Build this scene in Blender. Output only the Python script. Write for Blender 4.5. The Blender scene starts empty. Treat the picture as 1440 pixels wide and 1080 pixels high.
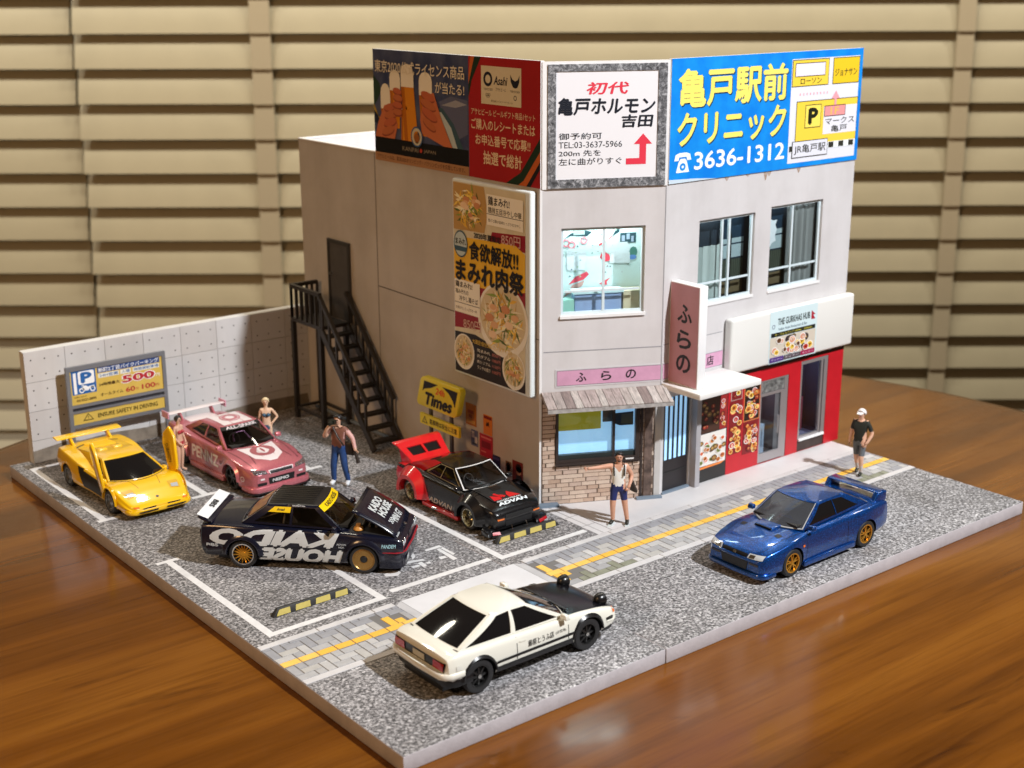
# Tabletop 1:64 street diorama. One Blender unit = one metre of the modelled street (1/64 m on the table).
import bpy, bmesh, math, random
from mathutils import Vector, Matrix
random.seed(7)
R_ = math.radians
scene = bpy.context.scene
COL = scene.collection

# ------------------------------------------------------------------ camera
cam_d = bpy.data.cameras.new('camera')
cam = bpy.data.objects.new('camera', cam_d); COL.objects.link(cam)
CAM_POS = Vector((-11.411, -17.147, 12.590))
RW = ((0.77965331, -0.62620513, -0.00280176), (0.18066347, 0.22064567, 0.95847598), (-0.59958437, -0.74778515, 0.28515952))
M = Matrix((RW[0], RW[1], RW[2])).transposed().to_4x4()
M.translation = CAM_POS
cam.matrix_world = M
cam_d.sensor_fit = 'HORIZONTAL'; cam_d.sensor_width = 36.0
cam_d.lens = 1962.5 / 1440 * 36.0
cam_d.clip_start = 0.5; cam_d.clip_end = 400
cam_d.dof.use_dof = True; cam_d.dof.focus_distance = 29.8; cam_d.dof.aperture_fstop = 0.34
scene.camera = cam

# ------------------------------------------------------------------ light
world = bpy.data.worlds.new('World'); scene.world = world; world.use_nodes = True
wbg = world.node_tree.nodes['Background']
wbg.inputs[0].default_value = (1.0, 0.62, 0.32, 1); wbg.inputs[1].default_value = 0.07

def lamp(name, kind, loc, target, power, color, size, cone=None, blend=0.5):
    d = bpy.data.lights.new(name, kind); d.energy = power; d.color = color
    if kind == 'AREA': d.shape = 'DISK'; d.size = size
    else: d.shadow_soft_size = size
    if cone: d.spot_size = R_(cone); d.spot_blend = blend
    o = bpy.data.objects.new(name, d); COL.objects.link(o)
    o.location = loc
    o.rotation_euler = (Vector(target) - Vector(loc)).to_track_quat('-Z', 'Y').to_euler()
    return o
# the cool white desk lamp in front, slightly to the right of the model, and the warm room lamp on the left
lamp('desk_lamp_light', 'SPOT', (18.5, -37.0, 46.0), (8, 7, 2), 222000, (0.96, 0.975, 1.0), 0.9, 38, 0.6)
lamp('room_lamp_light', 'AREA', (-40.0, 0.0, 26.0), (9, 12, 3), 7600, (1.0, 0.59, 0.28), 12.0)
for k in range(6):      # ceiling light over the blinds, built as an added row of downlights
    t = -44 + 17.6 * k
    lamp('ceiling_lamp_light', 'AREA', (22.0 + 0.78 * t, 24.6 - 0.626 * t, 40.0), (35.5 + 0.78 * t, 41.4 - 0.626 * t, -6), 5300, (1.0, 0.92, 0.75), 6.0)
scene.view_settings.view_transform = 'Standard'
scene.view_settings.look = 'None'
scene.view_settings.exposure = 0.0
scene.view_settings.gamma = 1.0
scene.view_settings.use_curve_mapping = False
try:
    scene.cycles.use_denoising = True
    scene.cycles.max_bounces = 8
    scene.cycles.sample_clamp_indirect = 6.0
except Exception:
    pass

# ------------------------------------------------------------------ materials
MATS = {}
def mat(name, col, rough=0.5, metal=0.0, coat=0.0, var=0.0, vscale=3.0, bump=0.0, bscale=40.0, trans=0.0, alpha=1.0, emit=None, estr=0.0, spec=0.5, var2=None):
    if name in MATS: return MATS[name]
    m = bpy.data.materials.new(name); m.use_nodes = True
    nt = m.node_tree; b = nt.nodes['Principled BSDF']
    c = (col[0], col[1], col[2], 1)
    b.inputs['Base Color'].default_value = c
    b.inputs['Roughness'].default_value = rough
    b.inputs['Metallic'].default_value = metal
    b.inputs['Specular IOR Level'].default_value = spec
    if coat:
        b.inputs['Coat Weight'].default_value = coat; b.inputs['Coat Roughness'].default_value = 0.04
    if trans: b.inputs['Transmission Weight'].default_value = trans
    if alpha < 1: b.inputs['Alpha'].default_value = alpha
    if emit: b.inputs['Emission Color'].default_value = (*emit, 1); b.inputs['Emission Strength'].default_value = estr
    if var or bump:
        tc = nt.nodes.new('ShaderNodeTexCoord')
    if var:
        n = nt.nodes.new('ShaderNodeTexNoise'); n.inputs['Scale'].default_value = vscale; n.inputs['Detail'].default_value = 6; n.inputs['Roughness'].default_value = 0.6
        nt.links.new(tc.outputs['Object'], n.inputs['Vector'])
        r = nt.nodes.new('ShaderNodeValToRGB')
        c2 = var2 if var2 else tuple(x * (1 - var) for x in col)
        r.color_ramp.elements[0].position = 0.34; r.color_ramp.elements[0].color = (*c2, 1)
        r.color_ramp.elements[1].position = 0.62; r.color_ramp.elements[1].color = c
        nt.links.new(n.outputs['Fac'], r.inputs['Fac']); nt.links.new(r.outputs['Color'], b.inputs['Base Color'])
    if bump:
        n2 = nt.nodes.new('ShaderNodeTexNoise'); n2.inputs['Scale'].default_value = bscale; n2.inputs['Detail'].default_value = 4
        nt.links.new(tc.outputs['Object'], n2.inputs['Vector'])
        bp = nt.nodes.new('ShaderNodeBump'); bp.inputs['Strength'].default_value = bump; bp.inputs['Distance'].default_value = 0.03
        nt.links.new(n2.outputs['Fac'], bp.inputs['Height']); nt.links.new(bp.outputs['Normal'], b.inputs['Normal'])
    MATS[name] = m
    return m

def node_mat(name):
    m = bpy.data.materials.new(name); m.use_nodes = True; MATS[name] = m
    return m, m.node_tree, m.node_tree.nodes['Principled BSDF']

def ramp(nt, src, stops, interp='LINEAR'):
    r = nt.nodes.new('ShaderNodeValToRGB'); cr = r.color_ramp; cr.interpolation = interp
    while len(cr.elements) < len(stops): cr.elements.new(0.5)
    for e, (p, c) in zip(cr.elements, stops):
        e.position = p; e.color = (*c, 1)
    nt.links.new(src, r.inputs['Fac'])
    return r.outputs['Color']

def tex(nt, kind, vec, **kw):
    n = nt.nodes.new(kind)
    for k, v in kw.items():
        if k in n.inputs: n.inputs[k].default_value = v
        else: setattr(n, k, v)
    if vec is not None: nt.links.new(vec, n.inputs['Vector'])
    return n

def mixc(nt, fac, a, b, mode='MIX'):
    n = nt.nodes.new('ShaderNodeMix'); n.data_type = 'RGBA'; n.blend_type = mode
    for sock, val in ((n.inputs[0], fac), (n.inputs[6], a), (n.inputs[7], b)):
        if isinstance(val, (int, float)): sock.default_value = val
        elif isinstance(val, tuple): sock.default_value = (*val, 1)
        else: nt.links.new(val, sock)
    return n.outputs[2]

# speckled asphalt print
def make_asphalt():
    m, nt, b = node_mat('asphalt_print')
    tc = nt.nodes.new('ShaderNodeTexCoord').outputs['Object']
    n1 = tex(nt, 'ShaderNodeTexNoise', tc, Scale=15.0, Detail=3.0, Roughness=0.75)
    n2 = tex(nt, 'ShaderNodeTexNoise', tc, Scale=0.35, Detail=2.0)
    v = tex(nt, 'ShaderNodeTexVoronoi', tc, Scale=23.0)
    sp = nt.nodes.new('ShaderNodeSeparateColor'); nt.links.new(v.outputs['Color'], sp.inputs[0])
    c1 = ramp(nt, n1.outputs['Fac'], [(0.36, (0.02, 0.019, 0.02)), (0.47, (0.10, 0.097, 0.10)), (0.54, (0.28, 0.272, 0.28)), (0.66, (0.70, 0.69, 0.70))])
    c2 = ramp(nt, sp.outputs[0], [(0.0, (0.02, 0.02, 0.021)), (0.4, (0.12, 0.117, 0.12)), (0.7, (0.32, 0.312, 0.32)), (1.0, (0.76, 0.75, 0.76))])
    c = mixc(nt, 0.45, c1, c2)
    n4 = tex(nt, 'ShaderNodeTexNoise', tc, Scale=1.1, Detail=6.0, Roughness=0.7, Distortion=0.6)
    c = mixc(nt, 1.0, c, ramp(nt, n4.outputs['Fac'], [(0.30, (0.72, 0.71, 0.69)), (0.46, (1.0, 1.0, 1.0)), (0.7, (1.06, 1.06, 1.06))]), 'MULTIPLY')
    big = ramp(nt, n2.outputs['Fac'], [(0.35, (0.82, 0.82, 0.82)), (0.65, (1.12, 1.12, 1.12))])
    c = mixc(nt, 1.0, c, big, 'MULTIPLY')
    nt.links.new(c, b.inputs['Base Color']); b.inputs['Roughness'].default_value = 0.62
    b.inputs['Specular IOR Level'].default_value = 0.35
    return m
make_asphalt()

# varnished table wood
def make_wood():
    m, nt, b = node_mat('table_wood')
    tc = nt.nodes.new('ShaderNodeTexCoord').outputs['Object']
    mp = nt.nodes.new('ShaderNodeMapping'); nt.links.new(tc, mp.inputs['Vector'])
    mp.inputs['Rotation'].default_value = (0, 0, R_(28)); mp.inputs['Scale'].default_value = (0.055, 0.55, 0.3)
    n0 = tex(nt, 'ShaderNodeTexNoise', mp.outputs['Vector'], Scale=1.1, Detail=3.0, Distortion=0.6)
    mp2 = nt.nodes.new('ShaderNodeMapping'); nt.links.new(tc, mp2.inputs['Vector'])
    mp2.inputs['Rotation'].default_value = (0, 0, R_(28)); mp2.inputs['Scale'].default_value = (0.16, 3.2, 1)
    n1 = tex(nt, 'ShaderNodeTexNoise', mp2.outputs['Vector'], Scale=1.6, Detail=8.0, Roughness=0.66, Distortion=0.4)
    mp3 = nt.nodes.new('ShaderNodeMapping'); nt.links.new(tc, mp3.inputs['Vector'])
    mp3.inputs['Rotation'].default_value = (0, 0, R_(28)); mp3.inputs['Scale'].default_value = (0.16, 0.62, 1)
    n3 = tex(nt, 'ShaderNodeTexNoise', mp3.outputs['Vector'], Scale=0.9, Detail=5.0, Roughness=0.6, Distortion=1.1)
    c = ramp(nt, n0.outputs['Fac'], [(0.3, (0.074, 0.022, 0.002)), (0.5, (0.142, 0.046, 0.004)), (0.7, (0.212, 0.078, 0.008))])
    g = ramp(nt, n1.outputs['Fac'], [(0.34, (0.76, 0.72, 0.68)), (0.52, (1.0, 1.0, 1.0)), (0.7, (1.10, 1.11, 1.12))])
    c = mixc(nt, 1.0, c, g, 'MULTIPLY')
    k = ramp(nt, n3.outputs['Fac'], [(0.30, (0.30, 0.24, 0.20)), (0.37, (1.0, 1.0, 1.0))])
    c = mixc(nt, 0.75, c, k, 'MULTIPLY')
    # water marks and dust on the varnish
    v = tex(nt, 'ShaderNodeTexNoise', tc, Scale=2.6, Detail=5.0, Roughness=0.7)
    nt.links.new(c, b.inputs['Base Color'])
    rr = ramp(nt, v.outputs['Fac'], [(0.35, (0.13, 0.13, 0.13)), (0.7, (0.24, 0.24, 0.24))])
    nt.links.new(rr, b.inputs['Roughness'])
    b.inputs['Specular IOR Level'].default_value = 0.12
    b.inputs['Coat Weight'].default_value = 0.30; b.inputs['Coat Roughness'].default_value = 0.11
    bp = nt.nodes.new('ShaderNodeBump'); bp.inputs['Strength'].default_value = 0.05; bp.inputs['Distance'].default_value = 0.05
    nt.links.new(n1.outputs['Fac'], bp.inputs['Height']); nt.links.new(bp.outputs['Normal'], b.inputs['Normal'])
    return m
make_wood()

def make_plaster(name, base, dark):
    m, nt, b = node_mat(name)
    tc = nt.nodes.new('ShaderNodeTexCoord').outputs['Object']
    n1 = tex(nt, 'ShaderNodeTexNoise', tc, Scale=0.55, Detail=6.0, Roughness=0.62)
    mp = nt.nodes.new('ShaderNodeMapping'); nt.links.new(tc, mp.inputs['Vector']); mp.inputs['Scale'].default_value = (1.6, 1.6, 0.18)
    n2 = tex(nt, 'ShaderNodeTexNoise', mp.outputs['Vector'], Scale=1.1, Detail=5.0, Roughness=0.6)
    c1 = ramp(nt, n1.outputs['Fac'], [(0.32, dark), (0.6, base)])
    c2 = ramp(nt, n2.outputs['Fac'], [(0.30, tuple(x * 0.88 for x in base)), (0.58, base)])
    nt.links.new(mixc(nt, 0.5, c1, c2), b.inputs['Base Color'])
    b.inputs['Roughness'].default_value = 0.55
    return m
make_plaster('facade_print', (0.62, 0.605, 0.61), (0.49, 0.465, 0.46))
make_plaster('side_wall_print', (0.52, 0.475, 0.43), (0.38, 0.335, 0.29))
make_plaster('concrete_print', (0.60, 0.585, 0.575), (0.50, 0.475, 0.46))
make_plaster('pavement_print', (0.63, 0.62, 0.63), (0.55, 0.54, 0.545))

WHITE = mat('white_paint', (0.80, 0.80, 0.80), 0.45)
FOAM = mat('white_foamboard', (0.82, 0.82, 0.82), 0.6, bump=0.25, bscale=22)
BLACKPRINT = mat('black_print', (0.012, 0.012, 0.014), 0.45)
DARKPLASTIC = mat('dark_plastic', (0.02, 0.02, 0.021), 0.42)

# ------------------------------------------------------------------ mesh helpers
class MB:
    """collects simple shapes into one mesh"""
    def __init__(s): s.v = []; s.f = []; s.mi = []; s.cur = 0
    def _add(s, vs, fs):
        o = len(s.v); s.v += [tuple(p) for p in vs]
        for f in fs: s.f.append(tuple(o + i for i in f)); s.mi.append(s.cur)
        return s
    def box(s, x0, x1, y0, y1, z0, z1):
        vs = [(x0, y0, z0), (x1, y0, z0), (x1, y1, z0), (x0, y1, z0), (x0, y0, z1), (x1, y0, z1), (x1, y1, z1), (x0, y1, z1)]
        return s._add(vs, [(0, 3, 2, 1), (4, 5, 6, 7), (0, 1, 5, 4), (1, 2, 6, 5), (2, 3, 7, 6), (3, 0, 4, 7)])
    def hexa(s, b, t):
        """b, t: four points each, counter-clockwise seen from above"""
        return s._add(list(b) + list(t), [(3, 2, 1, 0), (4, 5, 6, 7), (0, 1, 5, 4), (1, 2, 6, 5), (2, 3, 7, 6), (3, 0, 4, 7)])
    def poly(s, pts): return s._add(pts, [tuple(range(len(pts)))])
    def prism(s, pts, a, b, axis='y'):
        """extrude 2-D polygon pts between a and b; axis y: pts are (x,z); x: (y,z); z: (x,y)"""
        def P(p, h): return (p[0], h, p[1]) if axis == 'y' else ((h, p[0], p[1]) if axis == 'x' else (p[0], p[1], h))
        n = len(pts); vs = [P(p, a) for p in pts] + [P(p, b) for p in pts]
        fs = [tuple(range(n)), tuple(range(2 * n - 1, n - 1, -1))] + [(i, n + i, n + (i + 1) % n, (i + 1) % n) for i in range(n)]
        return s._add(vs, fs)
    def tube(s, pts, r, n=8, cap=True):
        pts = [Vector(p) for p in pts]; rings = []
        rr = r if isinstance(r, (list, tuple)) else [r] * len(pts)
        for i, p in enumerate(pts):
            d = (pts[min(i + 1, len(pts) - 1)] - pts[max(i - 1, 0)]).normalized()
            a = d.cross(Vector((0, 0, 1)))
            if a.length < 1e-3: a = d.cross(Vector((0, 1, 0)))
            a.normalize(); b = d.cross(a)
            rings.append([p + (a * math.cos(2 * math.pi * k / n) + b * math.sin(2 * math.pi * k / n)) * rr[i] for k in range(n)])
        vs = [q for ring in rings for q in ring]; fs = []
        for i in range(len(pts) - 1):
            for k in range(n):
                fs.append((i * n + k, i * n + (k + 1) % n, (i + 1) * n + (k + 1) % n, (i + 1) * n + k))
        if cap: fs += [tuple(range(n)), tuple(range(len(vs) - 1, len(vs) - n - 1, -1))]
        return s._add(vs, fs)
    def bar(s, p, q, w, h):
        """square bar from p to q"""
        p = Vector(p); q = Vector(q); d = (q - p).normalized()
        a = d.cross(Vector((0, 0, 1)))
        if a.length < 1e-3: a = Vector((1, 0, 0))
        a.normalize(); b = a.cross(d).normalized()
        A = a * w / 2; B = b * h / 2
        return s.hexa([p - A - B, p + A - B, p + A + B, p - A + B], [q - A - B, q + A - B, q + A + B, q - A + B])
    def lathe(s, prof, n=24, axis='y', c=(0, 0, 0)):
        """prof: (radius, height) pairs round an axis"""
        vs = []
        for (r, h) in prof:
            for k in range(n):
                a = 2 * math.pi * k / n; u, w = r * math.cos(a), r * math.sin(a)
                vs.append((c[0] + u, c[1] + h, c[2] + w) if axis == 'y' else ((c[0] + u, c[1] + w, c[2] + h) if axis == 'z' else (c[0] + h, c[1] + u, c[2] + w)))
        fs = []
        for i in range(len(prof) - 1):
            for k in range(n):
                fs.append((i * n + k, i * n + (k + 1) % n, (i + 1) * n + (k + 1) % n, (i + 1) * n + k))
        return s._add(vs, fs)
    def grid(s, rows):
        """rows: equally long lists of points"""
        n = len(rows[0]); vs = [p for r in rows for p in r]
        return s._add(vs, [(i * n + k, i * n + k + 1, (i + 1) * n + k + 1, (i + 1) * n + k) for i in range(len(rows) - 1) for k in range(n - 1)])
    def mesh(s, name, mats, smooth=None, fixn=True):
        me = bpy.data.meshes.new(name); me.from_pydata([tuple(p) for p in s.v], [], s.f)
        for m in (mats if isinstance(mats, (list, tuple)) else [mats]): me.materials.append(m)
        if max(s.mi, default=0) > 0: me.polygons.foreach_set('material_index', s.mi)
        if fixn:
            bm = bmesh.new(); bm.from_mesh(me); bmesh.ops.recalc_face_normals(bm, faces=bm.faces); bm.to_mesh(me); bm.free()
        if smooth is not None: smooth_mesh(me, smooth)
        return me
    def build(s, name, mats, parent=None, smooth=None, fixn=True):
        return link(name, s.mesh(name, mats, smooth, fixn), parent)

def smooth_mesh(me, deg):
    bm = bmesh.new(); bm.from_mesh(me)
    for f in bm.faces: f.smooth = True
    lim = R_(deg)
    for e in bm.edges:
        e.smooth = not (len(e.link_faces) == 2 and e.calc_face_angle(0) > lim)
    bm.to_mesh(me); bm.free()

def link(name, me, parent=None):
    o = bpy.data.objects.new(name, me); COL.objects.link(o)
    if parent is not None: o.parent = parent
    return o

def thing(name, label, cat, loc=(0, 0, 0), rotz=0.0, group=None):
    o = bpy.data.objects.new(name, None); COL.objects.link(o)
    o.location = loc; o.rotation_euler = (0, 0, rotz); o.empty_display_size = 0.2
    return tag(o, label, cat, group)

def tag(o, label, cat, group=None):
    o['label'] = label; o['category'] = cat
    if group: o['group'] = group
    return o

def struct(name, mb, m, smooth=None):
    o = mb.build(name, m, None, smooth); o['kind'] = 'structure'; return o

def apply_mods(o):
    dg = bpy.context.evaluated_depsgraph_get()
    me = bpy.data.meshes.new_from_object(o.evaluated_get(dg), preserve_all_data_layers=True, depsgraph=dg)
    old = o.data; o.modifiers.clear(); o.data = me
    return o

def bevel(o, w, seg=2, deg=40, smooth=True):
    m = o.modifiers.new('bevel', 'BEVEL'); m.width = w; m.segments = seg; m.limit_method = 'ANGLE'; m.angle_limit = R_(deg)
    apply_mods(o)
    if smooth: smooth_mesh(o.data, 50)
    return o

# flat print: polygons in the x-z plane of the parent, lying proud of it (y negative is towards the viewer)
def flat(parent, name, m, y, *polys):
    mb = MB()
    for p in polys: mb.poly([(a, y, b) for a, b in p])
    return mb.build(name, m, parent, fixn=False)
class Print:
    """one printed picture: many flat coloured shapes in one mesh"""
    def __init__(s): s.mb = MB(); s.ms = []
    def add(s, m, y, *polys):
        if m not in s.ms: s.ms.append(m)
        s.mb.cur = s.ms.index(m)
        for p in polys: s.mb.poly([(a, y, b) for a, b in p])
    def build(s, name, parent): return s.mb.build(name, s.ms, parent, fixn=False)
def rect(x0, x1, z0, z1): return [(x0, z0), (x1, z0), (x1, z1), (x0, z1)]
def ell(cx, cz, rx, rz, n=24, a0=0, a1=360): return [(cx + rx * math.cos(R_(a0 + (a1 - a0) * k / n)), cz + rz * math.sin(R_(a0 + (a1 - a0) * k / n))) for k in range(n + (0 if a1 - a0 == 360 else 1))]
def rrect(x0, x1, z0, z1, r, n=4):
    o = []
    for (cx, cz, a) in ((x1 - r, z0 + r, -90), (x1 - r, z1 - r, 0), (x0 + r, z1 - r, 90), (x0 + r, z0 + r, 180)):
        o += [(cx + r * math.cos(R_(a + 90 * k / n)), cz + r * math.sin(R_(a + 90 * k / n))) for k in range(n + 1)]
    return o
def ring(cx, cz, r0, r1, n=24, sx=1.0):
    return [[(cx + sx * r * math.cos(R_(a)), cz + r * math.sin(R_(a))) for r, a in ((r0, 360 * k / n), (r1, 360 * k / n), (r1, 360 * (k + 1) / n), (r0, 360 * (k + 1) / n))] for k in range(n)]

def text_mesh(s, bold=0.0, shear=0.0, space=1.0):
    cu = bpy.data.curves.new('lettering', 'FONT'); cu.body = s; cu.size = 1.0; cu.offset = bold; cu.shear = shear
    cu.space_character = space; cu.resolution_u = 3; cu.fill_mode = 'FRONT'
    o = bpy.data.objects.new('lettering', cu); COL.objects.link(o)
    dg = bpy.context.evaluated_depsgraph_get()
    me = bpy.data.meshes.new_from_object(o.evaluated_get(dg))
    bpy.data.objects.remove(o); bpy.data.curves.remove(cu)
    return me
def text(parent, s, m, x0, x1, z0, z1, y, bold=0.0, shear=0.0, flipx=False, fn=None, name='lettering', space=1.0, cuts=0):
    """lettering s fitted into the rectangle x0..x1, z0..z1 of the parent's x-z plane; fn maps (x, z, lift) to a 3-D point instead"""
    me = text_mesh(s, 0.0, shear, space)
    if not len(me.vertices): return None
    bm = bmesh.new(); bm.from_mesh(me)
    xs = [v.co.x for v in bm.verts]; ys = [v.co.y for v in bm.verts]
    a, b, c, d = min(xs), max(xs), min(ys), max(ys)
    for k in range(1, cuts):
        bmesh.ops.bisect_plane(bm, geom=bm.verts[:] + bm.edges[:] + bm.faces[:], plane_co=(a + (b - a) * k / cuts, 0, 0), plane_no=(1, 0, 0))
    if cuts:
        for k in range(1, 4): bmesh.ops.bisect_plane(bm, geom=bm.verts[:] + bm.edges[:] + bm.faces[:], plane_co=(0, c + (d - c) * k / 4, 0), plane_no=(0, 1, 0))
        bmesh.ops.triangulate(bm, faces=bm.faces)
    bm.to_mesh(me); bm.free()
    src = [tuple(v.co) for v in me.vertices]; fcs = [tuple(p.vertices) for p in me.polygons]
    bpy.data.meshes.remove(me)
    # a heavier weight is a few copies of the outline, each shifted by a hair
    sh = [(0, 0)] if not bold else [(0, 0), (bold, 0), (-bold, 0), (0, bold), (0, -bold)]
    a -= bold; b += bold; c -= bold; d += bold
    mb = MB()
    for i, (dx, dy) in enumerate(sh):
        vs = []
        for (px, py, _) in src:
            u = (px + dx - a) / max(b - a, 1e-6); w = (py + dy - c) / max(d - c, 1e-6)
            if flipx: u = 1 - u
            X = x0 + (x1 - x0) * u; Z = z0 + (z1 - z0) * w
            vs.append(fn(X, Z, 0.0004 * i) if fn else (X, y - 0.0003 * i, Z))
        mb._add(vs, fcs)
    return mb.build(name, m, parent, fixn=False)

PRN = {}
def ink(r, g, b):
    k = (round(r, 3), round(g, 3), round(b, 3))
    if k not in PRN: PRN[k] = mat('ink_%d' % len(PRN), k, 0.42, spec=0.4)
    return PRN[k]
def srgb(r, g, b):
    f = lambda c: (c / 255 / 12.92) if c / 255 <= 0.04045 else ((c / 255 + 0.055) / 1.055) ** 2.4
    return ink(f(r), f(g), f(b))
# ================================================================== the table, the blinds behind it
def make_table():
    mb = MB(); n = 160
    prof = [(0.0, -0.32), (17.7, -0.32), (18.05, -0.36), (18.25, -0.52), (18.3, -0.8), (18.3, -1.5), (18.1, -1.85), (17.6, -2.0), (0.0, -2.0)]
    mb.lathe([(r, z) for r, z in prof], n, 'z')
    top = mb.build('wooden_table', MATS['table_wood'], None, 40)
    top.location = (8.0, 4.5, 0)
    tag(top, 'round varnished brown wooden table that the street model stands on', 'table')
make_table()

SLAT = mat('blind_slat', (0.59, 0.53, 0.385), 0.45, var=0.07, vscale=0.35)
TAPE = mat('blind_tape', (0.55, 0.47, 0.34), 0.85, bump=0.3, bscale=6)
def make_blind(cx, x0, x1, ztop, n, pitch, label, tapes, dy):
    root = thing('window_blind', label, 'blind', (35.506 + cx[0], 41.367 + cx[1], 0), R_(-38.723))
    me = None
    for i in range(n):
        z = ztop - i * pitch
        if me is None:
            mb = MB(); pts = []
            # a slat's section: gently bowed, its lower edge leaning into the room
            up = []; lo = []
            for k in range(7):
                t = k / 6
                yy = -0.52 + 0.78 * t; zz = pitch * 1.16 * t + 0.0; bow = 0.10 * math.sin(math.pi * t)
                up.append((yy - bow, zz)); lo.append((yy - bow + 0.12, zz + 0.03))
            mb.prism(up + lo[::-1], x0, x1, 'x')
            me = mb.mesh('slat', SLAT, 40)
        o = link('slat', me, root); o.location = (random.uniform(-0.05, 0.05), dy, z)
        o.rotation_euler = (R_(random.uniform(-1.2, 1.2)), R_(random.uniform(-0.06, 0.06)), 0)
    for (a, b) in tapes:
        mb = MB()
        rows = []
        for i in range(n):
            z = ztop - i * pitch
            rows.append([(a, dy - 0.56, z + pitch * 0.98), (b, dy - 0.56, z + pitch * 0.98)])
            rows.append([(a, dy - 0.70, z + 0.02), (b, dy - 0.70, z + 0.02)])
        mb.grid(rows)
        t = mb.build('ladder_tape', TAPE, root)
        m = t.modifiers.new('s', 'SOLIDIFY'); m.thickness = 0.05; apply_mods(t)
make_blind((0, 0), -22.75, 44.0, 16.7, 22, 1.815, 'wide cream slatted window blind with cloth tapes behind the model', ((-13.5, -12.45), (23.1, 24.0)), 0.0)
make_blind((0.0, 0.0), -48.0, -23.0, 16.65, 22, 1.815, 'narrower cream slatted window blind at the far left edge', (), 0.55)
def make_wall():
    mb = MB(); mb.box(-60, 60, 3.2, 3.6, -30, 40)
    o = struct('wall', mb, mat('dark_window_recess', (0.10, 0.085, 0.06), 0.6)); o.location = (35.506, 41.367, 0); o.rotation_euler = (0, 0, R_(-38.723))
make_wall()

# ================================================================== ground of the model
BOARD = mat('grey_board_edge', (0.47, 0.44, 0.455), 0.7, var=0.14, vscale=2.5, bump=0.15, bscale=14)
def slab(x0, x1, y0, y1, dz=0.0):
    mb = MB()
    mb.box(x0, x1, y0, y1, -0.32 + dz, dz)
    o = mb.build('ground_slab', [BOARD, MATS['asphalt_print']])
    o.data.polygons.foreach_set('material_index', [1 if p.normal.z > 0.5 else 0 for p in o.data.polygons])
    bevel(o, 0.018, 2)
    o['kind'] = 'structure'
slab(0, 6.132, 0.012, 18.4)
slab(6.144, 18.45, 0, 18.4, -0.002)

LINE = mat('white_road_paint', (0.74, 0.74, 0.745), 0.5, var=0.10, vscale=5)
def sheet(name, m, z, *polys, kind=True):
    mb = MB()
    for p in polys: mb.poly([(a, b, z) for a, b in p])
    o = mb.build(name, m)
    if kind: o['kind'] = 'structure'
    return o
def rc(x0, x1, y0, y1): return [(x0, y0), (x1, y0), (x1, y1), (x0, y1)]
def road_line(*polys): return sheet('road_marking', LINE, 0.005, *polys)
road_line([(0.42, 5.26), (3.22, 5.28), (3.22, 9.9), (3.05, 9.9), (3.05, 5.44), (0.59, 5.42), (0.58, 9.87), (0.77, 9.87), (0.77, 10.0), (0.22, 10.0), (0.22, 9.87), (0.42, 9.87)])
road_line(rc(3.46, 6.12, 5.44, 5.60))
road_line([(6.30, 5.33), (8.86, 5.33), (8.86, 5.49), (6.47, 5.49), (6.47, 9.9), (6.30, 9.9)])
road_line([(0.22, 13.05), (0.78, 13.05), (0.78, 13.2), (0.47, 13.2), (0.47, 17.65), (2.0, 17.65), (2.0, 17.8), (0.30, 17.8), (0.30, 13.2), (0.22, 13.2)])
road_line([(2.66, 13.05), (3.47, 13.05), (3.47, 13.2), (3.14, 13.2), (3.14, 17.7), (2.97, 17.7), (2.97, 13.2), (2.66, 13.2)])
road_line([(5.65, 13.05), (6.40, 13.05), (6.40, 13.2), (6.11, 13.2), (6.11, 17.7), (5.94, 17.7), (5.94, 13.2), (5.65, 13.2)])
GLYPH = [[(5.28, 6.86), (5.7, 6.87), (5.71, 6.75), (5.27, 6.76)],
[(5.51, 6.71), (5.60, 6.72), (5.58, 6.0), (5.45, 5.98)],
[(5.62, 6.70), (5.7, 6.73), (5.7, 6.25), (5.62, 6.22)],
[(5.29, 6.33), (5.44, 6.32), (5.44, 6.19), (5.26, 6.19)],
[(4.87, 6.8), (4.98, 6.86), (4.92, 6.69), (4.76, 6.57)],
[(4.58, 6.58), (4.97, 6.47), (4.96, 6.38), (4.54, 6.47)],
[(4.52, 6.3), (4.70, 6.28), (4.70, 6.18), (4.51, 6.19)], [(4.90, 6.27), (5.0, 6.27), (4.98, 6.17), (4.88, 6.18)],
[(4.74, 6.36), (4.86, 6.36), (4.83, 6.12), (4.72, 6.10)],
[(3.84, 6.34), (4.17, 6.31), (4.18, 6.18), (4.03, 6.07), (3.79, 6.2)]]
road_line(*GLYPH)

PAVE = MATS['pavement_print']
sheet('driveway', mat('driveway_print', (0.66, 0.665, 0.69), 0.55, var=0.08, vscale=1.2), 0.004, rc(3.36, 6.36, 3.16, 4.99))
sheet('driveway', mat('driveway_edge', (0.50, 0.50, 0.515), 0.6, var=0.15, vscale=2), 0.004, [(3.16, 3.34), (3.352, 3.16), (3.352, 4.99), (3.16, 4.86)], [(6.368, 3.16), (6.56, 3.34), (6.56, 4.84), (6.368, 4.99)])
sheet('pavement', PAVE, 0.004, [(8.94, 5.04), (18.43, 5.04), (18.43, 5.94), (11.78, 5.94), (9.06, 7.28), (8.94, 7.28)], [(8.94, 7.288), (9.05, 7.288), (9.05, 8.2), (8.94, 8.2)])
# flagstone joints on the pavement
JOINT = mat('pavement_joint', (0.16, 0.155, 0.15), 0.7)
sheet('pavement_joint', JOINT, 0.007, rc(9.10, 9.115, 5.05, 7.1), rc(9.36, 9.375, 5.05, 6.95), *[rc(8.96, 9.36, y, y + 0.015) for y in (5.62, 6.25, 6.85)])

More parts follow.
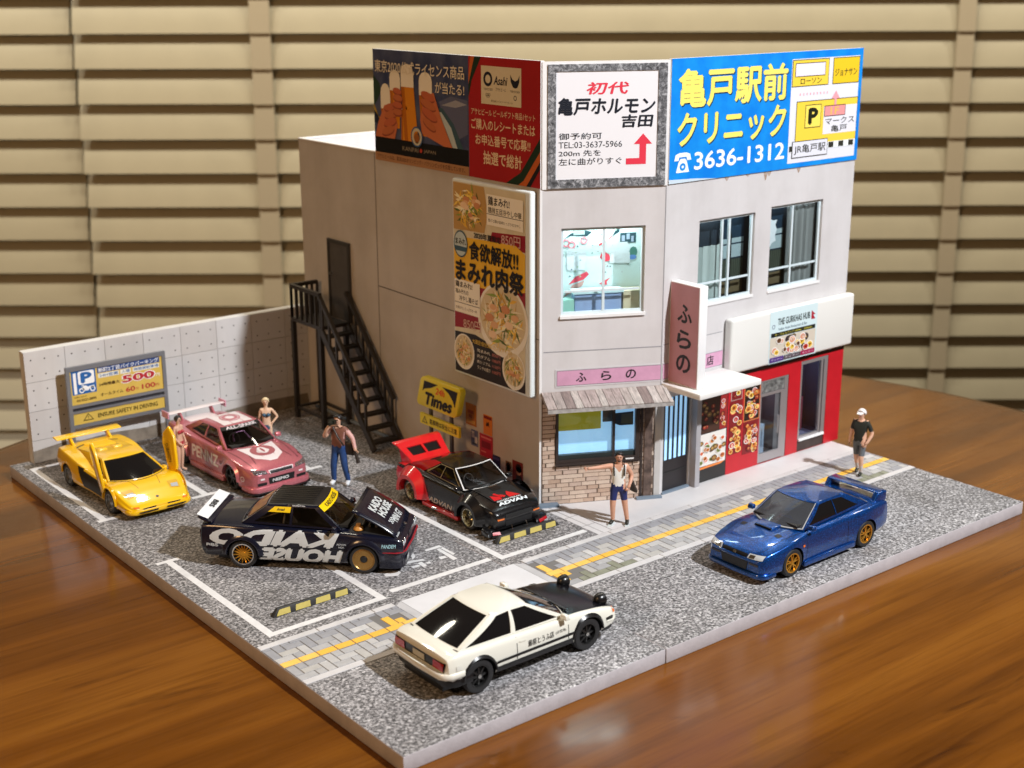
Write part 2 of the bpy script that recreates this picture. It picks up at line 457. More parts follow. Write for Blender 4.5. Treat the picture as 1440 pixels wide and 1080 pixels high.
KERB = mat('kerb_stone', (0.60, 0.59, 0.595), 0.55, var=0.13, vscale=1.6)
def kerb(y0, y1, spans):
    mb = MB()
    for a, b in spans: mb.poly([(a, y0 - 0.01, 0.0025), (b, y0 - 0.01, 0.0025), (b, y1 + 0.01, 0.0025), (a, y1 + 0.01, 0.0025)])
    o = mb.build('kerb', JOINT); o['kind'] = 'structure'
    cache = {}
    for a, b in spans:
        x = a
        while x < b - 0.01:
            w = min(1.32, b - x)
            k = round(w, 3)
            if k not in cache:
                m2 = MB(); m2.hexa([(0.008, y0, 0), (w - 0.008, y0, 0), (w - 0.008, y1, 0), (0.008, y1, 0)], [(0.012, y0 + 0.004, 0.012), (w - 0.012, y0 + 0.004, 0.012), (w - 0.012, y1 - 0.004, 0.012), (0.012, y1 - 0.004, 0.012)])
                cache[k] = m2.mesh('kerb_stone', KERB)
            s = link('kerb_stone', cache[k], o); s.location = (x, 0, 0.003); x += w
kerb(3.155, 3.325, [(0.0, 3.15), (6.57, 18.44)])
kerb(4.865, 5.02, [(0.0, 3.15), (6.57, 18.44)])

# paver footpath: herringbone either side of a yellow guide line
def footpath():
    mb = MB()
    for a, b in ((0.0, 3.15), (6.57, 18.44)): mb.poly([(a, 3.335, 0.003), (b, 3.335, 0.003), (b, 4.855, 0.003), (a, 4.855, 0.003)])
    bed = mb.build('footpath', JOINT); bed['kind'] = 'structure'
    greys = [mat('paver_grey_%d' % i, c, 0.6, var=0.12, vscale=6) for i, c in enumerate(((0.42, 0.42, 0.425), (0.36, 0.36, 0.37), (0.48, 0.475, 0.47), (0.56, 0.555, 0.55), (0.31, 0.315, 0.34), (0.45, 0.44, 0.42)))]
    moss = mat('paver_mossy', (0.26, 0.27, 0.20), 0.7, var=0.3, vscale=5)
    yel = [mat('paver_yellow_%d' % i, c, 0.55, var=0.08, vscale=5) for i, c in enumerate(((0.86, 0.50, 0.07), (0.88, 0.54, 0.11), (0.82, 0.47, 0.06)))]
    cnt = [0]; extra = {}
    def paver(x0, x1, y0, y1, m, g=0.0095):
        if x1 - x0 < 0.05 or y1 - y0 < 0.05: return
        h = 0.010
        if cnt[0] < 300:
            q = MB(); q.hexa([(x0 + g, y0 + g, 0), (x1 - g, y0 + g, 0), (x1 - g, y1 - g, 0), (x0 + g, y1 - g, 0)], [(x0 + g * 1.4, y0 + g * 1.4, h), (x1 - g * 1.4, y0 + g * 1.4, h), (x1 - g * 1.4, y1 - g * 1.4, h), (x0 + g * 1.4, y1 - g * 1.4, h)])
            o = q.build('paver', m, bed); o.location = (0, 0, 0.004); cnt[0] += 1
        else:
            q = extra.setdefault(m.name, (MB(), m))[0]
            q.hexa([(x0 + g, y0 + g, 0.004), (x1 - g, y0 + g, 0.004), (x1 - g, y1 - g, 0.004), (x0 + g, y1 - g, 0.004)], [(x0 + g * 1.4, y0 + g * 1.4, h + .004), (x1 - g * 1.4, y0 + g * 1.4, h + .004), (x1 - g * 1.4, y1 - g * 1.4, h + .004), (x0 + g * 1.4, y1 - g * 1.4, h + .004)])
    W = 0.20
    YL0, YL1 = 3.96, 4.16
    todo = []
    for (xa, xb) in ((0.0, 3.15), (6.57, 18.44)):
        # yellow guide bricks
        x = xa
        while x < xb - 0.05:
            todo.append((x, min(x + 0.4, xb), YL0, YL1, 'y')); x += 0.4
        ends = []
        if xa == 0.0: ends = [(2.55, 2.75, YL1, YL1 + 0.4), (2.75, 2.95, YL1, YL1 + 0.2)]
        else: ends = [(6.62, 6.82, YL1, YL1 + 0.4), (6.62, 6.82, YL0 - 0.4, YL0), (6.82, 7.02, YL0 - 0.2, YL0)]
        for e in ends: todo.append((*e, 'y'))
        for (za, zb) in ((3.335, YL0), (YL1, 4.855)):
            # herringbone of 2:1 bricks, clipped to the zone
            for i in range(-4, int((xb - xa) / W) + 6):
                for j in range(-4, int((zb - za) / W) + 5):
                    k = (i - j) % 4
                    if k == 0: r = (xa + i * W, xa + (i + 2) * W, za + j * W, za + (j + 1) * W)
                    elif k == 2: r = (xa + i * W, xa + (i + 1) * W, za + (j - 1) * W, za + (j + 1) * W)
                    else: continue
                    r = (max(r[0], xa), min(r[1], xb), max(r[2], za), min(r[3], zb))
                    if r[1] - r[0] < 0.05 or r[3] - r[2] < 0.05: continue
                    if any(r[0] < e[1] - 0.01 and r[1] > e[0] + 0.01 and r[2] < e[3] - 0.01 and r[3] > e[2] + 0.01 for e in ends): 
                        continue
                    todo.append((*r, 'g'))
    def seen(t):  # nearer pieces first
        return (t[0] + 11.4) ** 2 + (t[2] + 17.1) ** 2
    todo.sort(key=seen)
    for t in todo:
        if t[4] == 'y': m = random.choice(yel)
        else:
            m = random.choices(greys, (5, 4, 4, 2, 2, 3))[0]
            if t[3] > 4.70: m = greys[4]
            if t[2] < 3.5 and (6.9 < t[0] < 8.3 or 14 < t[0] < 17.5): m = moss
        paver(*t[:4], m)
    for nme, (q, m) in extra.items():
        o = q.build('paver_field', m, bed); o['kind'] = 'stuff'
footpath()

def wheel_stop(x0, x1, y, label):
    r = thing('wheel_stop', label, 'wheel stop', ((x0 + x1) / 2, y, 0.004), 0, 'striped wheel stops in the parking bays')
    L = (x1 - x0) / 2
    mb = MB(); mb.hexa([(-L, -0.07, 0), (L, -0.07, 0), (L, 0.07, 0), (-L, 0.07, 0)], [(-L + 0.13, -0.035, 0.16), (L - 0.13, -0.035, 0.16), (L - 0.13, 0.045, 0.16), (-L + 0.13, 0.045, 0.16)])
    bevel(mb.build('bar', mat('stop_black', (0.022, 0.022, 0.022), 0.6), r), 0.012)
    ym = mat('stop_yellow', (0.55, 0.45, 0.12), 0.55, var=0.1, vscale=8)
    n = 4; w = 2 * L / n
    for i in range(n):
        a = -L + w * i + (0.10 if i == 0 else 0.07); b = -L + w * (i + 1) - (0.12 if i == n - 1 else 0.07)
        z0, z1 = 0.015, 0.135
        yy = lambda z: -0.07 + 0.035 * z / 0.16 - 0.004
        q = MB(); q.poly([(a - 0.02, yy(z0), z0), (b, yy(z0), z0), (b - 0.0, yy(z1), z1), (a + (0.06 if i == 0 else 0), yy(z1), z1)])
        q.build('stripe', ym, r)
wheel_stop(0.90, 2.80, 6.02, 'black and yellow striped wheel stop in the empty bay near the table edge')
wheel_stop(6.72, 8.62, 6.12, 'black and yellow striped wheel stop in front of the red and black race car')
# ================================================================== the corner building
BX = Vector((13.9, 12.0, 0))
FR = {'left': ((9.07, 18.15), -90.0), 'corner': ((9.07, 7.30), -26.45), 'front': ((11.766, 5.957), 0.0)}
def fpos(fr, u=0.0, d=0.0, z=0.0):
    (x, y), a = FR[fr]; a = R_(a)
    return Vector((x + u * math.cos(a) + d * math.sin(a) * -1, y + u * math.sin(a) + d * math.cos(a), z))   # d: inward
bld = thing('corner_building', 'two storey grey corner shop building with chamfered front and lit windows', 'building', BX)
def bpart(mb, name, m, fr, smooth=None, parent=None):
    o = mb.build(name, m, parent if parent is not None else bld, smooth)
    if parent is None:
        o.location = fpos(fr) - BX; o.rotation_euler = (0, 0, R_(FR[fr][1]))
    return o
def holed(mb, u0, u1, z0, z1, y0, y1, holes):
    us = sorted({u0, u1, *[h[0] for h in holes], *[h[1] for h in holes]}); zs = sorted({z0, z1, *[h[2] for h in holes], *[h[3] for h in holes]})
    def solid(i, j):
        if i < 0 or j < 0 or i >= len(us) - 1 or j >= len(zs) - 1: return False
        cu = (us[i] + us[i + 1]) / 2; cz = (zs[j] + zs[j + 1]) / 2
        return not any(h[0] < cu < h[1] and h[2] < cz < h[3] for h in holes)
    for i in range(len(us) - 1):
        for j in range(len(zs) - 1):
            if not solid(i, j): continue
            a, b, c, d = us[i], us[i + 1], zs[j], zs[j + 1]
            mb.poly([(a, y0, c), (b, y0, c), (b, y0, d), (a, y0, d)]); mb.poly([(a, y1, d), (b, y1, d), (b, y1, c), (a, y1, c)])
            if not solid(i - 1, j): mb.poly([(a, y0, d), (a, y1, d), (a, y1, c), (a, y0, c)])
            if not solid(i + 1, j): mb.poly([(b, y0, c), (b, y1, c), (b, y1, d), (b, y0, d)])
            if not solid(i, j - 1): mb.poly([(a, y0, c), (a, y1, c), (b, y1, c), (b, y0, c)])
            if not solid(i, j + 1): mb.poly([(a, y0, d), (b, y0, d), (b, y1, d), (a, y1, d)])
    return mb
FAC = MATS['facade_print']
SASH = mat('pale_blue_sash', (0.62, 0.72, 0.76), 0.4)
HW = 7.94
# walls
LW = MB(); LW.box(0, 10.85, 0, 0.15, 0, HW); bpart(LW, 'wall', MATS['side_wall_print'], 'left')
W1 = (0.48, 2.52, 4.74, 6.82); W2 = (0.42, 2.38, 1.14, 2.44)
mb = MB(); holed(mb, 0, 3.01, 0, HW, 0, 0.15, [W1, W2]); bpart(mb, 'wall', FAC, 'corner')
F1 = (1.14, 3.13, 4.68, 6.77); F2 = (3.72, 5.73, 4.68, 6.84); D1 = (0.13, 1.06, 0.02, 2.5); D2 = (3.62, 4.42, 0.02, 1.92); F3 = (5.24, 6.24, 0.36, 2.53)
mb = MB(); holed(mb, 0, 6.93, 0, HW, 0, 0.15, [F1, F2, D1, D2, F3]); bpart(mb, 'wall', FAC, 'front')
mb = MB(); mb.box(9.24, 18.68, 18.02, 18.15, 0, HW); o = mb.build('wall', FAC, bld); o.location = -BX
mb = MB(); mb.box(18.56, 18.69, 6.12, 18.01, 0, HW - 0.002); o = mb.build('wall', FAC, bld); o.location = -BX
mb = MB(); mb.poly([(x, y, 7.2) for x, y in ((9.2, 7.5), (11.9, 6.1), (18.6, 6.1), (18.6, 18.05), (9.2, 18.05))]); o = mb.build('roof', mat('roof_white', (0.78, 0.78, 0.80), 0.6, var=0.05, vscale=1), bld); o.location = -BX
mb = MB(); mb.box(9.05, 18.70, 18.0, 18.17, HW + 0.002, HW + 0.03); mb.box(9.05, 9.24, 14.12, 17.99, HW + 0.002, HW + 0.03); o = mb.build('parapet_cap', FOAM, bld); o.location = -BX
# joints in the printed cladding of the side wall
CJ = mat('cladding_joint', (0.10, 0.085, 0.07), 0.7)
mb = MB()
mb.poly([(3.93, -0.004, 0.0), (3.955, -0.004, 0.0), (3.955, -0.004, HW), (3.93, -0.004, HW)])
mb.poly([(3.955, -0.004, 4.30), (10.85, -0.004, 4.16), (10.85, -0.004, 4.185), (3.955, -0.004, 4.33)])
mb.poly([(0.0, -0.004, 0.0), (10.85, -0.004, 0.0), (10.85, -0.004, 0.05), (0.0, -0.004, 0.05)])
bpart(mb, 'cladding_joint', CJ, 'left')
EJ = mat('edge_joint', (0.30, 0.30, 0.32), 0.6)
mb = MB(); mb.poly([(2.985, -0.004, 0.05), (3.005, -0.004, 0.05), (3.005, -0.004, 7.74), (2.985, -0.004, 7.74)]); mb.poly([(0.06, -0.004, 3.86), (2.98, -0.004, 3.84), (2.98, -0.004, 3.865), (0.06, -0.004, 3.885)]); bpart(mb, 'cladding_joint', EJ, 'corner')
mb = MB(); mb.poly([(0.04, -0.004, 3.87), (2.1, -0.004, 3.87), (2.1, -0.004, 3.89), (0.04, -0.004, 3.89)]); bpart(mb, 'cladding_joint', EJ, 'front')
mb = MB(); mb.box(-0.035, 0.02, -0.012, 0.03, 0.02, 7.74); bpart(mb, 'corner_strip', WHITE, 'corner')
# ---- side door with frame
DOORM = mat('grey_steel_door', (0.085, 0.08, 0.078), 0.5, var=0.2, vscale=3)
mb = MB(); mb.box(1.44, 2.58, -0.05, -0.002, 3.0, 5.28); dr = bpart(mb, 'door', DOORM, 'left')
q = MB()
for a, b, c, d in ((1.44, 1.53, 3.0, 5.28), (2.49, 2.58, 3.0, 5.28), (1.53, 2.49, 5.18, 5.28)): q.box(a, b, -0.075, -0.052, c, d)
q.build('door_frame', mat('dark_frame', (0.04, 0.038, 0.036), 0.5), dr)
q = MB(); q.box(1.58, 1.63, -0.11, -0.052, 4.25, 4.33); q.build('handle', mat('steel', (0.5, 0.5, 0.5), 0.3, 1.0), dr)
# grey printed pipe lying at the foot of the wall
mb = MB(); mb.tube([(0.6, -0.14, 0.10), (5.1, -0.14, 0.10)], 0.055, 10); bpart(mb, 'drain_pipe', mat('pipe_blue_grey', (0.17, 0.22, 0.28), 0.5), 'left', 40)

def glass_mat(name, tint, base=0.04, rough=0.03, edge=0.5):
    m = bpy.data.materials.new(name); m.use_nodes = True; nt = m.node_tree; nt.nodes.clear()
    out = nt.nodes.new('ShaderNodeOutputMaterial'); mx = nt.nodes.new('ShaderNodeMixShader'); tr = nt.nodes.new('ShaderNodeBsdfTransparent'); gl = nt.nodes.new('ShaderNodeBsdfGlossy')
    lw = nt.nodes.new('ShaderNodeLayerWeight'); lw.inputs[0].default_value = 0.5
    pw = nt.nodes.new('ShaderNodeMath'); pw.operation = 'POWER'; pw.inputs[1].default_value = 4.0; nt.links.new(lw.outputs['Facing'], pw.inputs[0])
    ma = nt.nodes.new('ShaderNodeMath'); ma.operation = 'MULTIPLY_ADD'; ma.inputs[1].default_value = edge; ma.inputs[2].default_value = base; nt.links.new(pw.outputs[0], ma.inputs[0])
    tr.inputs[0].default_value = (*tint, 1); gl.inputs['Roughness'].default_value = rough
    nt.links.new(ma.outputs[0], mx.inputs[0]); nt.links.new(tr.outputs[0], mx.inputs[1]); nt.links.new(gl.outputs[0], mx.inputs[2]); nt.links.new(mx.outputs[0], out.inputs[0])
    MATS[name] = m; return m
GLASS = glass_mat('window_glass', (0.95, 0.98, 0.985))
def pane(parent, u0, u1, z0, z1, y):
    q = MB(); q.box(u0, u1, y, y + 0.012, z0, z1); return q.build('pane', GLASS, parent)
def window(fr, H, mull, trans, sash, y=0.07, w=0.07, label=None):
    """sliding window: frame, mullions at mull, one transom, panes"""
    a, b, c, d = H; q = MB()
    q.box(a + 0.001, a + w, y, y + 0.05, c, d); q.box(b - w, b - 0.001, y, y + 0.05, c, d)
    q.box(a + w, b - w, y, y + 0.05, c + 0.001, c + w); q.box(a + w, b - w, y, y + 0.05, d - w, d - 0.001)
    wf = bpart(q, 'window', sash, fr)
    cuts = [a + w] + mull + [b - w]
    for m in mull:
        s = MB(); s.box(m - 0.03, m + 0.03, y - 0.012, y + 0.038, c + w + 0.001, d - w - 0.001); s.build('mullion', sash, wf)
    zc = [c + w, d - w]
    if trans:
        zc = [c + w, trans, d - w]
        for i in range(len(cuts) - 1):
            s = MB(); s.box(cuts[i] + 0.032, cuts[i + 1] - 0.032, y + 0.002, y + 0.030, trans - 0.025, trans + 0.025); s.build('transom', sash, wf)
    for i in range(len(cuts) - 1):
        for j in range(len(zc) - 1):
            pane(wf, cuts[i] + 0.002, cuts[i + 1] - 0.002, zc[j] + 0.002, zc[j + 1] - 0.002, y + 0.016)
    return wf
# ---- upper corner window with the lit room behind it
w = window('corner', W1, [1.53], 5.30, SASH)
q = MB(); q.box(W1[0] - 0.03, W1[1] + 0.03, -0.05, 0.06, W1[2] - 0.07, W1[2] - 0.002); q.build('sill', WHITE, w)
ROOMW = mat('room_wall', (0.60, 0.72, 0.71), 0.6)
def room(fr, H, depth, m, name='room_box'):
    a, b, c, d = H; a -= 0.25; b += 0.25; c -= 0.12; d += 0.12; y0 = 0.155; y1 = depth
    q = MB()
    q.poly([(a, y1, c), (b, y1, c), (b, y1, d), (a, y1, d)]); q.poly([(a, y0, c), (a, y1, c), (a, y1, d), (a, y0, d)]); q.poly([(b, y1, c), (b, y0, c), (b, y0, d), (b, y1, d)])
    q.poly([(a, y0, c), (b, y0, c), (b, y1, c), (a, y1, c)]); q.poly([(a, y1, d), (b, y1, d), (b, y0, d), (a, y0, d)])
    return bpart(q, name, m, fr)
rm = room('corner', W1, 0.75, ROOMW)
Y = 0.74
def rprint(name, m, y, *polys): return flat(rm, name, m, y, *polys)
rprint('wall_print', srgb(196, 150, 140), Y, [(0.72, 5.0), (1.2, 5.28), (1.25, 5.4), (0.95, 5.3)])
rnd = random.Random(3)
# pictures pinned up in the room: fish-like red shapes, dark leaves, papers
rprint('wall_print', srgb(214, 70, 86), Y - 0.004, [(0.85, 5.32), (1.02, 5.50), (1.30, 5.62), (1.36, 5.55), (1.22, 5.42)], [(1.62, 5.95), (1.70, 6.12), (1.86, 6.0), (1.9, 5.86), (1.75, 5.84)], [(1.60, 5.30), (1.9, 5.45), (1.8, 5.34), (1.82, 5.27)], [(1.60, 6.22), (1.9, 6.42), (1.95, 6.50), (1.80, 6.36), (1.6, 6.28)])
rprint('wall_print', srgb(36, 66, 74), Y - 0.005, [(1.92, 6.45), (2.02, 6.62), (2.02, 6.84), (2.12, 6.80), (2.10, 6.55)], ell(0.56, 5.85, 0.14, 0.19, 14), [(0.72, 6.42), (0.9, 6.5), (1.3, 6.48), (1.42, 6.58), (1.2, 6.64), (0.9, 6.56)], rect(2.12, 2.52, 6.28, 6.52))
rprint('wall_print', srgb(150, 160, 178), Y - 0.006, rect(2.16, 2.24, 6.32, 6.46), rect(2.28, 2.36, 6.36, 6.50), rect(2.40, 2.46, 6.3, 6.44))
rprint('wall_print', srgb(150, 164, 160), Y - 0.007, rect(0.96, 1.24, 6.52, 6.72))
rprint('wall_print', srgb(226, 222, 130), Y - 0.008, [(1.0, 6.70), (1.2, 6.70), (1.22, 6.86), (0.98, 6.86)])
rprint('wall_print', srgb(222, 140, 150), Y - 0.009, *ring(0.78, 6.33, 0.06, 0.10, 12), *ring(0.92, 6.28, 0.06, 0.10, 12), *ring(1.22, 6.38, 0.05, 0.09, 12))
rprint('paper', srgb(206, 212, 216), Y - 0.010, rrect(0.80, 1.28, 5.66, 6.20, 0.08), [(1.86, 5.80), (1.9, 6.1), (2.1, 6.12), (2.12, 6.3), (2.3, 6.3), (2.36, 6.2), (2.38, 5.78)])
rprint('wall_print', srgb(70, 120, 110), Y - 0.005, ell(2.46, 6.05, 0.1, 0.13, 12)); rprint('wall_print', srgb(92, 130, 190), Y - 0.006, ell(2.44, 5.92, 0.1, 0.06, 12))
skp = Print()
for k in range(46):
    cx = rnd.uniform(0.6, 2.4); cz = rnd.uniform(5.45, 6.6); s = rnd.uniform(0.012, 0.03)
    skp.add(srgb(*rnd.choice(((120, 150, 150), (150, 130, 140), (90, 110, 120), (170, 190, 160)))), Y - 0.011, [(cx - s, cz), (cx, cz + s * 2), (cx + s, cz + s * 0.5)])
skp.build('sketch_print', rm)
# room furniture: a pale tub and boxes behind the sash
def rbox(name, m, a, b, c, d, e, f):
    q = MB(); q.box(a, b, c, d, e, f); return q.build(name, m, rm)
rbox('tub', mat('tub_blue', (0.30, 0.40, 0.62), 0.5), 0.9, 2.05, 0.3, 0.62, 4.64, 5.18)
rbox('tub_rim', mat('tub_rim', (0.60, 0.80, 0.82), 0.5), 0.85, 2.1, 0.26, 0.66, 5.18, 5.24)
rbox('crate', mat('crate_green', (0.33, 0.62, 0.52), 0.5), 0.5, 0.86, 0.22, 0.5, 4.64, 5.06)
rbox('bench', mat('bench_wood', (0.62, 0.55, 0.38), 0.5), 2.1, 2.7, 0.3, 0.73, 4.64, 5.20)
def room_light(fr, u, d, z, power, col, size):
    L = bpy.data.lights.new('window_room_light', 'AREA'); L.energy = power; L.color = col; L.size = size; L.shape = 'RECTANGLE'; L.size_y = 0.25
    o = bpy.data.objects.new('window_room_light', L); COL.objects.link(o); o.location = fpos(fr, u, d, z); o.rotation_euler = (0, 0, R_(FR[fr][1]))
    return o
room_light('corner', 1.5, 0.42, 6.88, 40, (0.86, 1.0, 1.0), 1.9)

# ---- front upper windows: curtains and a dark printed view of the street
CURT = mat('grey_curtain', (0.42, 0.49, 0.47), 0.75)
CURT2 = mat('dark_curtain', (0.24, 0.255, 0.25), 0.75)
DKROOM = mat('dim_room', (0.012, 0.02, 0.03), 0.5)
def curtain(parent, u0, u1, z0, z1, y, n, m):
    q = MB(); rows = []
    N = n * 6
    for zz in (z0, z0 + (z1 - z0) * 0.5, z1):
        rows.append([(u0 + (u1 - u0) * k / N, y + 0.035 * math.sin(2 * math.pi * n * k / N + 0.8 * math.sin(k * 0.7)) + 0.012 * math.sin(k * 1.7), zz) for k in range(N + 1)])
    q.grid(rows); return q.build('curtain', m, parent, 60, fixn=False)
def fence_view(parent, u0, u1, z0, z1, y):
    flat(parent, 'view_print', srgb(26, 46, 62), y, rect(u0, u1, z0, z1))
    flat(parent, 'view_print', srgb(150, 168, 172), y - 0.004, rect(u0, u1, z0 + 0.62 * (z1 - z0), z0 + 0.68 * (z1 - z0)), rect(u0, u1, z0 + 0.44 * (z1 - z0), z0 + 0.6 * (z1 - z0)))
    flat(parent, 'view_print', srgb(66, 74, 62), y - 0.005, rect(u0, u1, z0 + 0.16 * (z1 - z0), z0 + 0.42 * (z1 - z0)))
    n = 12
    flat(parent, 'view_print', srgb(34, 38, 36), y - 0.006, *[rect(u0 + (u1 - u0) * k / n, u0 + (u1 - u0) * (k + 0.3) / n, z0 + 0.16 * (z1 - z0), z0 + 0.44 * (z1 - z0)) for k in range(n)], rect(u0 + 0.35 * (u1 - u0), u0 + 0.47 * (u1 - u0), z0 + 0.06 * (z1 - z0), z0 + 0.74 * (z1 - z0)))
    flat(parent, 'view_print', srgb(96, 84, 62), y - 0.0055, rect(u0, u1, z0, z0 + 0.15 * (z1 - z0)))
w = window('front', F1, [2.02, 2.28], 5.18, SASH)
q = MB(); q.box(F1[0] - 0.02, F1[1] + 0.02, -0.03, 0.06, F1[2] - 0.06, F1[2] - 0.002); q.build('sill', WHITE, w)
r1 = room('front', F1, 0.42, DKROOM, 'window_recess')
curtain(r1, F1[0], 2.30, F1[2] + 0.02, F1[3] - 0.72, 0.26, 5, CURT); fence_view(r1, 2.30, F1[3 - 2], F1[2] + 0.05, F1[3], 0.36)
w = window('front', F2, [4.62], 5.20, SASH)
q = MB(); q.box(F2[0] - 0.02, F2[1] + 0.02, -0.03, 0.06, F2[2] - 0.06, F2[2] - 0.002); q.build('sill', WHITE, w)
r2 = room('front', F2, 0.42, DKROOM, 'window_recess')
curtain(r2, 4.66, F2[1], F2[2] + 0.02, F2[3] - 0.12, 0.26, 7, CURT2); fence_view(r2, F2[0], 4.62, F2[2] + 0.05, F2[3], 0.36)
flat(r2, 'paper', srgb(214, 222, 226), 0.34, [(3.86, 5.75), (3.84, 6.25), (3.98, 6.33), (4.08, 6.45), (4.2, 6.40), (4.36, 6.40), (4.30, 6.28), (4.36, 6.15), (4.30, 6.0), (4.34, 5.86), (4.2, 5.82), (4.12, 5.72), (4.0, 5.82)])
room_light('front', 2.2, 0.30, 6.80, 13, (0.8, 0.95, 1.0), 1.6); room_light('front', 4.7, 0.30, 6.86, 7, (0.85, 0.95, 1.0), 1.6)

# ---- corner ground floor: brick face, dark window, plank awning
def brick_face():
    q = MB(); holed(q, 0.02, 2.86, 0.0, 2.82, -0.022, -0.003, [W2]); bed = bpart(q, 'brick_face', mat('mortar', (0.13, 0.088, 0.065), 0.85), 'corner')
    ms = [mat('brick_%d' % i, c, 0.8, var=0.16, vscale=9) for i, c in enumerate(((0.50, 0.37, 0.29), (0.56, 0.43, 0.34), (0.46, 0.33, 0.25), (0.60, 0.48, 0.39), (0.52, 0.40, 0.33)))]
    bh, bw, g = 0.108, 0.345, 0.010
    n = int(2.56 / bh) + 1
    cnt = 0; cache = {}
    for j in range(n):
        x = 0.03 - (0.5 * bw if j % 2 else 0) + random.uniform(-0.05, 0.05); z0 = j * bh
        while x < 2.84:
            ww = bw * random.uniform(0.85, 1.12); segs = [(max(x, 0.03), min(x + ww, 2.84))]
            x += ww
            za, zb = z0, min(z0 + bh, 2.56)
            if zb > W2[2] - 0.09 and za < W2[3] + 0.1:
                out = []
                for a, b in segs:
                    if b <= W2[0] - 0.05 or a >= W2[1] + 0.10: out.append((a, b))
                    else:
                        if a < W2[0] - 0.05: out.append((a, W2[0] - 0.05))
                        if b > W2[1] + 0.10: out.append((W2[1] + 0.10, b))
                segs = out
            for a, b in segs:
                if b - a < 0.05: continue
                k = round((b - a) * 25) / 25
                if k not in cache:
                    p = MB(); p.hexa([(g, -0.036, g), (k - g, -0.036, g), (k - g, -0.0225, g * 0.7), (g, -0.0225, g * 0.7)], [(g, -0.036, bh - g), (k - g, -0.036, bh - g), (k - g, -0.0225, bh - g * 0.7), (g, -0.0225, bh - g * 0.7)])
                    cache[k] = [p.mesh('brick', m) for m in ms]
                o = link('brick', random.choice(cache[k]), bed); o.location = (a, random.uniform(-0.008, 0.004), za + 0.01); cnt += 1
brick_face()
DKW = mat('dark_brown_frame', (0.030, 0.020, 0.017), 0.45)
q = MB()
for a, b, c, d in ((0.36, 0.43, 1.06, 2.5), (2.37, 2.48, 1.06, 2.5), (0.43, 2.37, 1.06, 1.145), (0.43, 2.37, 2.43, 2.5)): q.box(a, b, -0.07, 0.02, c, d)
lw = bpart(q, 'window', DKW, 'corner')
LITB = mat('lit_blue_window', (0.36, 0.62, 0.85), 0.4, emit=(0.36, 0.66, 1.0), estr=0.62)
q = MB(); q.box(0.40, 2.42, 0.10, 0.12, 1.1, 2.5); q.build('lit_blind', LITB, lw)
q = MB(); q.box(0.45, 1.52, 0.05, 0.065, 1.86, 2.42); o = q.build('cloth', mat('olive_cloth', (0.22, 0.21, 0.012), 0.8, emit=(0.22, 0.20, 0.012), estr=0.55), lw)  # backlight through the olive cloth is put into it as emission
q = MB(); q.box(1.56, 1.80, 0.05, 0.06, 2.02, 2.42); q.build('cloth', mat('grey_cloth', (0.09, 0.11, 0.11), 0.8), lw)
q = MB(); q.prism([(1.84, 2.22), (1.86, 1.96), (2.0, 1.9), (2.34, 1.9), (2.34, 2.24)], 0.05, 0.06); q.build('cloth', mat('dark_cloth', (0.035, 0.045, 0.045), 0.8), lw)
q = MB(); q.prism([(2.02, 1.96), (2.32, 1.93), (2.32, 2.2), (2.04, 2.2)], 0.035, 0.045); q.build('cloth', mat('khaki_cloth', (0.11, 0.11, 0.055), 0.8), lw)
q = MB(); q.box(1.80, 1.86, -0.03, 0.09, 1.15, 2.42); q.build('mullion', DKW, lw)
q = MB(); q.box(0.44, 2.36, -0.02, 0.09, 1.146, 1.26); q.build('lower_rail', mat('dark_green_rail', (0.015, 0.022, 0.022), 0.4), lw)
pane(lw, 0.44, 1.79, 1.27, 2.42, 0.0); pane(lw, 1.87, 2.36, 1.27, 2.42, 0.0)
q = MB(); q.box(0.34, 2.50, -0.12, -0.072, 1.02, 1.062); q.build('sill', DKW, lw)
q = MB(); q.box(2.12, 2.33, -0.1, -0.075, 1.064, 1.09); q.build('paper', WHITE, lw)
# dark timber posts right of the window
q = MB(); q.box(2.50, 2.56, -0.06, -0.038, 0.02, 2.56); bpart(q, 'post', DKW, 'corner')
q = MB(); q.box(2.60, 2.80, -0.075, -0.038, 0.02, 2.58); bpart(q, 'post', mat('weathered_post', (0.05, 0.032, 0.026), 0.7, var=0.6, vscale=4, var2=(0.16, 0.11, 0.09)), 'corner')
q = MB(); q.box(2.88, 3.03, -0.03, -0.004, 0.02, 2.56); bpart(q, 'pilaster', mat('grey_pilaster', (0.50, 0.49, 0.48), 0.6, var=0.1, vscale=2), 'corner')
# blue-grey foot strips
FOOT = mat('blue_grey_foot', (0.16, 0.21, 0.27), 0.6)
q = MB(); q.box(-0.10, 0.42, -0.22, -0.04, 0.006, 0.07); bpart(q, 'foot_block', FOOT, 'corner')
q = MB(); q.box(2.40, 3.05, -0.20, -0.08, 0.006, 0.06); bpart(q, 'foot_block', FOOT, 'corner')
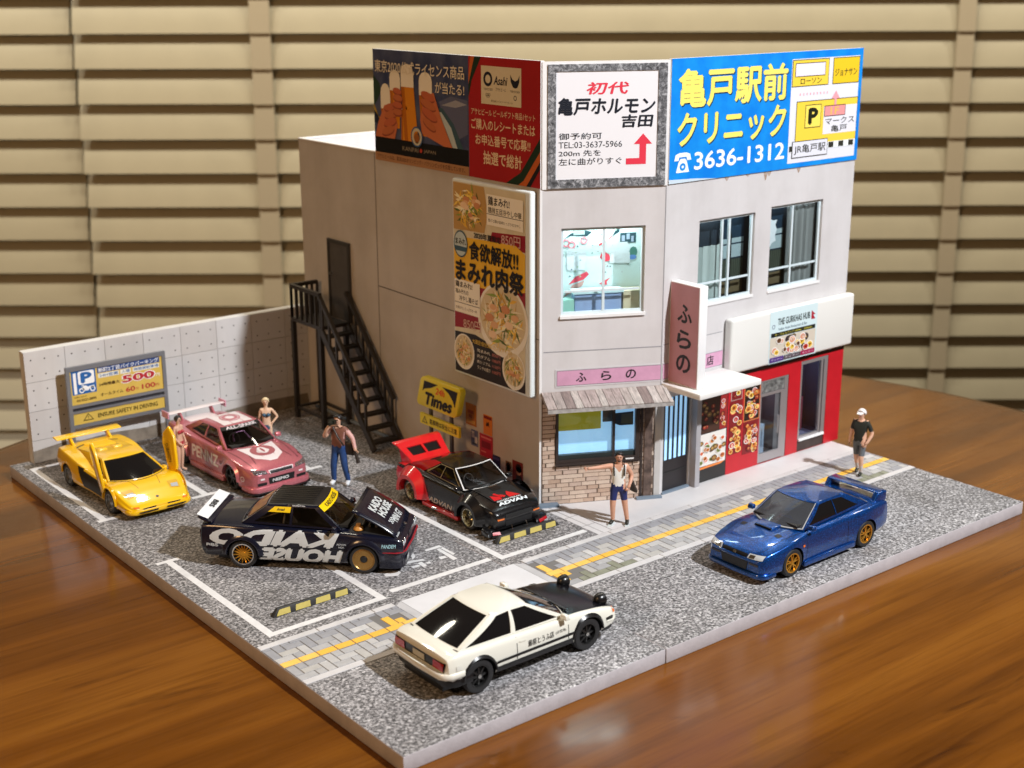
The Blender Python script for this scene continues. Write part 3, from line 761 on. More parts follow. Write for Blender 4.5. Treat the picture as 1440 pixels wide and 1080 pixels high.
# awning of grey planks
def awning():
    q = MB(); q.prism([(-0.05, 2.86), (-0.05, 2.80), (-0.72, 2.60), (-0.72, 2.66)], 0.0, 3.10, 'x'); aw = bpart(q, 'awning', mat('awning_board', (0.33, 0.29, 0.27), 0.8), 'corner')
    cols = ((0.42, 0.37, 0.34), (0.33, 0.285, 0.265), (0.50, 0.46, 0.43), (0.24, 0.19, 0.175), (0.46, 0.42, 0.385), (0.37, 0.31, 0.29))
    ms = []
    for i, c in enumerate(cols):
        m, nt, b = node_mat('awning_plank_%d' % i); tc = nt.nodes.new('ShaderNodeTexCoord').outputs['Object']
        mp = nt.nodes.new('ShaderNodeMapping'); nt.links.new(tc, mp.inputs[0]); mp.inputs['Scale'].default_value = (22, 3, 3)
        n = tex(nt, 'ShaderNodeTexNoise', mp.outputs[0], Scale=1.0, Detail=6.0, Roughness=0.7)
        nt.links.new(ramp(nt, n.outputs['Fac'], [(0.35, tuple(x * 0.55 for x in c)), (0.55, c), (0.7, tuple(x * 1.25 for x in c))]), b.inputs['Base Color']); b.inputs['Roughness'].default_value = 0.8; ms.append(m)
    x = 0.0; i = 0
    while x < 3.08:
        w = random.uniform(0.17, 0.27); b = min(x + w, 3.10); g = 0.006; t = random.uniform(0.018, 0.03)
        p = MB(); o_ = random.uniform(0, 0.025); p.hexa([(x + g, -0.725 - o_, 2.66), (b - g, -0.725 - o_, 2.66), (b - g, -0.052, 2.865), (x + g, -0.052, 2.865)], [(x + g, -0.73 - o_, 2.66 + t), (b - g, -0.73 - o_, 2.66 + t), (b - g, -0.052, 2.868 + t), (x + g, -0.052, 2.868 + t)])
        p.build('plank', random.choice(ms), aw); x += w
    p = MB(); p.box(0.0, 3.10, -0.755, -0.722, 2.575, 2.655); p.build('fascia', mat('awning_fascia', (0.42, 0.40, 0.385), 0.8, var=0.4, vscale=7), aw)
    p = MB(); p.box(0.0, 3.0, -0.05, -0.004, 2.79, 2.885); p.build('ledger', mat('awning_board', (0.3, 0.3, 0.3)), aw)
awning()
# ---- front ground floor: slatted dark door, posts, shopfront
q = MB(); q.box(0.14, 1.05, 0.06, 0.10, 0.03, 2.49); d1 = bpart(q, 'door', mat('dark_door', (0.018, 0.015, 0.017), 0.4), 'front')
for k in range(5):
    a = 0.20 + k * 0.163; q = MB(); q.box(a, a + 0.115, 0.050, 0.0585, 0.86, 2.47); q.build('lit_strip', LITB, d1)
for k in range(6):
    a = 0.165 + k * 0.163; q = MB(); q.box(a - 0.0, a + 0.030, 0.02, 0.057, 0.86, 2.48); q.build('bar', DARKPLASTIC, d1)
q = MB(); q.box(0.16, 1.03, 0.04, 0.0585, 0.50, 0.53); q.build('rail', DARKPLASTIC, d1)
q = MB(); q.box(0.10, 1.05, -0.05, 0.05, 0.006, 0.05); bpart(q, 'doorstep', FOOT, 'front')
q = MB(); q.box(1.09, 1.25, -0.20, -0.004, 0.006, 2.40); bpart(q, 'post', mat('grey_post', (0.36, 0.35, 0.37), 0.5), 'front')
q = MB(); q.box(1.05, 1.5, -0.22, -0.01, 0.006, 0.04); 
def food_print(parent, x0, x1, z0, z1, y, bg, rng, n, kinds, rad=(0.07, 0.13)):
    """a printed menu picture: dishes scattered over a ground colour"""
    pr = Print(); pr.add(bg, y, rect(x0, x1, z0, z1))
    for k in range(n):
        r = rng.uniform(*rad); cx = rng.uniform(x0 + r, x1 - r); cz = rng.uniform(z0 + r * 0.8, z1 - r * 0.8)
        rim, fill, top = rng.choice(kinds)
        yy = y - 0.003 - 0.0012 * k
        pr.add(srgb(*rim), yy, ell(cx, cz, r, r * 0.8, 14))
        pr.add(srgb(*fill), yy - 0.0004, ell(cx, cz, r * 0.8, r * 0.62, 12))
        ps = []
        for t in range(4):
            a = rng.uniform(0, 6.28); d = rng.uniform(0, r * 0.45); s = rng.uniform(0.12, 0.3) * r
            ps.append(ell(cx + d * math.cos(a), cz + d * math.sin(a) * 0.8, s, s * 0.7, 7))
        pr.add(srgb(*top), yy - 0.0008, *ps)
    return pr.build('food_print', parent)
KIND_A = [((236, 232, 226), (196, 120, 60), (150, 60, 30)), ((230, 226, 220), (120, 130, 60), (70, 90, 40)), ((240, 236, 230), (214, 90, 50), (236, 150, 90)), ((60, 50, 44), (150, 110, 60), (220, 190, 120))]
KIND_B = [((120, 40, 30), (200, 110, 50), (240, 200, 120)), ((230, 220, 200), (220, 180, 60), (150, 60, 30)), ((60, 24, 20), (150, 50, 40), (230, 170, 110)), ((235, 230, 225), (190, 60, 60), (245, 220, 190))]
# the menu board
mn = thing('menu_board', 'black menu board with food photographs beside the slatted dark door', 'menu board', fpos('front', 1.27, -0.006, 0.02), 0)
q = MB(); q.box(0, 1.09, -0.05, 0.0, 0.0, 2.42); q.build('board', mat('menu_black', (0.02, 0.02, 0.02), 0.4), mn)
rg = random.Random(5)
food_print(mn, 0.04, 0.78, 1.30, 2.20, -0.053, srgb(70, 44, 34), rg, 18, KIND_B[2:3] + KIND_A[3:4], (0.06, 0.11))
food_print(mn, 0.80, 1.07, 1.30, 2.20, -0.053, srgb(150, 40, 40), rg, 9, KIND_B, (0.05, 0.09))
food_print(mn, 0.04, 1.06, 0.42, 1.28, -0.053, srgb(226, 222, 216), rg, 26, KIND_A, (0.06, 0.11))
flat(mn, 'menu_print', srgb(226, 130, 60), -0.0525, [(0.04, 0.40), (0.1, 0.34), (0.9, 0.36), (1.06, 0.42)])
# red shopfront
RED = mat('shop_red', (0.52, 0.012, 0.022), 0.35, var=0.12, vscale=1.5)
q = MB(); holed(q, 2.375, 6.925, 0.01, 2.62, -0.05, -0.004, [(3.60, 4.70, 0.011, 2.30), (5.18, 6.30, 0.011, 2.56)]); sf = bpart(q, 'shopfront', RED, 'front')
q = MB(); q.box(2.376, 6.925, -0.06, -0.004, 2.622, 2.76); q.build('dark_lintel', mat('dark_lintel', (0.03, 0.012, 0.012), 0.5), sf)
rg = random.Random(11)
for (a, b, c, d, frame) in ((2.43, 2.92, 0.52, 1.98, 0), (3.0, 3.56, 1.34, 2.24, 1), (2.97, 3.56, 0.42, 1.31, 0), (2.50, 2.87, 2.0, 2.25, 2)):
    if frame: flat(sf, 'menu_frame', srgb(206, 120, 70) if frame == 1 else srgb(170, 150, 140), -0.053, rect(a - 0.03, b + 0.03, c - 0.03, d + 0.03))
    food_print(sf, a, b, c, d, -0.056, srgb(128, 30, 34) if frame != 1 else srgb(40, 26, 20), rg, 22 if frame != 2 else 3, KIND_B + [((200, 60, 50), (240, 200, 120), (120, 140, 60)), ((240, 210, 120), (210, 120, 50), (90, 60, 30))], (0.055, 0.13) if frame != 2 else (0.06, 0.1))
# glazed shop door with transom
ALU = mat('aluminium_frame', (0.42, 0.40, 0.41), 0.35, 0.6)
q = MB()
for a, b, c, d in ((3.61, 3.66, 0.04, 2.29), (4.42, 4.55, 0.04, 1.92), (4.55, 4.69, 0.02, 2.29), (3.66, 4.42, 0.04, 0.28), (3.66, 4.42, 1.86, 1.94), (3.66, 4.55, 2.25, 2.29)): q.box(a, b, -0.04, 0.02, c, d)
gd = bpart(q, 'door', ALU, 'front')
pane(gd, 3.66, 4.42, 0.28, 1.86, -0.01)
q = MB(); q.box(3.66, 4.55, -0.03, -0.005, 1.95, 2.24); tr = q.build('transom_sign', mat('transom_dark', (0.06, 0.06, 0.058), 0.5, var=0.7, vscale=9, var2=(0.25, 0.25, 0.24)), gd)
q = MB(); q.tube([(4.33, -0.06, 0.75), (4.33, -0.06, 1.25)], 0.018, 8); q.build('handle', ALU, gd)
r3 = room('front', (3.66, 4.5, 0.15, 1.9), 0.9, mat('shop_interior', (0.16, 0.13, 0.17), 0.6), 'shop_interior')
q = MB(); q.box(3.6, 4.4, 0.45, 0.85, 0.04, 0.85); q.build('counter', mat('counter_blue', (0.28, 0.36, 0.48), 0.4), r3)
q = MB(); q.box(3.6, 4.3, 0.70, 0.88, 0.86, 1.75); q.build('wall_print', mat('shop_maroon', (0.16, 0.03, 0.05), 0.5), r3)
q = MB(); q.lathe([(0.0, 0.40), (0.12, 0.40), (0.12, 0.449)], 14, 'y', (3.95, 0, 0.52)); q.lathe([(0.0, 0.40), (0.1, 0.40), (0.1, 0.449)], 14, 'y', (3.72, 0, 0.45)); q.build('fan', DARKPLASTIC, r3)
room_light('front', 4.1, 0.5, 1.98, 3.0, (0.85, 0.9, 1.0), 0.7)
# tall shop window
q = MB()
for a, b, c, d in ((5.19, 5.25, 0.34, 2.55), (6.02, 6.10, 0.42, 2.46), (6.14, 6.29, 0.34, 2.55), (5.25, 6.02, 0.36, 0.44), (5.25, 6.14, 2.46, 2.55)): q.box(a, b, -0.045, 0.03, c, d)
sw = bpart(q, 'window', ALU, 'front')
pane(sw, 5.25, 6.02, 0.44, 2.46, 0.0)
q = MB(); q.box(5.20, 6.24, -0.10, -0.052, 0.32, 0.38); q.build('sill', WHITE, sw)
q = MB(); q.box(5.19, 6.29, -0.03, -0.004, 0.012, 0.31); q.build('apron', mat('apron_brown', (0.055, 0.035, 0.03), 0.5, var=0.4, vscale=4), sw)
r4 = room('front', (5.3, 6.2, 0.45, 2.4), 0.8, mat('shop_interior_violet', (0.10, 0.10, 0.19), 0.6), 'shop_interior')
q = MB(); q.box(5.25, 6.0, 0.5, 0.78, 0.36, 1.30); q.build('sofa', mat('shop_maroon', (0.16, 0.03, 0.05)), r4)
q = MB(); q.box(5.3, 5.75, 0.40, 0.48, 1.0, 1.16); q.build('menu_stand', mat('menu_stand', (0.4, 0.5, 0.55), 0.5), r4)
for k, c in enumerate(((0.35, 0.3, 0.5), (0.3, 0.1, 0.15), (0.2, 0.25, 0.5))):
    q = MB(); q.box(5.32 + 0.22 * k, 5.48 + 0.22 * k, 0.7, 0.78, 1.5, 2.3); q.build('wall_print', ink(*c), r4)
room_light('front', 5.75, 0.4, 2.5, 2.5, (0.8, 0.85, 1.0), 0.8)
# pale soffit canopy over the slatted door
q = MB(); q.box(0.0, 2.16, -1.30, -0.004, 2.78, 2.93); bevel(bpart(q, 'canopy', mat('canopy_white', (0.78, 0.77, 0.74), 0.5), 'front'), 0.02)
# pink shop bands printed on the walls (corner, and round on the front)
PINK = mat('pink_band', (0.62, 0.33, 0.48), 0.5, var=0.12, vscale=3)
q = MB(); q.box(0.35, 2.98, -0.012, -0.002, 2.98, 3.43); bn = bpart(q, 'name_band', mat('band_border', (0.56, 0.55, 0.57), 0.5), 'corner')
flat(bn, 'band_line', ink(0.25, 0.2, 0.24), -0.0135, rect(0.385, 2.98, 3.015, 3.40)); flat(bn, 'band_print', PINK, -0.015, rect(0.40, 2.98, 3.03, 3.385))
for ch, a in (('ふ', 0.86), ('ら', 1.48), ('の', 2.10)): text(bn, ch, BLACKPRINT, a, a + 0.26, 3.10, 3.33, -0.018, 0.02)
q = MB(); q.box(0.02, 2.12, -0.012, -0.002, 2.98, 3.43); bn = bpart(q, 'name_band', mat('band_border', (0.5, 0.5, 0.5)), 'front')
flat(bn, 'band_line', ink(0.25, 0.2, 0.24), -0.0135, rect(0.03, 2.12, 3.015, 3.40)); flat(bn, 'band_print', PINK, -0.015, rect(0.03, 2.12, 3.03, 3.385))
text(bn, '店', BLACKPRINT, 1.55, 1.80, 3.08, 3.33, -0.018, 0.015)
# rust streaks below the clinic billboard
RUST = mat('rust_stain', (0.30, 0.18, 0.10), 0.8, var=0.4, vscale=12, var2=(0.45, 0.40, 0.37))
for a, l in ((1.95, 0.10), (3.35, 0.22), (3.48, 0.12), (4.6, 0.14), (2.7, 0.06)):
    q = MB(); q.poly([(a, -0.003, 7.745), (a + 0.07, -0.003, 7.745 - l), (a + 0.11, -0.003, 7.745 - l * 0.8), (a + 0.16, -0.003, 7.745)]); bpart(q, 'rust_stain', RUST, 'front')
# ================================================================== signs on the building
def board(name, label, fr, u0, z0, w, h, m, th=0.10, d=-0.03, cat='billboard'):
    r = thing(name, label, cat, fpos(fr, u0, d, z0), R_(FR[fr][1]))
    q = MB(); q.box(0, w, 0, th, 0, h); q.build('board', m, r)
    return r
# --- beer billboard on the side wall: left picture, right red panel
bb = board('beer_billboard', 'dark blue and red beer advertising billboard on the shaded side parapet', 'left', 4.05, 7.76, 6.80, 2.86, WHITE)
NAVY = mat('billboard_navy', (0.03, 0.043, 0.115), 0.35, var=0.6, vscale=1.1, var2=(0.10, 0.115, 0.19))
SKIN_P = srgb(196, 110, 70); SKIN_D = srgb(140, 66, 44); FOAM_P = srgb(236, 226, 206); BEER = srgb(214, 132, 24); BEER2 = srgb(178, 98, 12)
flat(bb, 'picture_ground', NAVY, -0.004, rect(0, 4.12, 0.0, 2.86))
flat(bb, 'picture_ground', srgb(168, 122, 84), -0.006, rect(0.0, 4.10, -0.0, 0.24))
flat(bb, 'picture_ground', srgb(10, 10, 14), -0.0065, rect(0.02, 4.10, 0.22, 0.62))
flat(bb, 'cloud_print', srgb(92, 96, 122), -0.006, [(2.9, 1.7), (3.4, 1.86), (4.08, 1.8), (4.08, 1.0), (3.6, 0.8), (3.2, 1.1)])
flat(bb, 'cloud_print', srgb(150, 150, 160), -0.007, [(3.0, 1.62), (3.6, 1.78), (4.05, 1.7), (3.6, 1.6)])
flat(bb, 'swirl_print', srgb(34, 60, 44), -0.007, [(0.0, 2.2), (0.28, 2.0), (0.34, 1.8), (0.2, 1.6), (0.0, 1.4)]); flat(bb, 'swirl_print', srgb(196, 160, 40), -0.0075, [(0.0, 1.46), (0.3, 1.0), (0.42, 1.0), (0.02, 1.3)])
flat(bb, 'swirl_print', srgb(30, 40, 60), -0.0076, [(0.0, 1.3), (0.4, 0.95), (0.5, 0.85), (0.0, 1.0)])
flat(bb, 'sleeve_print', srgb(56, 84, 96), -0.0078, [(2.75, 1.55), (3.05, 1.55), (3.5, 1.2), (3.9, 0.62), (3.0, 0.62), (2.8, 1.0)]); flat(bb, 'sleeve_print', srgb(180, 190, 190), -0.008, [(2.85, 1.45), (3.0, 1.45), (3.4, 1.1), (3.65, 0.62), (3.45, 0.62), (3.2, 1.0)])
def glass_print(cx, z0, z1, w0, w1, foam, y, lean=0.0):
    flat(bb, 'glass_print', BEER, y, [(cx - w0, z0), (cx + w0, z0), (cx + lean + w1, z1 - foam), (cx + lean - w1, z1 - foam)])
    flat(bb, 'glass_print', BEER2, y - 0.0005, [(cx - w0, z0), (cx - w0 * 0.5, z0), (cx + lean - w1 * 0.45, z1 - foam), (cx + lean - w1, z1 - foam)])
    flat(bb, 'foam_print', FOAM_P, y - 0.001, [(cx + lean - w1, z1 - foam)] + [(cx + lean + w1 * math.cos(R_(a)), z1 - foam * 0.35 + foam * 0.4 * math.sin(R_(a))) for a in range(180, -1, -30)][::1] + [(cx + lean + w1, z1 - foam)])
def hand_print(pts, fingers, y):
    pr = Print(); pr.add(SKIN_P, y, pts)
    for k, (cx, cz, rx, rz, rot) in enumerate(fingers):
        c, s = math.cos(R_(rot)), math.sin(R_(rot))
        e = [(cx + a * c - b * s, cz + a * s + b * c) for a, b in ell(0, 0, rx, rz, 14)]
        e2 = [(cx + a * c - b * s, cz + a * s + b * c - 0.04) for a, b in ell(0, 0, rx, rz, 14)]
        pr.add(SKIN_D, y - 0.001 - 0.001 * k, e2); pr.add(srgb(186, 96 + 8 * (k % 2), 62), y - 0.0015 - 0.001 * k, e)
    pr.build('hand_print', bb)
glass_print(0.55, 0.9, 1.98, 0.16, 0.22, 0.62, -0.010); glass_print(1.0, 0.9, 2.35, 0.18, 0.24, 0.5, -0.012); glass_print(1.7, 0.62, 2.52, 0.30, 0.28, 0.55, -0.0155, -0.14); glass_print(2.35, 0.8, 2.36, 0.2, 0.28, 0.55, -0.0135)
glass_print(1.4, 0.62, 1.5, 0.16, 0.12, 0.1, -0.0145)
hand_print([(0.05, 0.62), (0.95, 0.62), (1.1, 1.0), (0.8, 1.5), (0.5, 1.45), (0.2, 1.0)], [(0.75, 1.42, 0.26, 0.09, 10), (0.80, 1.24, 0.30, 0.10, 12), (0.76, 1.04, 0.30, 0.10, 14), (0.66, 0.82, 0.30, 0.10, 16)], -0.018)
hand_print([(0.95, 1.2), (1.3, 1.2), (1.25, 1.85), (1.0, 1.9)], [(1.12, 1.85, 0.2, 0.075, -8), (1.14, 1.68, 0.22, 0.08, -6), (1.12, 1.5, 0.22, 0.08, -4), (1.12, 1.32, 0.2, 0.08, -2)], -0.024)
hand_print([(2.1, 1.2), (2.2, 0.85), (3.1, 0.62), (3.45, 0.62), (3.0, 1.3), (2.7, 1.9), (2.3, 1.8)], [(2.45, 1.80, 0.3, 0.10, -14), (2.46, 1.60, 0.34, 0.10, -16), (2.52, 1.36, 0.34, 0.11, -20), (2.50, 1.12, 0.3, 0.10, -24)], -0.018)
flat(bb, 'emblem_print', srgb(196, 186, 160), -0.026, *ring(1.95, 0.76, 0.14, 0.22, 20)); flat(bb, 'emblem_print', srgb(60, 90, 130), -0.027, *ring(1.95, 0.76, 0.22, 0.26, 20)); flat(bb, 'emblem_print', srgb(150, 90, 40), -0.026, ell(1.95, 0.72, 0.11, 0.13))
CREAM = srgb(226, 214, 190)
text(bb, '東京2020公式ライセンス商品', CREAM, 0.12, 3.98, 2.28, 2.60, -0.029, 0.010)
text(bb, 'が当たる!', CREAM, 2.78, 3.98, 1.90, 2.18, -0.029, 0.010)
text(bb, 'KANPAI', srgb(150, 136, 116), 1.28, 1.98, 0.36, 0.47, -0.010); flat(bb, 'emblem_print', srgb(190, 60, 40), -0.010, ell(2.1, 0.42, 0.055, 0.055, 12)); text(bb, 'JAPAN', srgb(150, 136, 116), 2.22, 2.74, 0.36, 0.47, -0.010)
text(bb, 'アサヒビールは、東京2020オリンピック・パラリンピックを応援しています。', srgb(70, 40, 24), 0.10, 3.95, 0.06, 0.18, -0.008)
REDP = mat('billboard_red', (0.40, 0.012, 0.016), 0.32, var=0.1, vscale=1)
flat(bb, 'panel_ground', REDP, -0.005, rect(4.12, 6.80, 0.0, 2.86))
flat(bb, 'stripe_print', srgb(24, 50, 34), -0.007, [(4.12, 2.2), (4.3, 2.86), (4.62, 2.86), (4.25, 2.3), (4.12, 1.9)]); flat(bb, 'stripe_print', srgb(24, 50, 34), -0.007, [(5.55, 0.0), (6.1, 0.30), (6.8, 1.15), (6.8, 0.85), (6.2, 0.12), (6.0, 0.0)])
flat(bb, 'stripe_print', srgb(196, 96, 40), -0.0075, [(4.12, 2.4), (4.2, 2.86), (4.36, 2.86), (4.12, 2.2)]); flat(bb, 'stripe_print', srgb(196, 96, 40), -0.0075, [(6.0, 0.0), (6.2, 0.12), (6.8, 0.85), (6.8, 0.62), (6.3, 0.0)])
flat(bb, 'stripe_print', srgb(20, 22, 26), -0.0077, [(6.3, 0.0), (6.8, 0.62), (6.8, 0.45), (6.45, 0.0)])
CRM2 = srgb(216, 204, 176)
flat(bb, 'logo_ground', CRM2, -0.009, rect(4.62, 6.12, 1.78, 2.66))
INKN = srgb(26, 28, 44)
flat(bb, 'logo_print', INKN, -0.011, *ring(4.88, 2.36, 0.10, 0.17, 20, 1.0))
flat(bb, 'logo_print', INKN, -0.011, [(5.72, 2.5), (5.74, 2.34), (5.82, 2.22), (5.9, 2.2), (5.98, 2.22), (6.05, 2.34), (6.06, 2.5), (6.0, 2.4), (5.9, 2.36), (5.8, 2.4)])
text(bb, 'Asahi', INKN, 5.10, 5.62, 2.24, 2.44, -0.011, 0.02, 0.25); text(bb, 'アサヒビール', INKN, 5.18, 5.56, 2.10, 2.18, -0.011)
text(bb, 'TOKYO 2020', INKN, 4.72, 5.06, 2.10, 2.15, -0.011); text(bb, 'TOKYO 2020', INKN, 5.72, 6.06, 2.10, 2.15, -0.011)
flat(bb, 'logo_print', srgb(90, 90, 90), -0.011, *ring(4.82, 2.0, 0.025, 0.035, 12), *ring(4.88, 2.0, 0.025, 0.035, 12), *ring(4.94, 2.0, 0.025, 0.035, 12), *ring(4.85, 1.965, 0.025, 0.035, 12), *ring(4.91, 1.965, 0.025, 0.035, 12), *ring(5.9, 1.98, 0.04, 0.06, 12))
text(bb, '東京2020ゴールドパートナー(ビール)', srgb(90, 80, 70), 5.0, 5.8, 1.83, 1.89, -0.011)
CRT = srgb(232, 206, 170)
text(bb, 'アサヒビール ビールギフト商品1セット', CRT, 4.22, 6.62, 1.50, 1.66, -0.009, 0.006)
text(bb, 'ご購入のレシートまたは', CRT, 4.22, 6.62, 1.16, 1.42, -0.009, 0.014)
text(bb, 'お申込番号で応募!!', CRT, 4.38, 6.45, 0.80, 1.06, -0.009, 0.014)
text(bb, '抽選で総計', CRT, 4.68, 6.15, 0.36, 0.68, -0.009, 0.016)
# --- corner billboard: white with a charcoal drawn frame
def charcoal():
    m, nt, b = node_mat('charcoal_frame'); tc = nt.nodes.new('ShaderNodeTexCoord').outputs['Object']
    n = tex(nt, 'ShaderNodeTexNoise', tc, Scale=9.0, Detail=8.0, Roughness=0.75, Distortion=0.8)
    nt.links.new(ramp(nt, n.outputs['Fac'], [(0.36, (0.02, 0.02, 0.022)), (0.5, (0.13, 0.135, 0.145)), (0.64, (0.48, 0.49, 0.51))]), b.inputs['Base Color']); b.inputs['Roughness'].default_value = 0.6
    return m
cb = board('corner_billboard', 'white restaurant billboard with charcoal frame and red arrow on the chamfered corner', 'corner', 0.01, 7.74, 3.0, 2.86, WHITE)
CH = charcoal()
q = MB()
for a, b, c, d in ((0.12, 0.31, 0.02, 2.80), (2.72, 2.93, 0.02, 2.80), (0.31, 2.72, 2.64, 2.80), (0.31, 2.72, 0.02, 0.22)): q.box(a, b, -0.025, -0.001, c, d)
q.build('frame', CH, cb)
flat(cb, 'sign_ground', mat('sign_white', (0.80, 0.80, 0.83), 0.4), -0.004, rect(0.31, 2.72, 0.22, 2.64))
SRED = srgb(222, 58, 78); SBLK = srgb(30, 34, 44)
text(cb, '初代', SRED, 1.02, 2.02, 2.12, 2.40, -0.008, 0.025, 0.15)
text(cb, '亀戸ホルモン', SBLK, 0.36, 2.66, 1.66, 2.06, -0.008, 0.03, 0.12)
text(cb, '吉田', SBLK, 1.86, 2.62, 1.36, 1.66, -0.008, 0.03, 0.1)
text(cb, '御予約可', SBLK, 0.38, 1.40, 1.12, 1.27, -0.008, 0.008); text(cb, 'TEL:03-3637-5966', SBLK, 0.38, 1.88, 0.93, 1.07, -0.008)
text(cb, '200m 先を', SBLK, 0.38, 1.38, 0.74, 0.88, -0.008, 0.006); text(cb, '左に曲がりすぐ', SBLK, 0.38, 1.88, 0.54, 0.70, -0.008, 0.006)
flat(cb, 'arrow_print', SRED, -0.008, [(1.98, 0.52), (2.46, 0.52), (2.46, 0.98), (2.60, 0.98), (2.38, 1.22), (2.16, 0.98), (2.30, 0.98), (2.30, 0.66), (1.98, 0.66)])
# --- clinic billboard
kb = board('clinic_billboard', 'bright blue clinic billboard with yellow lettering and a street map', 'front', 0.02, 7.76, 6.93, 2.86, WHITE)
BLUE = mat('clinic_blue', (0.004, 0.20, 0.72), 0.32, var=0.28, vscale=1.2, var2=(0.01, 0.30, 0.80))
flat(kb, 'sign_ground', BLUE, -0.004, rect(0.0, 6.93, 0.0, 2.86))
YEL = srgb(246, 226, 110); YSH = srgb(30, 60, 90)
for (s, a, b, c, d, bd) in (('亀戸駅前', 0.22, 4.03, 1.72, 2.62, 0.028), ('クリニック', 0.22, 4.03, 0.82, 1.62, 0.028)):
    text(kb, s, YSH, a + 0.03, b + 0.03, c - 0.03, d - 0.03, -0.007, bd); text(kb, s, YEL, a, b, c, d, -0.010, bd)
text(kb, '3636-1312', srgb(240, 244, 246), 0.82, 4.03, 0.26, 0.68, -0.008, 0.02)
# telephone pictogram
PW = srgb(236, 242, 244)
flat(kb, 'telephone_print', PW, -0.008, [(0.16, 0.52), (0.2, 0.66), (0.32, 0.70), (0.56, 0.70), (0.68, 0.66), (0.72, 0.52), (0.58, 0.52), (0.56, 0.60), (0.32, 0.60), (0.30, 0.52)], [(0.30, 0.48), (0.36, 0.56), (0.52, 0.56), (0.58, 0.48), (0.66, 0.24), (0.22, 0.24)])
flat(kb, 'telephone_print', BLUE, -0.010, ell(0.44, 0.37, 0.10, 0.09, 14)); flat(kb, 'telephone_print', PW, -0.011, ell(0.44, 0.37, 0.04, 0.035, 10))
flat(kb, 'map_ground', srgb(222, 224, 232), -0.008, rect(4.16, 6.80, 0.12, 2.68))
MY = srgb(240, 206, 70); MK = srgb(50, 50, 44)
def mbox(a, b, c, d, m, y=-0.012):
    flat(kb, 'map_print', MK, y, rect(a - 0.02, b + 0.02, c - 0.02, d + 0.02)); flat(kb, 'map_print', m, y - 0.002, rect(a, b, c, d))
mbox(4.20, 5.56, 2.02, 2.64, MY); mbox(4.30, 5.42, 2.26, 2.56, srgb(228, 222, 236), -0.016); text(kb, 'ローソン', MK, 4.50, 5.30, 2.06, 2.20, -0.020, 0.006)
mbox(5.76, 6.78, 2.02, 2.64, srgb(232, 194, 40)); text(kb, 'ジョナサン', MK, 5.82, 6.70, 2.20, 2.38, -0.020, 0.006)
mbox(4.42, 6.79, 0.56, 1.62, MY); flat(kb, 'map_print', srgb(224, 224, 232), -0.0165, rect(5.46, 6.79, 0.76, 1.46))
mbox(4.76, 5.34, 0.98, 1.52, srgb(244, 220, 96), -0.017); text(kb, 'P', srgb(30, 34, 24), 4.86, 5.24, 1.04, 1.46, -0.021, 0.05)
mbox(5.50, 6.30, 1.22, 1.46, srgb(232, 150, 150), -0.019); text(kb, '1F', srgb(240, 190, 90), 5.72, 6.06, 1.25, 1.43, -0.023, 0.01)
flat(kb, 'map_print', srgb(236, 160, 170), -0.021, [(5.86, 1.48), (5.94, 1.48), (5.94, 1.64), (6.06, 1.64), (5.90, 1.84), (5.74, 1.64), (5.86, 1.64)])
flat(kb, 'map_print', srgb(226, 170, 180), -0.012, *[rect(4.5 + 0.13 * k, 4.54 + 0.13 * k, 1.78, 1.84) for k in range(9)])
text(kb, 'マークス', MK, 5.54, 6.70, 1.00, 1.16, -0.021, 0.006); text(kb, '亀戸', MK, 5.78, 6.42, 0.80, 0.97, -0.021, 0.006)
flat(kb, 'rail_print', PW, -0.017, rect(4.20, 6.79, 0.40, 0.56)); flat(kb, 'rail_print', MK, -0.019, *[rect(5.72 + 0.4 * k, 5.92 + 0.4 * k, 0.41, 0.55) for k in range(3)], rect(4.2, 4.3, 0.41, 0.55))
mbox(4.32, 5.66, 0.26, 0.64, srgb(220, 222, 232), -0.021); text(kb, 'JR亀戸駅', MK, 4.38, 5.60, 0.32, 0.57, -0.025, 0.008)
flat(kb, 'stain_print', srgb(196, 214, 226), -0.006, [(0.0, 0.0), (1.6, 0.0), (0.9, 0.06), (0.0, 0.10)])

# --- ramen poster light box on the side wall
rp = thing('ramen_poster', 'tall ramen noodle poster on a white light box on the shaded side wall', 'poster', fpos('left', 7.66, -0.20, 2.74), R_(-90))
LB = mat('lightbox_white', (0.72, 0.78, 0.78), 0.5)
q = MB(); q.box(0, 3.04, 0, 0.198, 0, 4.95); bevel(q.build('light_box', LB, rp), 0.05, 3)
CRP = mat('poster_cream', (0.74, 0.66, 0.48), 0.3, var=0.1, vscale=2); MAR = srgb(150, 24, 44); OCH = srgb(236, 186, 50)
P0, P1 = 0.06, 2.86
flat(rp, 'poster_ground', CRP, -0.004, rect(P0, P1, 0.07, 4.88))
flat(rp, 'poster_ground', MAR, -0.006, [(P0, 1.2), (P1, 1.5), (P1, 2.9), (P0, 2.6)], [(1.5, 3.55), (P1, 3.5), (P1, 3.9), (1.6, 3.82)])
flat(rp, 'poster_ground', OCH, -0.0075, [(P0, 2.45), (0.4, 2.35), (2.2, 2.42), (P1, 2.55), (P1, 3.45), (2.5, 3.62), (0.6, 3.55), (P0, 3.2)])
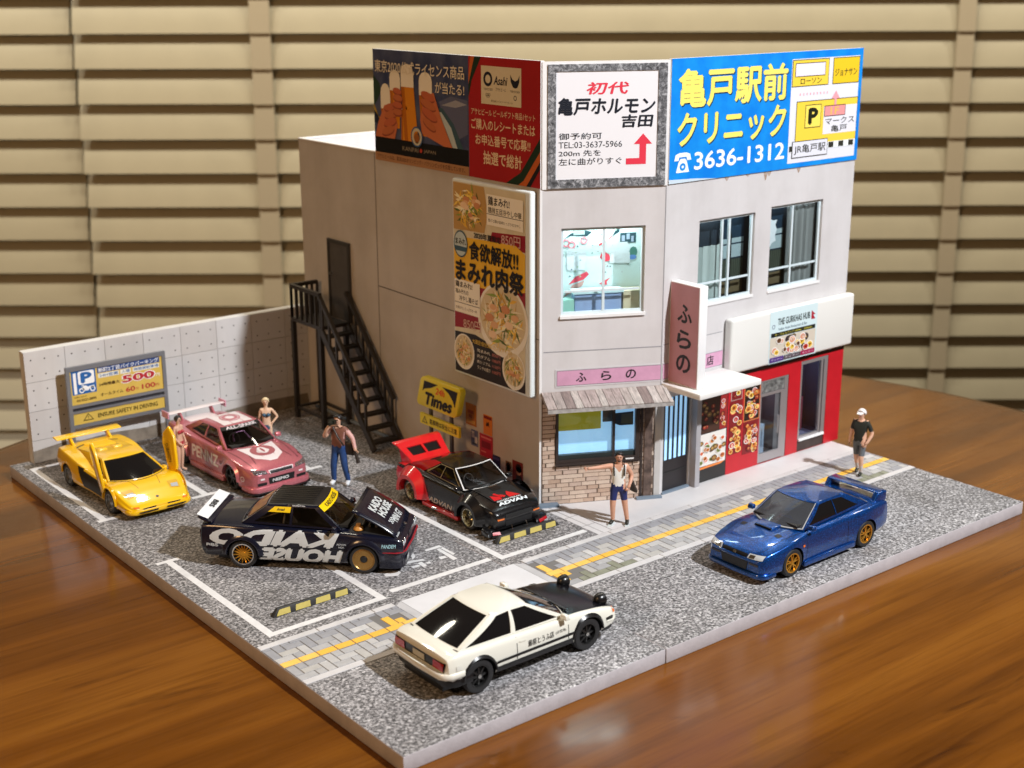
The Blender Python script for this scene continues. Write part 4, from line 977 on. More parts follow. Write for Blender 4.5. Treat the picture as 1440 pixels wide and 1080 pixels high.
def noodle_bowl(cx, cz, rx, rz, y, rng, pal, rim=True):
    pr = Print()
    if rim:
        pr.add(srgb(240, 234, 222), y, ell(cx, cz, rx, rz, 28)); pr.add(srgb(214, 196, 160), y - 0.0006, ell(cx, cz + rz * 0.06, rx * 0.9, rz * 0.86, 28))
    for k in range(150):
        a = rng.uniform(0, 6.28); d = rng.uniform(0, 0.74); x = cx + d * rx * math.cos(a); z = cz + d * rz * math.sin(a)
        t = rng.uniform(0, 3.14); L = rng.uniform(0.12, 0.34) * rx; w = rng.uniform(0.015, 0.045) * rx
        dx, dz = math.cos(t) * L, math.sin(t) * L; nx, nz = -math.sin(t) * w, math.cos(t) * w
        pr.add(srgb(*rng.choice(pal)), y - 0.001 - 0.00005 * k, [(x - dx, z - dz), (x + nx * 1.3, z + nz * 1.3), (x + dx, z + dz), (x - nx, z - nz)])
    for k in range(11):
        a = rng.uniform(0, 6.28); d = rng.uniform(0.1, 0.6); x = cx + d * rx * math.cos(a); z = cz + d * rz * math.sin(a); r = rng.uniform(0.10, 0.19) * rx
        pr.add(srgb(*rng.choice(((226, 176, 130), (240, 206, 170), (206, 140, 96)))), y - 0.009 - 0.0003 * k, ell(x, z, r, r * 0.6, 10))
    pr.build('food_print', rp)
PALN = [(246, 210, 100), (232, 184, 70), (140, 160, 70), (250, 236, 190), (190, 150, 80), (84, 104, 50), (250, 240, 210)]
rg = random.Random(21)
flat(rp, 'poster_ground', srgb(190, 150, 90), -0.0078, [(P0, 4.86), (1.3, 4.86), (1.45, 4.2), (1.3, 3.75), (P0, 3.7)])
noodle_bowl(0.70, 4.28, 0.72, 0.62, -0.010, rg, PALN, False); noodle_bowl(2.0, 1.72, 0.98, 0.92, -0.010, rg, PALN + [(236, 226, 200)])
noodle_bowl(0.44, 0.62, 0.42, 0.46, -0.010, rg, PALN); 
flat(rp, 'price_ground', srgb(28, 24, 26), -0.008, [(P0, 0.07), (P1, 0.07), (P1, 0.55), (2.2, 0.9), (0.9, 1.15), (P0, 1.1)])
noodle_bowl(2.42, 0.55, 0.44, 0.48, -0.0105, rg, PALN)
PB = srgb(24, 18, 16); PW2 = srgb(246, 240, 226)
flat(rp, 'caption_ground', PW2, -0.022, rect(1.42, 2.80, 3.98, 4.72)); flat(rp, 'caption_ground', PW2, -0.022, rect(0.09, 1.12, 1.62, 2.46))
flat(rp, 'caption_line', PB, -0.023, rect(1.42, 2.80, 4.24, 4.255), rect(0.09, 1.12, 1.86, 1.875))
text(rp, '鶏まみれ!', PB, 1.48, 2.30, 4.46, 4.68, -0.024, 0.02); text(rp, '鶏排五目冷やし中華', PB, 1.48, 2.74, 4.27, 4.42, -0.024, 0.008); text(rp, '魚介と鶏の旨味たっぷりの冷やし', PB, 1.48, 2.70, 4.06, 4.14, -0.024)
text(rp, '850円', srgb(214, 170, 160), 1.98, 2.70, 3.58, 3.84, -0.024, 0.008)
text(rp, '2020年夏限定', PB, 0.90, 1.96, 3.58, 3.74, -0.024, 0.02)
text(rp, '食欲解放!!', PB, 0.70, 2.62, 3.02, 3.50, -0.024, 0.03); text(rp, 'まみれ肉祭', PB, 0.14, 2.82, 2.42, 3.00, -0.024, 0.04)
flat(rp, 'badge_print', srgb(60, 90, 110), -0.022, ell(0.36, 3.36, 0.28, 0.34)); flat(rp, 'badge_print', srgb(190, 204, 206), -0.0225, ell(0.36, 3.36, 0.25, 0.30)); flat(rp, 'badge_print', srgb(60, 90, 110), -0.023, rect(0.12, 0.60, 3.18, 3.3)); text(rp, 'まみれ', PB, 0.15, 0.58, 3.34, 3.50, -0.024, 0.02)
text(rp, '鶏まみれ!', PB, 0.13, 0.82, 2.26, 2.42, -0.024, 0.02); text(rp, '塩みぞれの', PB, 0.13, 0.66, 2.10, 2.22, -0.024, 0.01); text(rp, '冷やし鶏そば', PB, 0.28, 1.04, 1.92, 2.06, -0.024, 0.01); text(rp, '大根おろしたっぷりの一杯', PB, 0.13, 1.0, 1.70, 1.78, -0.024)
text(rp, '850円', srgb(214, 176, 160), 0.44, 1.14, 1.24, 1.50, -0.024, 0.008)
text(rp, '大満足!自分流にカスタマイズ!!', srgb(226, 190, 70), 0.80, 2.36, 0.92, 1.04, -0.024, 0.01)
for k, (s, p) in enumerate((('肉まみれ', '850円'), ('肉ダブル', '1000円'), ('肉トリプル', '1150円'), ('ランチの盛り', '100円'))):
    z = 0.74 - 0.145 * k; text(rp, s, PW2, 1.0, 1.52, z, z + 0.09, -0.024); text(rp, p, srgb(200, 120, 110), 1.60, 1.92, z, z + 0.09, -0.024)

# --- small bills pasted on the side wall
def bill(label, u0, u1, z0, z1, col, marks):
    r = thing('pasted_bill', label, 'poster', fpos('left', u0, -0.003, z0), R_(-90), None)
    w, h = u1 - u0, z1 - z0
    q = MB(); q.box(0, w, -0.008, 0, 0, h); q.build('paper', srgb(*col), r)
    for (m, pl) in marks: flat(r, 'bill_print', srgb(*m), -0.010, *[[(a * w, b * h) for a, b in p] for p in pl])
    return r
b = bill('orange pasted bill on the side wall beside the yellow parking sign', 7.86, 8.30, 1.36, 1.94, (176, 104, 26), [((140, 60, 20), [rect(.2, .75, .55, .7), rect(.3, .6, .35, .5)]), ((206, 150, 60), [rect(.1, .9, .1, .25)])])
b = bill('small orange pasted bill with dark writing, above the crimson bill', 8.60, 8.96, 1.28, 1.80, (206, 120, 40), [((120, 20, 20), [rect(.05, .95, .8, .95)]), ((40, 20, 14), [[(.3, .45), (.4, .68), (.5, .6), (.62, .7), (.7, .4), (.55, .5), (.45, .42)]])])
b = bill('blue and white pasted bill left of the crimson bill', 8.08, 8.36, 0.84, 1.27, (92, 96, 128), [((196, 190, 190), [rect(.1, .5, .5, .9), rect(.55, .95, .2, .6)]), ((40, 44, 70), [rect(.2, .8, .1, .2)])])
b = bill('crimson pasted bill, largest on the side wall', 8.44, 8.98, 0.66, 1.26, (168, 30, 50), [((210, 110, 110), [rect(.1, .9, .82, .9), rect(.1, .5, .2, .25)]), ((120, 14, 30), [rect(.15, .85, .4, .7)])])
b = bill('dark blue pasted bill right of the crimson bill', 8.97, 9.28, 0.44, 0.82, (38, 40, 84), [((70, 70, 120), [rect(.1, .9, .7, .85)])])
b = bill('pasted bill with a long haired portrait near the corner', 9.50, 9.72, 0.42, 0.80, (120, 84, 64), [((20, 14, 12), [ell(.5, .62, .42, .34, 14)]), ((186, 130, 100), [ell(.5, .56, .24, .24, 12)])])
b = bill('red pasted bill with a short haired portrait near the corner', 9.77, 10.18, 0.36, 0.90, (116, 40, 36), [((16, 12, 12), [ell(.62, .68, .30, .22, 14)]), ((196, 140, 110), [ell(.62, .55, .24, .22, 12)]), ((40, 36, 40), [[(.3, 0), (.95, 0), (.9, .3), (.62, .36), (.36, .3)]])])

# --- pink projecting sign
bs = thing('projecting_sign', 'tall pink projecting shop sign standing on the white canopy', 'sign', (11.985, 5.95, 2.935), R_(-90))
q = MB(); q.box(0, 0.97, 0.0, 0.27, 0.0, 2.50); bevel(q.build('board', FOAM, bs), 0.012)
flat(bs, 'face_print', mat('dusty_pink', (0.56, 0.27, 0.31), 0.45, var=0.08, vscale=2), -0.004, rect(0.02, 0.95, 0.02, 2.48))
for ch, z in (('ふ', 1.55), ('ら', 0.92), ('の', 0.32)): text(bs, ch, BLACKPRINT, 0.26, 0.74, z, z + 0.46, -0.008, 0.03)
# --- restaurant fascia: a white block with a printed banner
fs = thing('fascia_sign', 'white block fascia sign with a restaurant banner above the red shopfront', 'sign', fpos('front', 2.16, -0.004, 2.78), 0)
q = MB(); q.box(0, 4.83, -0.26, 0.0, 0.0, 1.42); bevel(q.build('block', mat('fascia_white', (0.74, 0.735, 0.70), 0.35), fs), 0.07, 4)
ox = 1.42
flat(fs, 'banner_ground', srgb(206, 226, 230), -0.264, rect(ox, ox + 1.86, 0.02, 1.40))
text(fs, 'THE GURKHAS HUB', srgb(30, 44, 40), ox + 0.30, ox + 1.56, 1.02, 1.20, -0.268, 0.02); text(fs, 'Indian Asian Restaurant & Bar', srgb(60, 90, 110), ox + 0.34, ox + 1.46, 0.88, 0.95, -0.268)
flat(fs, 'flag_print', srgb(170, 30, 50), -0.268, [(ox + 1.62, 0.98), (ox + 1.62, 1.22), (ox + 1.78, 1.1), (ox + 1.69, 1.1), (ox + 1.78, 0.98)])
flat(fs, 'logo_print', srgb(120, 130, 150), -0.268, *ring(ox + 0.14, 1.0, 0.04, 0.06, 12))
flat(fs, 'banner_band', srgb(24, 28, 30), -0.267, rect(ox + 0.06, ox + 1.80, 0.72, 0.83)); text(fs, 'ザ・グルカズハブ NEPAL・INDIAN', srgb(210, 200, 80), ox + 0.2, ox + 1.66, 0.74, 0.81, -0.271)
rg = random.Random(2)
food_print(fs, ox + 0.03, ox + 1.82, 0.18, 0.71, -0.267, srgb(206, 196, 180), rg, 24, [((238, 232, 224), (226, 190, 70), (180, 110, 40)), ((236, 230, 224), (180, 40, 34), (230, 110, 70)), ((240, 236, 230), (120, 80, 50), (70, 50, 40)), ((236, 232, 230), (214, 150, 120), (240, 220, 200)), ((40, 40, 60), (90, 70, 50), (200, 160, 80))], (0.08, 0.14))
flat(fs, 'banner_tab', srgb(84, 58, 130), -0.288, rect(ox + 0.03, ox + 0.55, 0.06, 0.19)); flat(fs, 'banner_tab', srgb(90, 80, 86), -0.288, rect(ox + 0.57, ox + 1.22, 0.07, 0.18)); flat(fs, 'banner_tab', srgb(160, 34, 80), -0.288, rect(ox + 1.24, ox + 1.80, 0.07, 0.19))
for a, b in ((0.08, 0.5), (0.62, 1.16), (1.3, 1.74)): text(fs, 'ディナー', srgb(220, 214, 220), ox + a, ox + b, 0.10, 0.15, -0.291)
# ================================================================== concrete wall, stair, parking signs
def concrete_wall():
    r = thing('concrete_wall', 'white concrete panel wall with tie holes along the back of the car park', 'wall', (0.56, 18.10, 0.0))
    q = MB(); q.box(0, 8.49, 0.03, 0.28, 0.0, 3.06); q.build('wall_core', mat('wall_core', (0.66, 0.65, 0.63), 0.7), r)
    W = 1.105; zs = [0.0, 0.62, 1.42, 2.22, 3.055]
    hole = MB()
    cache = {}
    ms = [MATS['concrete_print'], make_plaster('concrete_print_b', (0.62, 0.605, 0.60), (0.52, 0.50, 0.48)), make_plaster('concrete_print_c', (0.57, 0.55, 0.535), (0.47, 0.44, 0.42))]
    dots = MB()
    for i in range(8):
        a = W * i; b = min(a + W, 8.49)
        if b - a < 0.1: continue
        for j in range(4):
            c, d = zs[j], zs[j + 1]; g = 0.006
            p = MB(); p.hexa([(a + g, 0.0, c + g), (b - g, 0.0, c + g), (b - g, 0.028, c + g), (a + g, 0.028, c + g)], [(a + g, 0.0, d - g), (b - g, 0.0, d - g), (b - g, 0.028, d - g), (a + g, 0.028, d - g)])
            p.build('panel', random.choice(ms), r)
            for k in range(3):
                for t in ((0.22, 0.72) if j else (0.55,)):
                    x = a + W * (k + 0.5) / 3
                    if x > 8.4: continue
                    z = c + (d - c) * t
                    dots.poly([(x + 0.022 * math.cos(R_(s)), -0.002, z + 0.022 * math.sin(R_(s))) for s in range(0, 360, 45)])
    dots.build('tie_holes', mat('tie_hole', (0.05, 0.045, 0.04), 0.8), r, fixn=False)
    # dirty foot of the wall
    q = MB(); top = [(0.0, 0.34), (0.5, 0.40), (1.0, 0.46), (1.3, 0.38), (2.2, 0.42), (3.2, 0.36), (4.2, 0.42), (5.4, 0.33), (6.6, 0.4), (8.4, 0.36)]
    q.poly([(0.0, -0.004, 0.01), (8.45, -0.004, 0.01)] + [(x, -0.004, z) for x, z in reversed(top)])
    q.build('foot_stain', mat('foot_stain', (0.25, 0.21, 0.165), 0.85, var=0.4, vscale=3), r, fixn=False)
concrete_wall()

STEEL = mat('stair_black_steel', (0.026, 0.022, 0.019), 0.45)
def stair():
    r = thing('fire_stair', 'black steel fire escape stair against the shaded side wall', 'staircase', (8.5, 15.5, 0.004))
    def W(x, y, z): return (x - 8.5, y - 15.5, z)
    x0, x1 = 8.03, 8.95; y0, y1 = 15.65, 17.25; zd = 3.02
    q = MB(); q.box(x0 - 8.5, x1 - 8.5, y0 - 15.5, y1 - 15.5, zd - 0.10, zd); q.build('landing', STEEL, r)
    for x, y in ((x0 + .05, y1 - .05), (x0 + .05, y0 + .05), (x1 - .05, y0 + .05), (x1 - .05, y1 - .05)):
        q = MB(); q.bar(W(x, y, 0), W(x, y, zd - 0.1), 0.125, 0.125); q.build('post', STEEL, r)
    for a, b in (((x0 + .05, y1 - .05), (x0 + .05, y0 + .05)), ((x0 + .05, y0 + .05), (x1 - .05, y0 + .05)), ((x1 - .05, y0 + .05), (x1 - .05, y1 - .05)), ((x0 + .05, y1 - .05), (x1 - .05, y1 - .05))):
        q = MB(); q.bar(W(*a, 0.32), W(*b, 0.32), 0.07, 0.07); q.build('brace', STEEL, r)
    # landing rails
    def rail(a, b, n, h=0.92):
        A = Vector(a); B = Vector(b)
        q = MB(); q.bar(W(*(A + Vector((0, 0, h)))), W(*(B + Vector((0, 0, h)))), 0.105, 0.105); q.build('handrail', STEEL, r)
        for k in range(n + 1):
            p = A.lerp(B, k / n); q = MB(); q.bar(W(*p), W(*(p + Vector((0, 0, h)))), 0.062, 0.062); q.build('baluster', STEEL, r)
    rail((x0 + .03, y1 - .03, zd), (x0 + .03, y0 - .02, zd), 6); rail((x0 + .03, y1 - .03, zd), (x1 - .03, y1 - .03, zd), 5)
    # flight
    yb = 13.10; n = 9
    for x in (x0 + 0.03, x1 - 0.03):
        A = Vector((x, y0, zd - 0.06)); B = Vector((x, yb, 0.05))
        q = MB(); q.bar(W(*A), W(*B), 0.08, 0.20); q.build('stringer', STEEL, r)
        up = Vector((0, 0, 0.88))
        q = MB(); q.bar(W(*(A + up + Vector((0, 0.02, 0.05)))), W(*(B + up + Vector((0, 0.30, 0.36)))), 0.105, 0.105); q.build('handrail', STEEL, r)
        for k in range(7):
            p = A.lerp(B, (k + 0.3) / 7.4); q = MB(); q.bar(W(*p), W(*(p + up + Vector((0, 0.0, 0.03)))), 0.062, 0.062); q.build('baluster', STEEL, r)
    for k in range(n):
        t = (k + 0.6) / (n + 0.2); z = (zd - 0.06) * (1 - t) + 0.05 * t; y = y0 + (yb - y0) * t
        q = MB(); q.box(x0 - 8.5 + .06, x1 - 8.5 - .06, y - 15.5 - 0.12, y - 15.5 + 0.12, z - 0.05, z + 0.03); q.build('tread', STEEL, r)
stair()

GREYM = mat('sign_frame_grey', (0.20, 0.21, 0.23), 0.4, 0.3)
SY = mat('sign_yellow', (0.66, 0.46, 0.09), 0.4, var=0.08, vscale=2)
def parking_board():
    r = thing('parking_sign', 'grey framed yellow and blue parking price sign before the concrete wall', 'sign', (2.88, 17.72, 0.004))
    X = -2.88
    for x in (1.53, 4.24):
        q = MB(); q.box(x + X - 0.05, x + X + 0.05, -0.05, 0.05, 0, 2.56); q.build('post', GREYM, r)
    for z0, z1 in ((2.44, 2.56), (1.42, 1.50), (1.27, 1.33), (0.86, 0.95)):
        q = MB(); q.box(1.58 + X, 4.19 + X, -0.05, 0.05, z0, z1); q.build('rail', GREYM, r)
    q = MB(); q.box(1.585 + X, 4.185 + X, -0.02, 0.02, 1.505, 2.435); q.build('panel', SY, r)
    q = MB(); q.box(1.585 + X, 4.185 + X, -0.02, 0.02, 0.955, 1.265); q.build('panel', SY, r)
    q = MB(); q.box(1.585 + X, 4.185 + X, 0.0, 0.02, 1.335, 1.415); q.build('gap_board', mat('gap_dark', (0.02, 0.02, 0.026), 0.5), r)
    PBL = srgb(36, 96, 164); WH = srgb(236, 238, 240); Yy = -0.024
    flat(r, 'sign_print', PBL, Yy, rect(1.62 + X, 2.29 + X, 1.78, 2.43)); flat(r, 'sign_print', WH, Yy - .002, rect(1.67 + X, 1.75 + X, 1.80, 2.38), rrect(1.80 + X, 2.25 + X, 2.04, 2.40, 0.05))
    text(r, 'P', PBL, 1.87 + X, 2.18 + X, 2.07, 2.37, Yy - .005, 0.05)
    # motorcycle pictogram
    flat(r, 'sign_print', WH, Yy - .003, *ring(1.88 + X, 1.88, 0.045, 0.075, 14), *ring(2.18 + X, 1.88, 0.045, 0.075, 14), [(1.88 + X, 1.90), (1.92 + X, 2.0), (2.0 + X, 2.0), (2.05 + X, 1.96), (2.22 + X, 1.98), (2.24 + X, 1.93), (2.10 + X, 1.90), (2.06 + X, 1.86), (1.98 + X, 1.86)], [(1.86 + X, 2.0), (1.93 + X, 2.03), (1.93 + X, 2.0)])
    flat(r, 'sign_print', srgb(40, 72, 130), Yy, rect(2.34 + X, 4.12 + X, 2.27, 2.425))
    text(r, '新町2丁目バイクパーキング', WH, 2.37 + X, 4.09 + X, 2.285, 2.41, Yy - .004, 0.012)
    flat(r, 'sign_print', srgb(226, 226, 214), Yy, rect(2.36 + X, 2.94 + X, 2.13, 2.25), rect(2.98 + X, 3.28 + X, 2.13, 2.25), rect(3.34 + X, 4.10 + X, 2.13, 2.25))
    text(r, '24H営業', PBL, 2.39 + X, 2.92 + X, 2.15, 2.235, Yy - .003, 0.01); text(r, '入場', PBL, 3.02 + X, 3.25 + X, 2.15, 2.235, Yy - .003, 0.01); text(r, '時間貸駐車場', PBL, 3.37 + X, 4.08 + X, 2.15, 2.235, Yy - .003, 0.01)
    PR = srgb(178, 40, 48); PK = srgb(60, 40, 20)
    text(r, '500', WH, 2.98 + X, 3.98 + X, 1.85, 2.10, Yy - .002, 0.07); text(r, '500', PR, 3.01 + X, 3.95 + X, 1.87, 2.08, Yy - .005, 0.035); text(r, '円', WH, 4.0 + X, 4.10 + X, 1.88, 1.97, Yy - .003)
    text(r, '24時間最大', PK, 2.36 + X, 2.94 + X, 1.90, 1.99, Yy - .003, 0.015); text(r, 'オールタイム', PK, 2.38 + X, 3.02 + X, 1.62, 1.71, Yy - .003, 0.008)
    text(r, '60', PR, 3.10 + X, 3.36 + X, 1.60, 1.74, Yy - .003, 0.02); text(r, '分', PR, 3.38 + X, 3.47 + X, 1.61, 1.69, Yy - .003); text(r, '100', PR, 3.56 + X, 3.95 + X, 1.60, 1.74, Yy - .003, 0.02); text(r, '円', PR, 3.97 + X, 4.06 + X, 1.61, 1.69, Yy - .003)
    text(r, 'お問い合わせ', PK, 1.66 + X, 2.0 + X, 1.69, 1.735, Yy - .003); text(r, '03-5521-8895', PK, 1.72 + X, 2.26 + X, 1.58, 1.65, Yy - .003, 0.01)
    OL = srgb(60, 54, 14)
    text(r, 'ENSURE SAFETY IN DRIVING', OL, 2.26 + X, 3.98 + X, 1.05, 1.17, Yy - .003, 0.012)
    flat(r, 'sign_print', OL, Yy - .002, [(1.84 + X, 1.03), (2.14 + X, 1.03), (1.99 + X, 1.23)]); flat(r, 'sign_print', SY, Yy - .004, [(1.88 + X, 1.052), (2.10 + X, 1.052), (1.99 + X, 1.195)]); flat(r, 'sign_print', OL, Yy - .006, rect(1.982 + X, 1.998 + X, 1.095, 1.16), rect(1.982 + X, 1.998 + X, 1.065, 1.082))
parking_board()

def car_park_sign():
    r = thing('parking_lot_sign', 'yellow slanted car park sign on grey posts beside the side wall', 'sign', (8.52, 11.45, 0.004), R_(-90))
    # local x runs along the wall towards the street
    for x in (0.30, 1.20):
        q = MB(); q.box(x - 0.045, x + 0.045, 0.02, 0.09, 0, 1.8); q.build('post', mat('post_grey', (0.09, 0.085, 0.08), 0.5), r)
    sl = lambda x, z: (x + (z - 1.70) * 0.30, z)
    P = [sl(a, b) for a, b in rrect(-0.16, 1.58, 1.70, 2.52, 0.14, 5)]
    q = MB(); q.prism(P, -0.09, 0.09); o = q.build('panel', mat('car_park_yellow', (0.78, 0.66, 0.025), 0.35), r); bevel(o, 0.02)
    K = srgb(14, 14, 12)
    flat(r, 'sign_print', K, -0.094, [sl(*p) for p in ((0.02, 2.42), (0.62, 2.42), (0.36, 2.28), (0.10, 2.20), (0.02, 2.12))], [sl(*p) for p in ((0.80, 2.42), (1.46, 2.42), (1.46, 1.98), (1.34, 2.14), (1.12, 2.3))])
    fn = lambda x, z, l: (sl(x, z)[0], -0.098 - l, z)
    text(r, 'Times', K, 0.16, 1.36, 1.78, 2.14, 0, 0.045, fn=fn); text(r, '24h', srgb(226, 80, 30), 0.58, 0.96, 2.16, 2.34, 0, 0.02, fn=fn)
    q = MB(); q.box(-0.04, 1.66, -0.06, 0.015, 1.20, 1.48); q.build('notice_panel', mat('car_park_yellow', (0.7, 0.6, 0.02)), r)
    text(r, '駐車時は安全に注意', K, 0.40, 1.58, 1.27, 1.42, -0.064, 0.012)
    flat(r, 'sign_print', K, -0.063, [(0.06, 1.25), (0.30, 1.25), (0.18, 1.44)]); flat(r, 'sign_print', MATS['car_park_yellow'], -0.065, [(0.10, 1.27), (0.26, 1.27), (0.18, 1.405)]); flat(r, 'sign_print', K, -0.067, rect(0.172, 0.188, 1.30, 1.36), rect(0.172, 0.188, 1.28, 1.292))
car_park_sign()
# ================================================================== model cars
from mathutils.bvhtree import BVHTree
TYRE = mat('tyre_rubber', (0.016, 0.016, 0.017), 0.6)
CARBLACK = mat('car_black_trim', (0.008, 0.008, 0.009), 0.28)
CARDARK = mat('car_interior', (0.012, 0.011, 0.011), 0.6)
SEATM = mat('car_seat', (0.05, 0.045, 0.045), 0.6)
CHROME = mat('car_chrome', (0.75, 0.75, 0.76), 0.15, 1.0)
BLACKGLASS = mat('car_black_glass', (0.006, 0.006, 0.007), 0.06, coat=0.5)
TINT = glass_mat('car_tinted_glass', (0.42, 0.40, 0.38), 0.05, 0.03, 0.6)
TINTL = glass_mat('car_light_glass', (0.72, 0.74, 0.75), 0.06, 0.03, 0.6)
LENS = mat('lamp_lens', (0.45, 0.47, 0.48), 0.12, coat=0.6)
REDLENS = mat('red_lens', (0.42, 0.012, 0.02), 0.2, coat=0.5)
AMBER = mat('amber_lens', (0.75, 0.17, 0.02), 0.25, coat=0.4)

def paint(name, col, metal=0.0, rough=0.35, flake=0.0, coat=1.0):
    m = mat(name, col, rough, metal, coat)
    if flake:
        nt = m.node_tree; b = nt.nodes['Principled BSDF']; tc = nt.nodes.new('ShaderNodeTexCoord').outputs['Object']
        v = tex(nt, 'ShaderNodeTexVoronoi', tc, Scale=70.0)
        sp = nt.nodes.new('ShaderNodeSeparateColor'); nt.links.new(v.outputs['Color'], sp.inputs[0])
        nt.links.new(ramp(nt, sp.outputs[0], [(0.0, tuple(x * (1 - flake) for x in col)), (0.8, col), (1.0, tuple(min(1, x * (1 + 2.2 * flake)) for x in col))]), b.inputs['Base Color'])
    return m

def catmull(st, n):
    """smooth rows of numbers through the stations st (first column the position)"""
    out = []
    for i in range(len(st) - 1):
        p0 = st[max(i - 1, 0)]; p1 = st[i]; p2 = st[i + 1]; p3 = st[min(i + 2, len(st) - 1)]
        k = max(1, round(n * abs(p2[0] - p1[0]) / abs(st[-1][0] - st[0][0])))
        for j in range(k):
            t = j / k; row = []
            for c in range(len(p1)):
                if c == 0: row.append(p1[0] + (p2[0] - p1[0]) * t); continue
                h = p2[0] - p1[0]
                m1 = (p2[c] - p0[c]) / (p2[0] - p0[0]) * h * 0.8; m2 = (p3[c] - p1[c]) / (p3[0] - p1[0]) * h * 0.8
                row.append((2 * t ** 3 - 3 * t * t + 1) * p1[c] + (t ** 3 - 2 * t * t + t) * m1 + (-2 * t ** 3 + 3 * t * t) * p2[c] + (t ** 3 - t * t) * m2)
            out.append(row)
    out.append(list(st[-1]))
    return out

def soft(pts, k=3):
    """a rounded outline through the points of half a section"""
    out = []
    for i in range(len(pts) - 1):
        p0 = pts[i - 1] if i else (-pts[1][0], pts[1][1]); p1 = pts[i]; p2 = pts[i + 1]; p3 = pts[i + 2] if i + 2 < len(pts) else (-pts[-2][0], pts[-2][1])
        for j in range(k):
            t = j / k; c = []
            for a in (0, 1):
                m1 = (p2[a] - p0[a]) * 0.32; m2 = (p3[a] - p1[a]) * 0.32
                c.append((2 * t ** 3 - 3 * t * t + 1) * p1[a] + (t ** 3 - 2 * t * t + t) * m1 + (-2 * t ** 3 + 3 * t * t) * p2[a] + (t ** 3 - t * t) * m2)
            out.append(tuple(c))
    out.append(pts[-1])
    return out

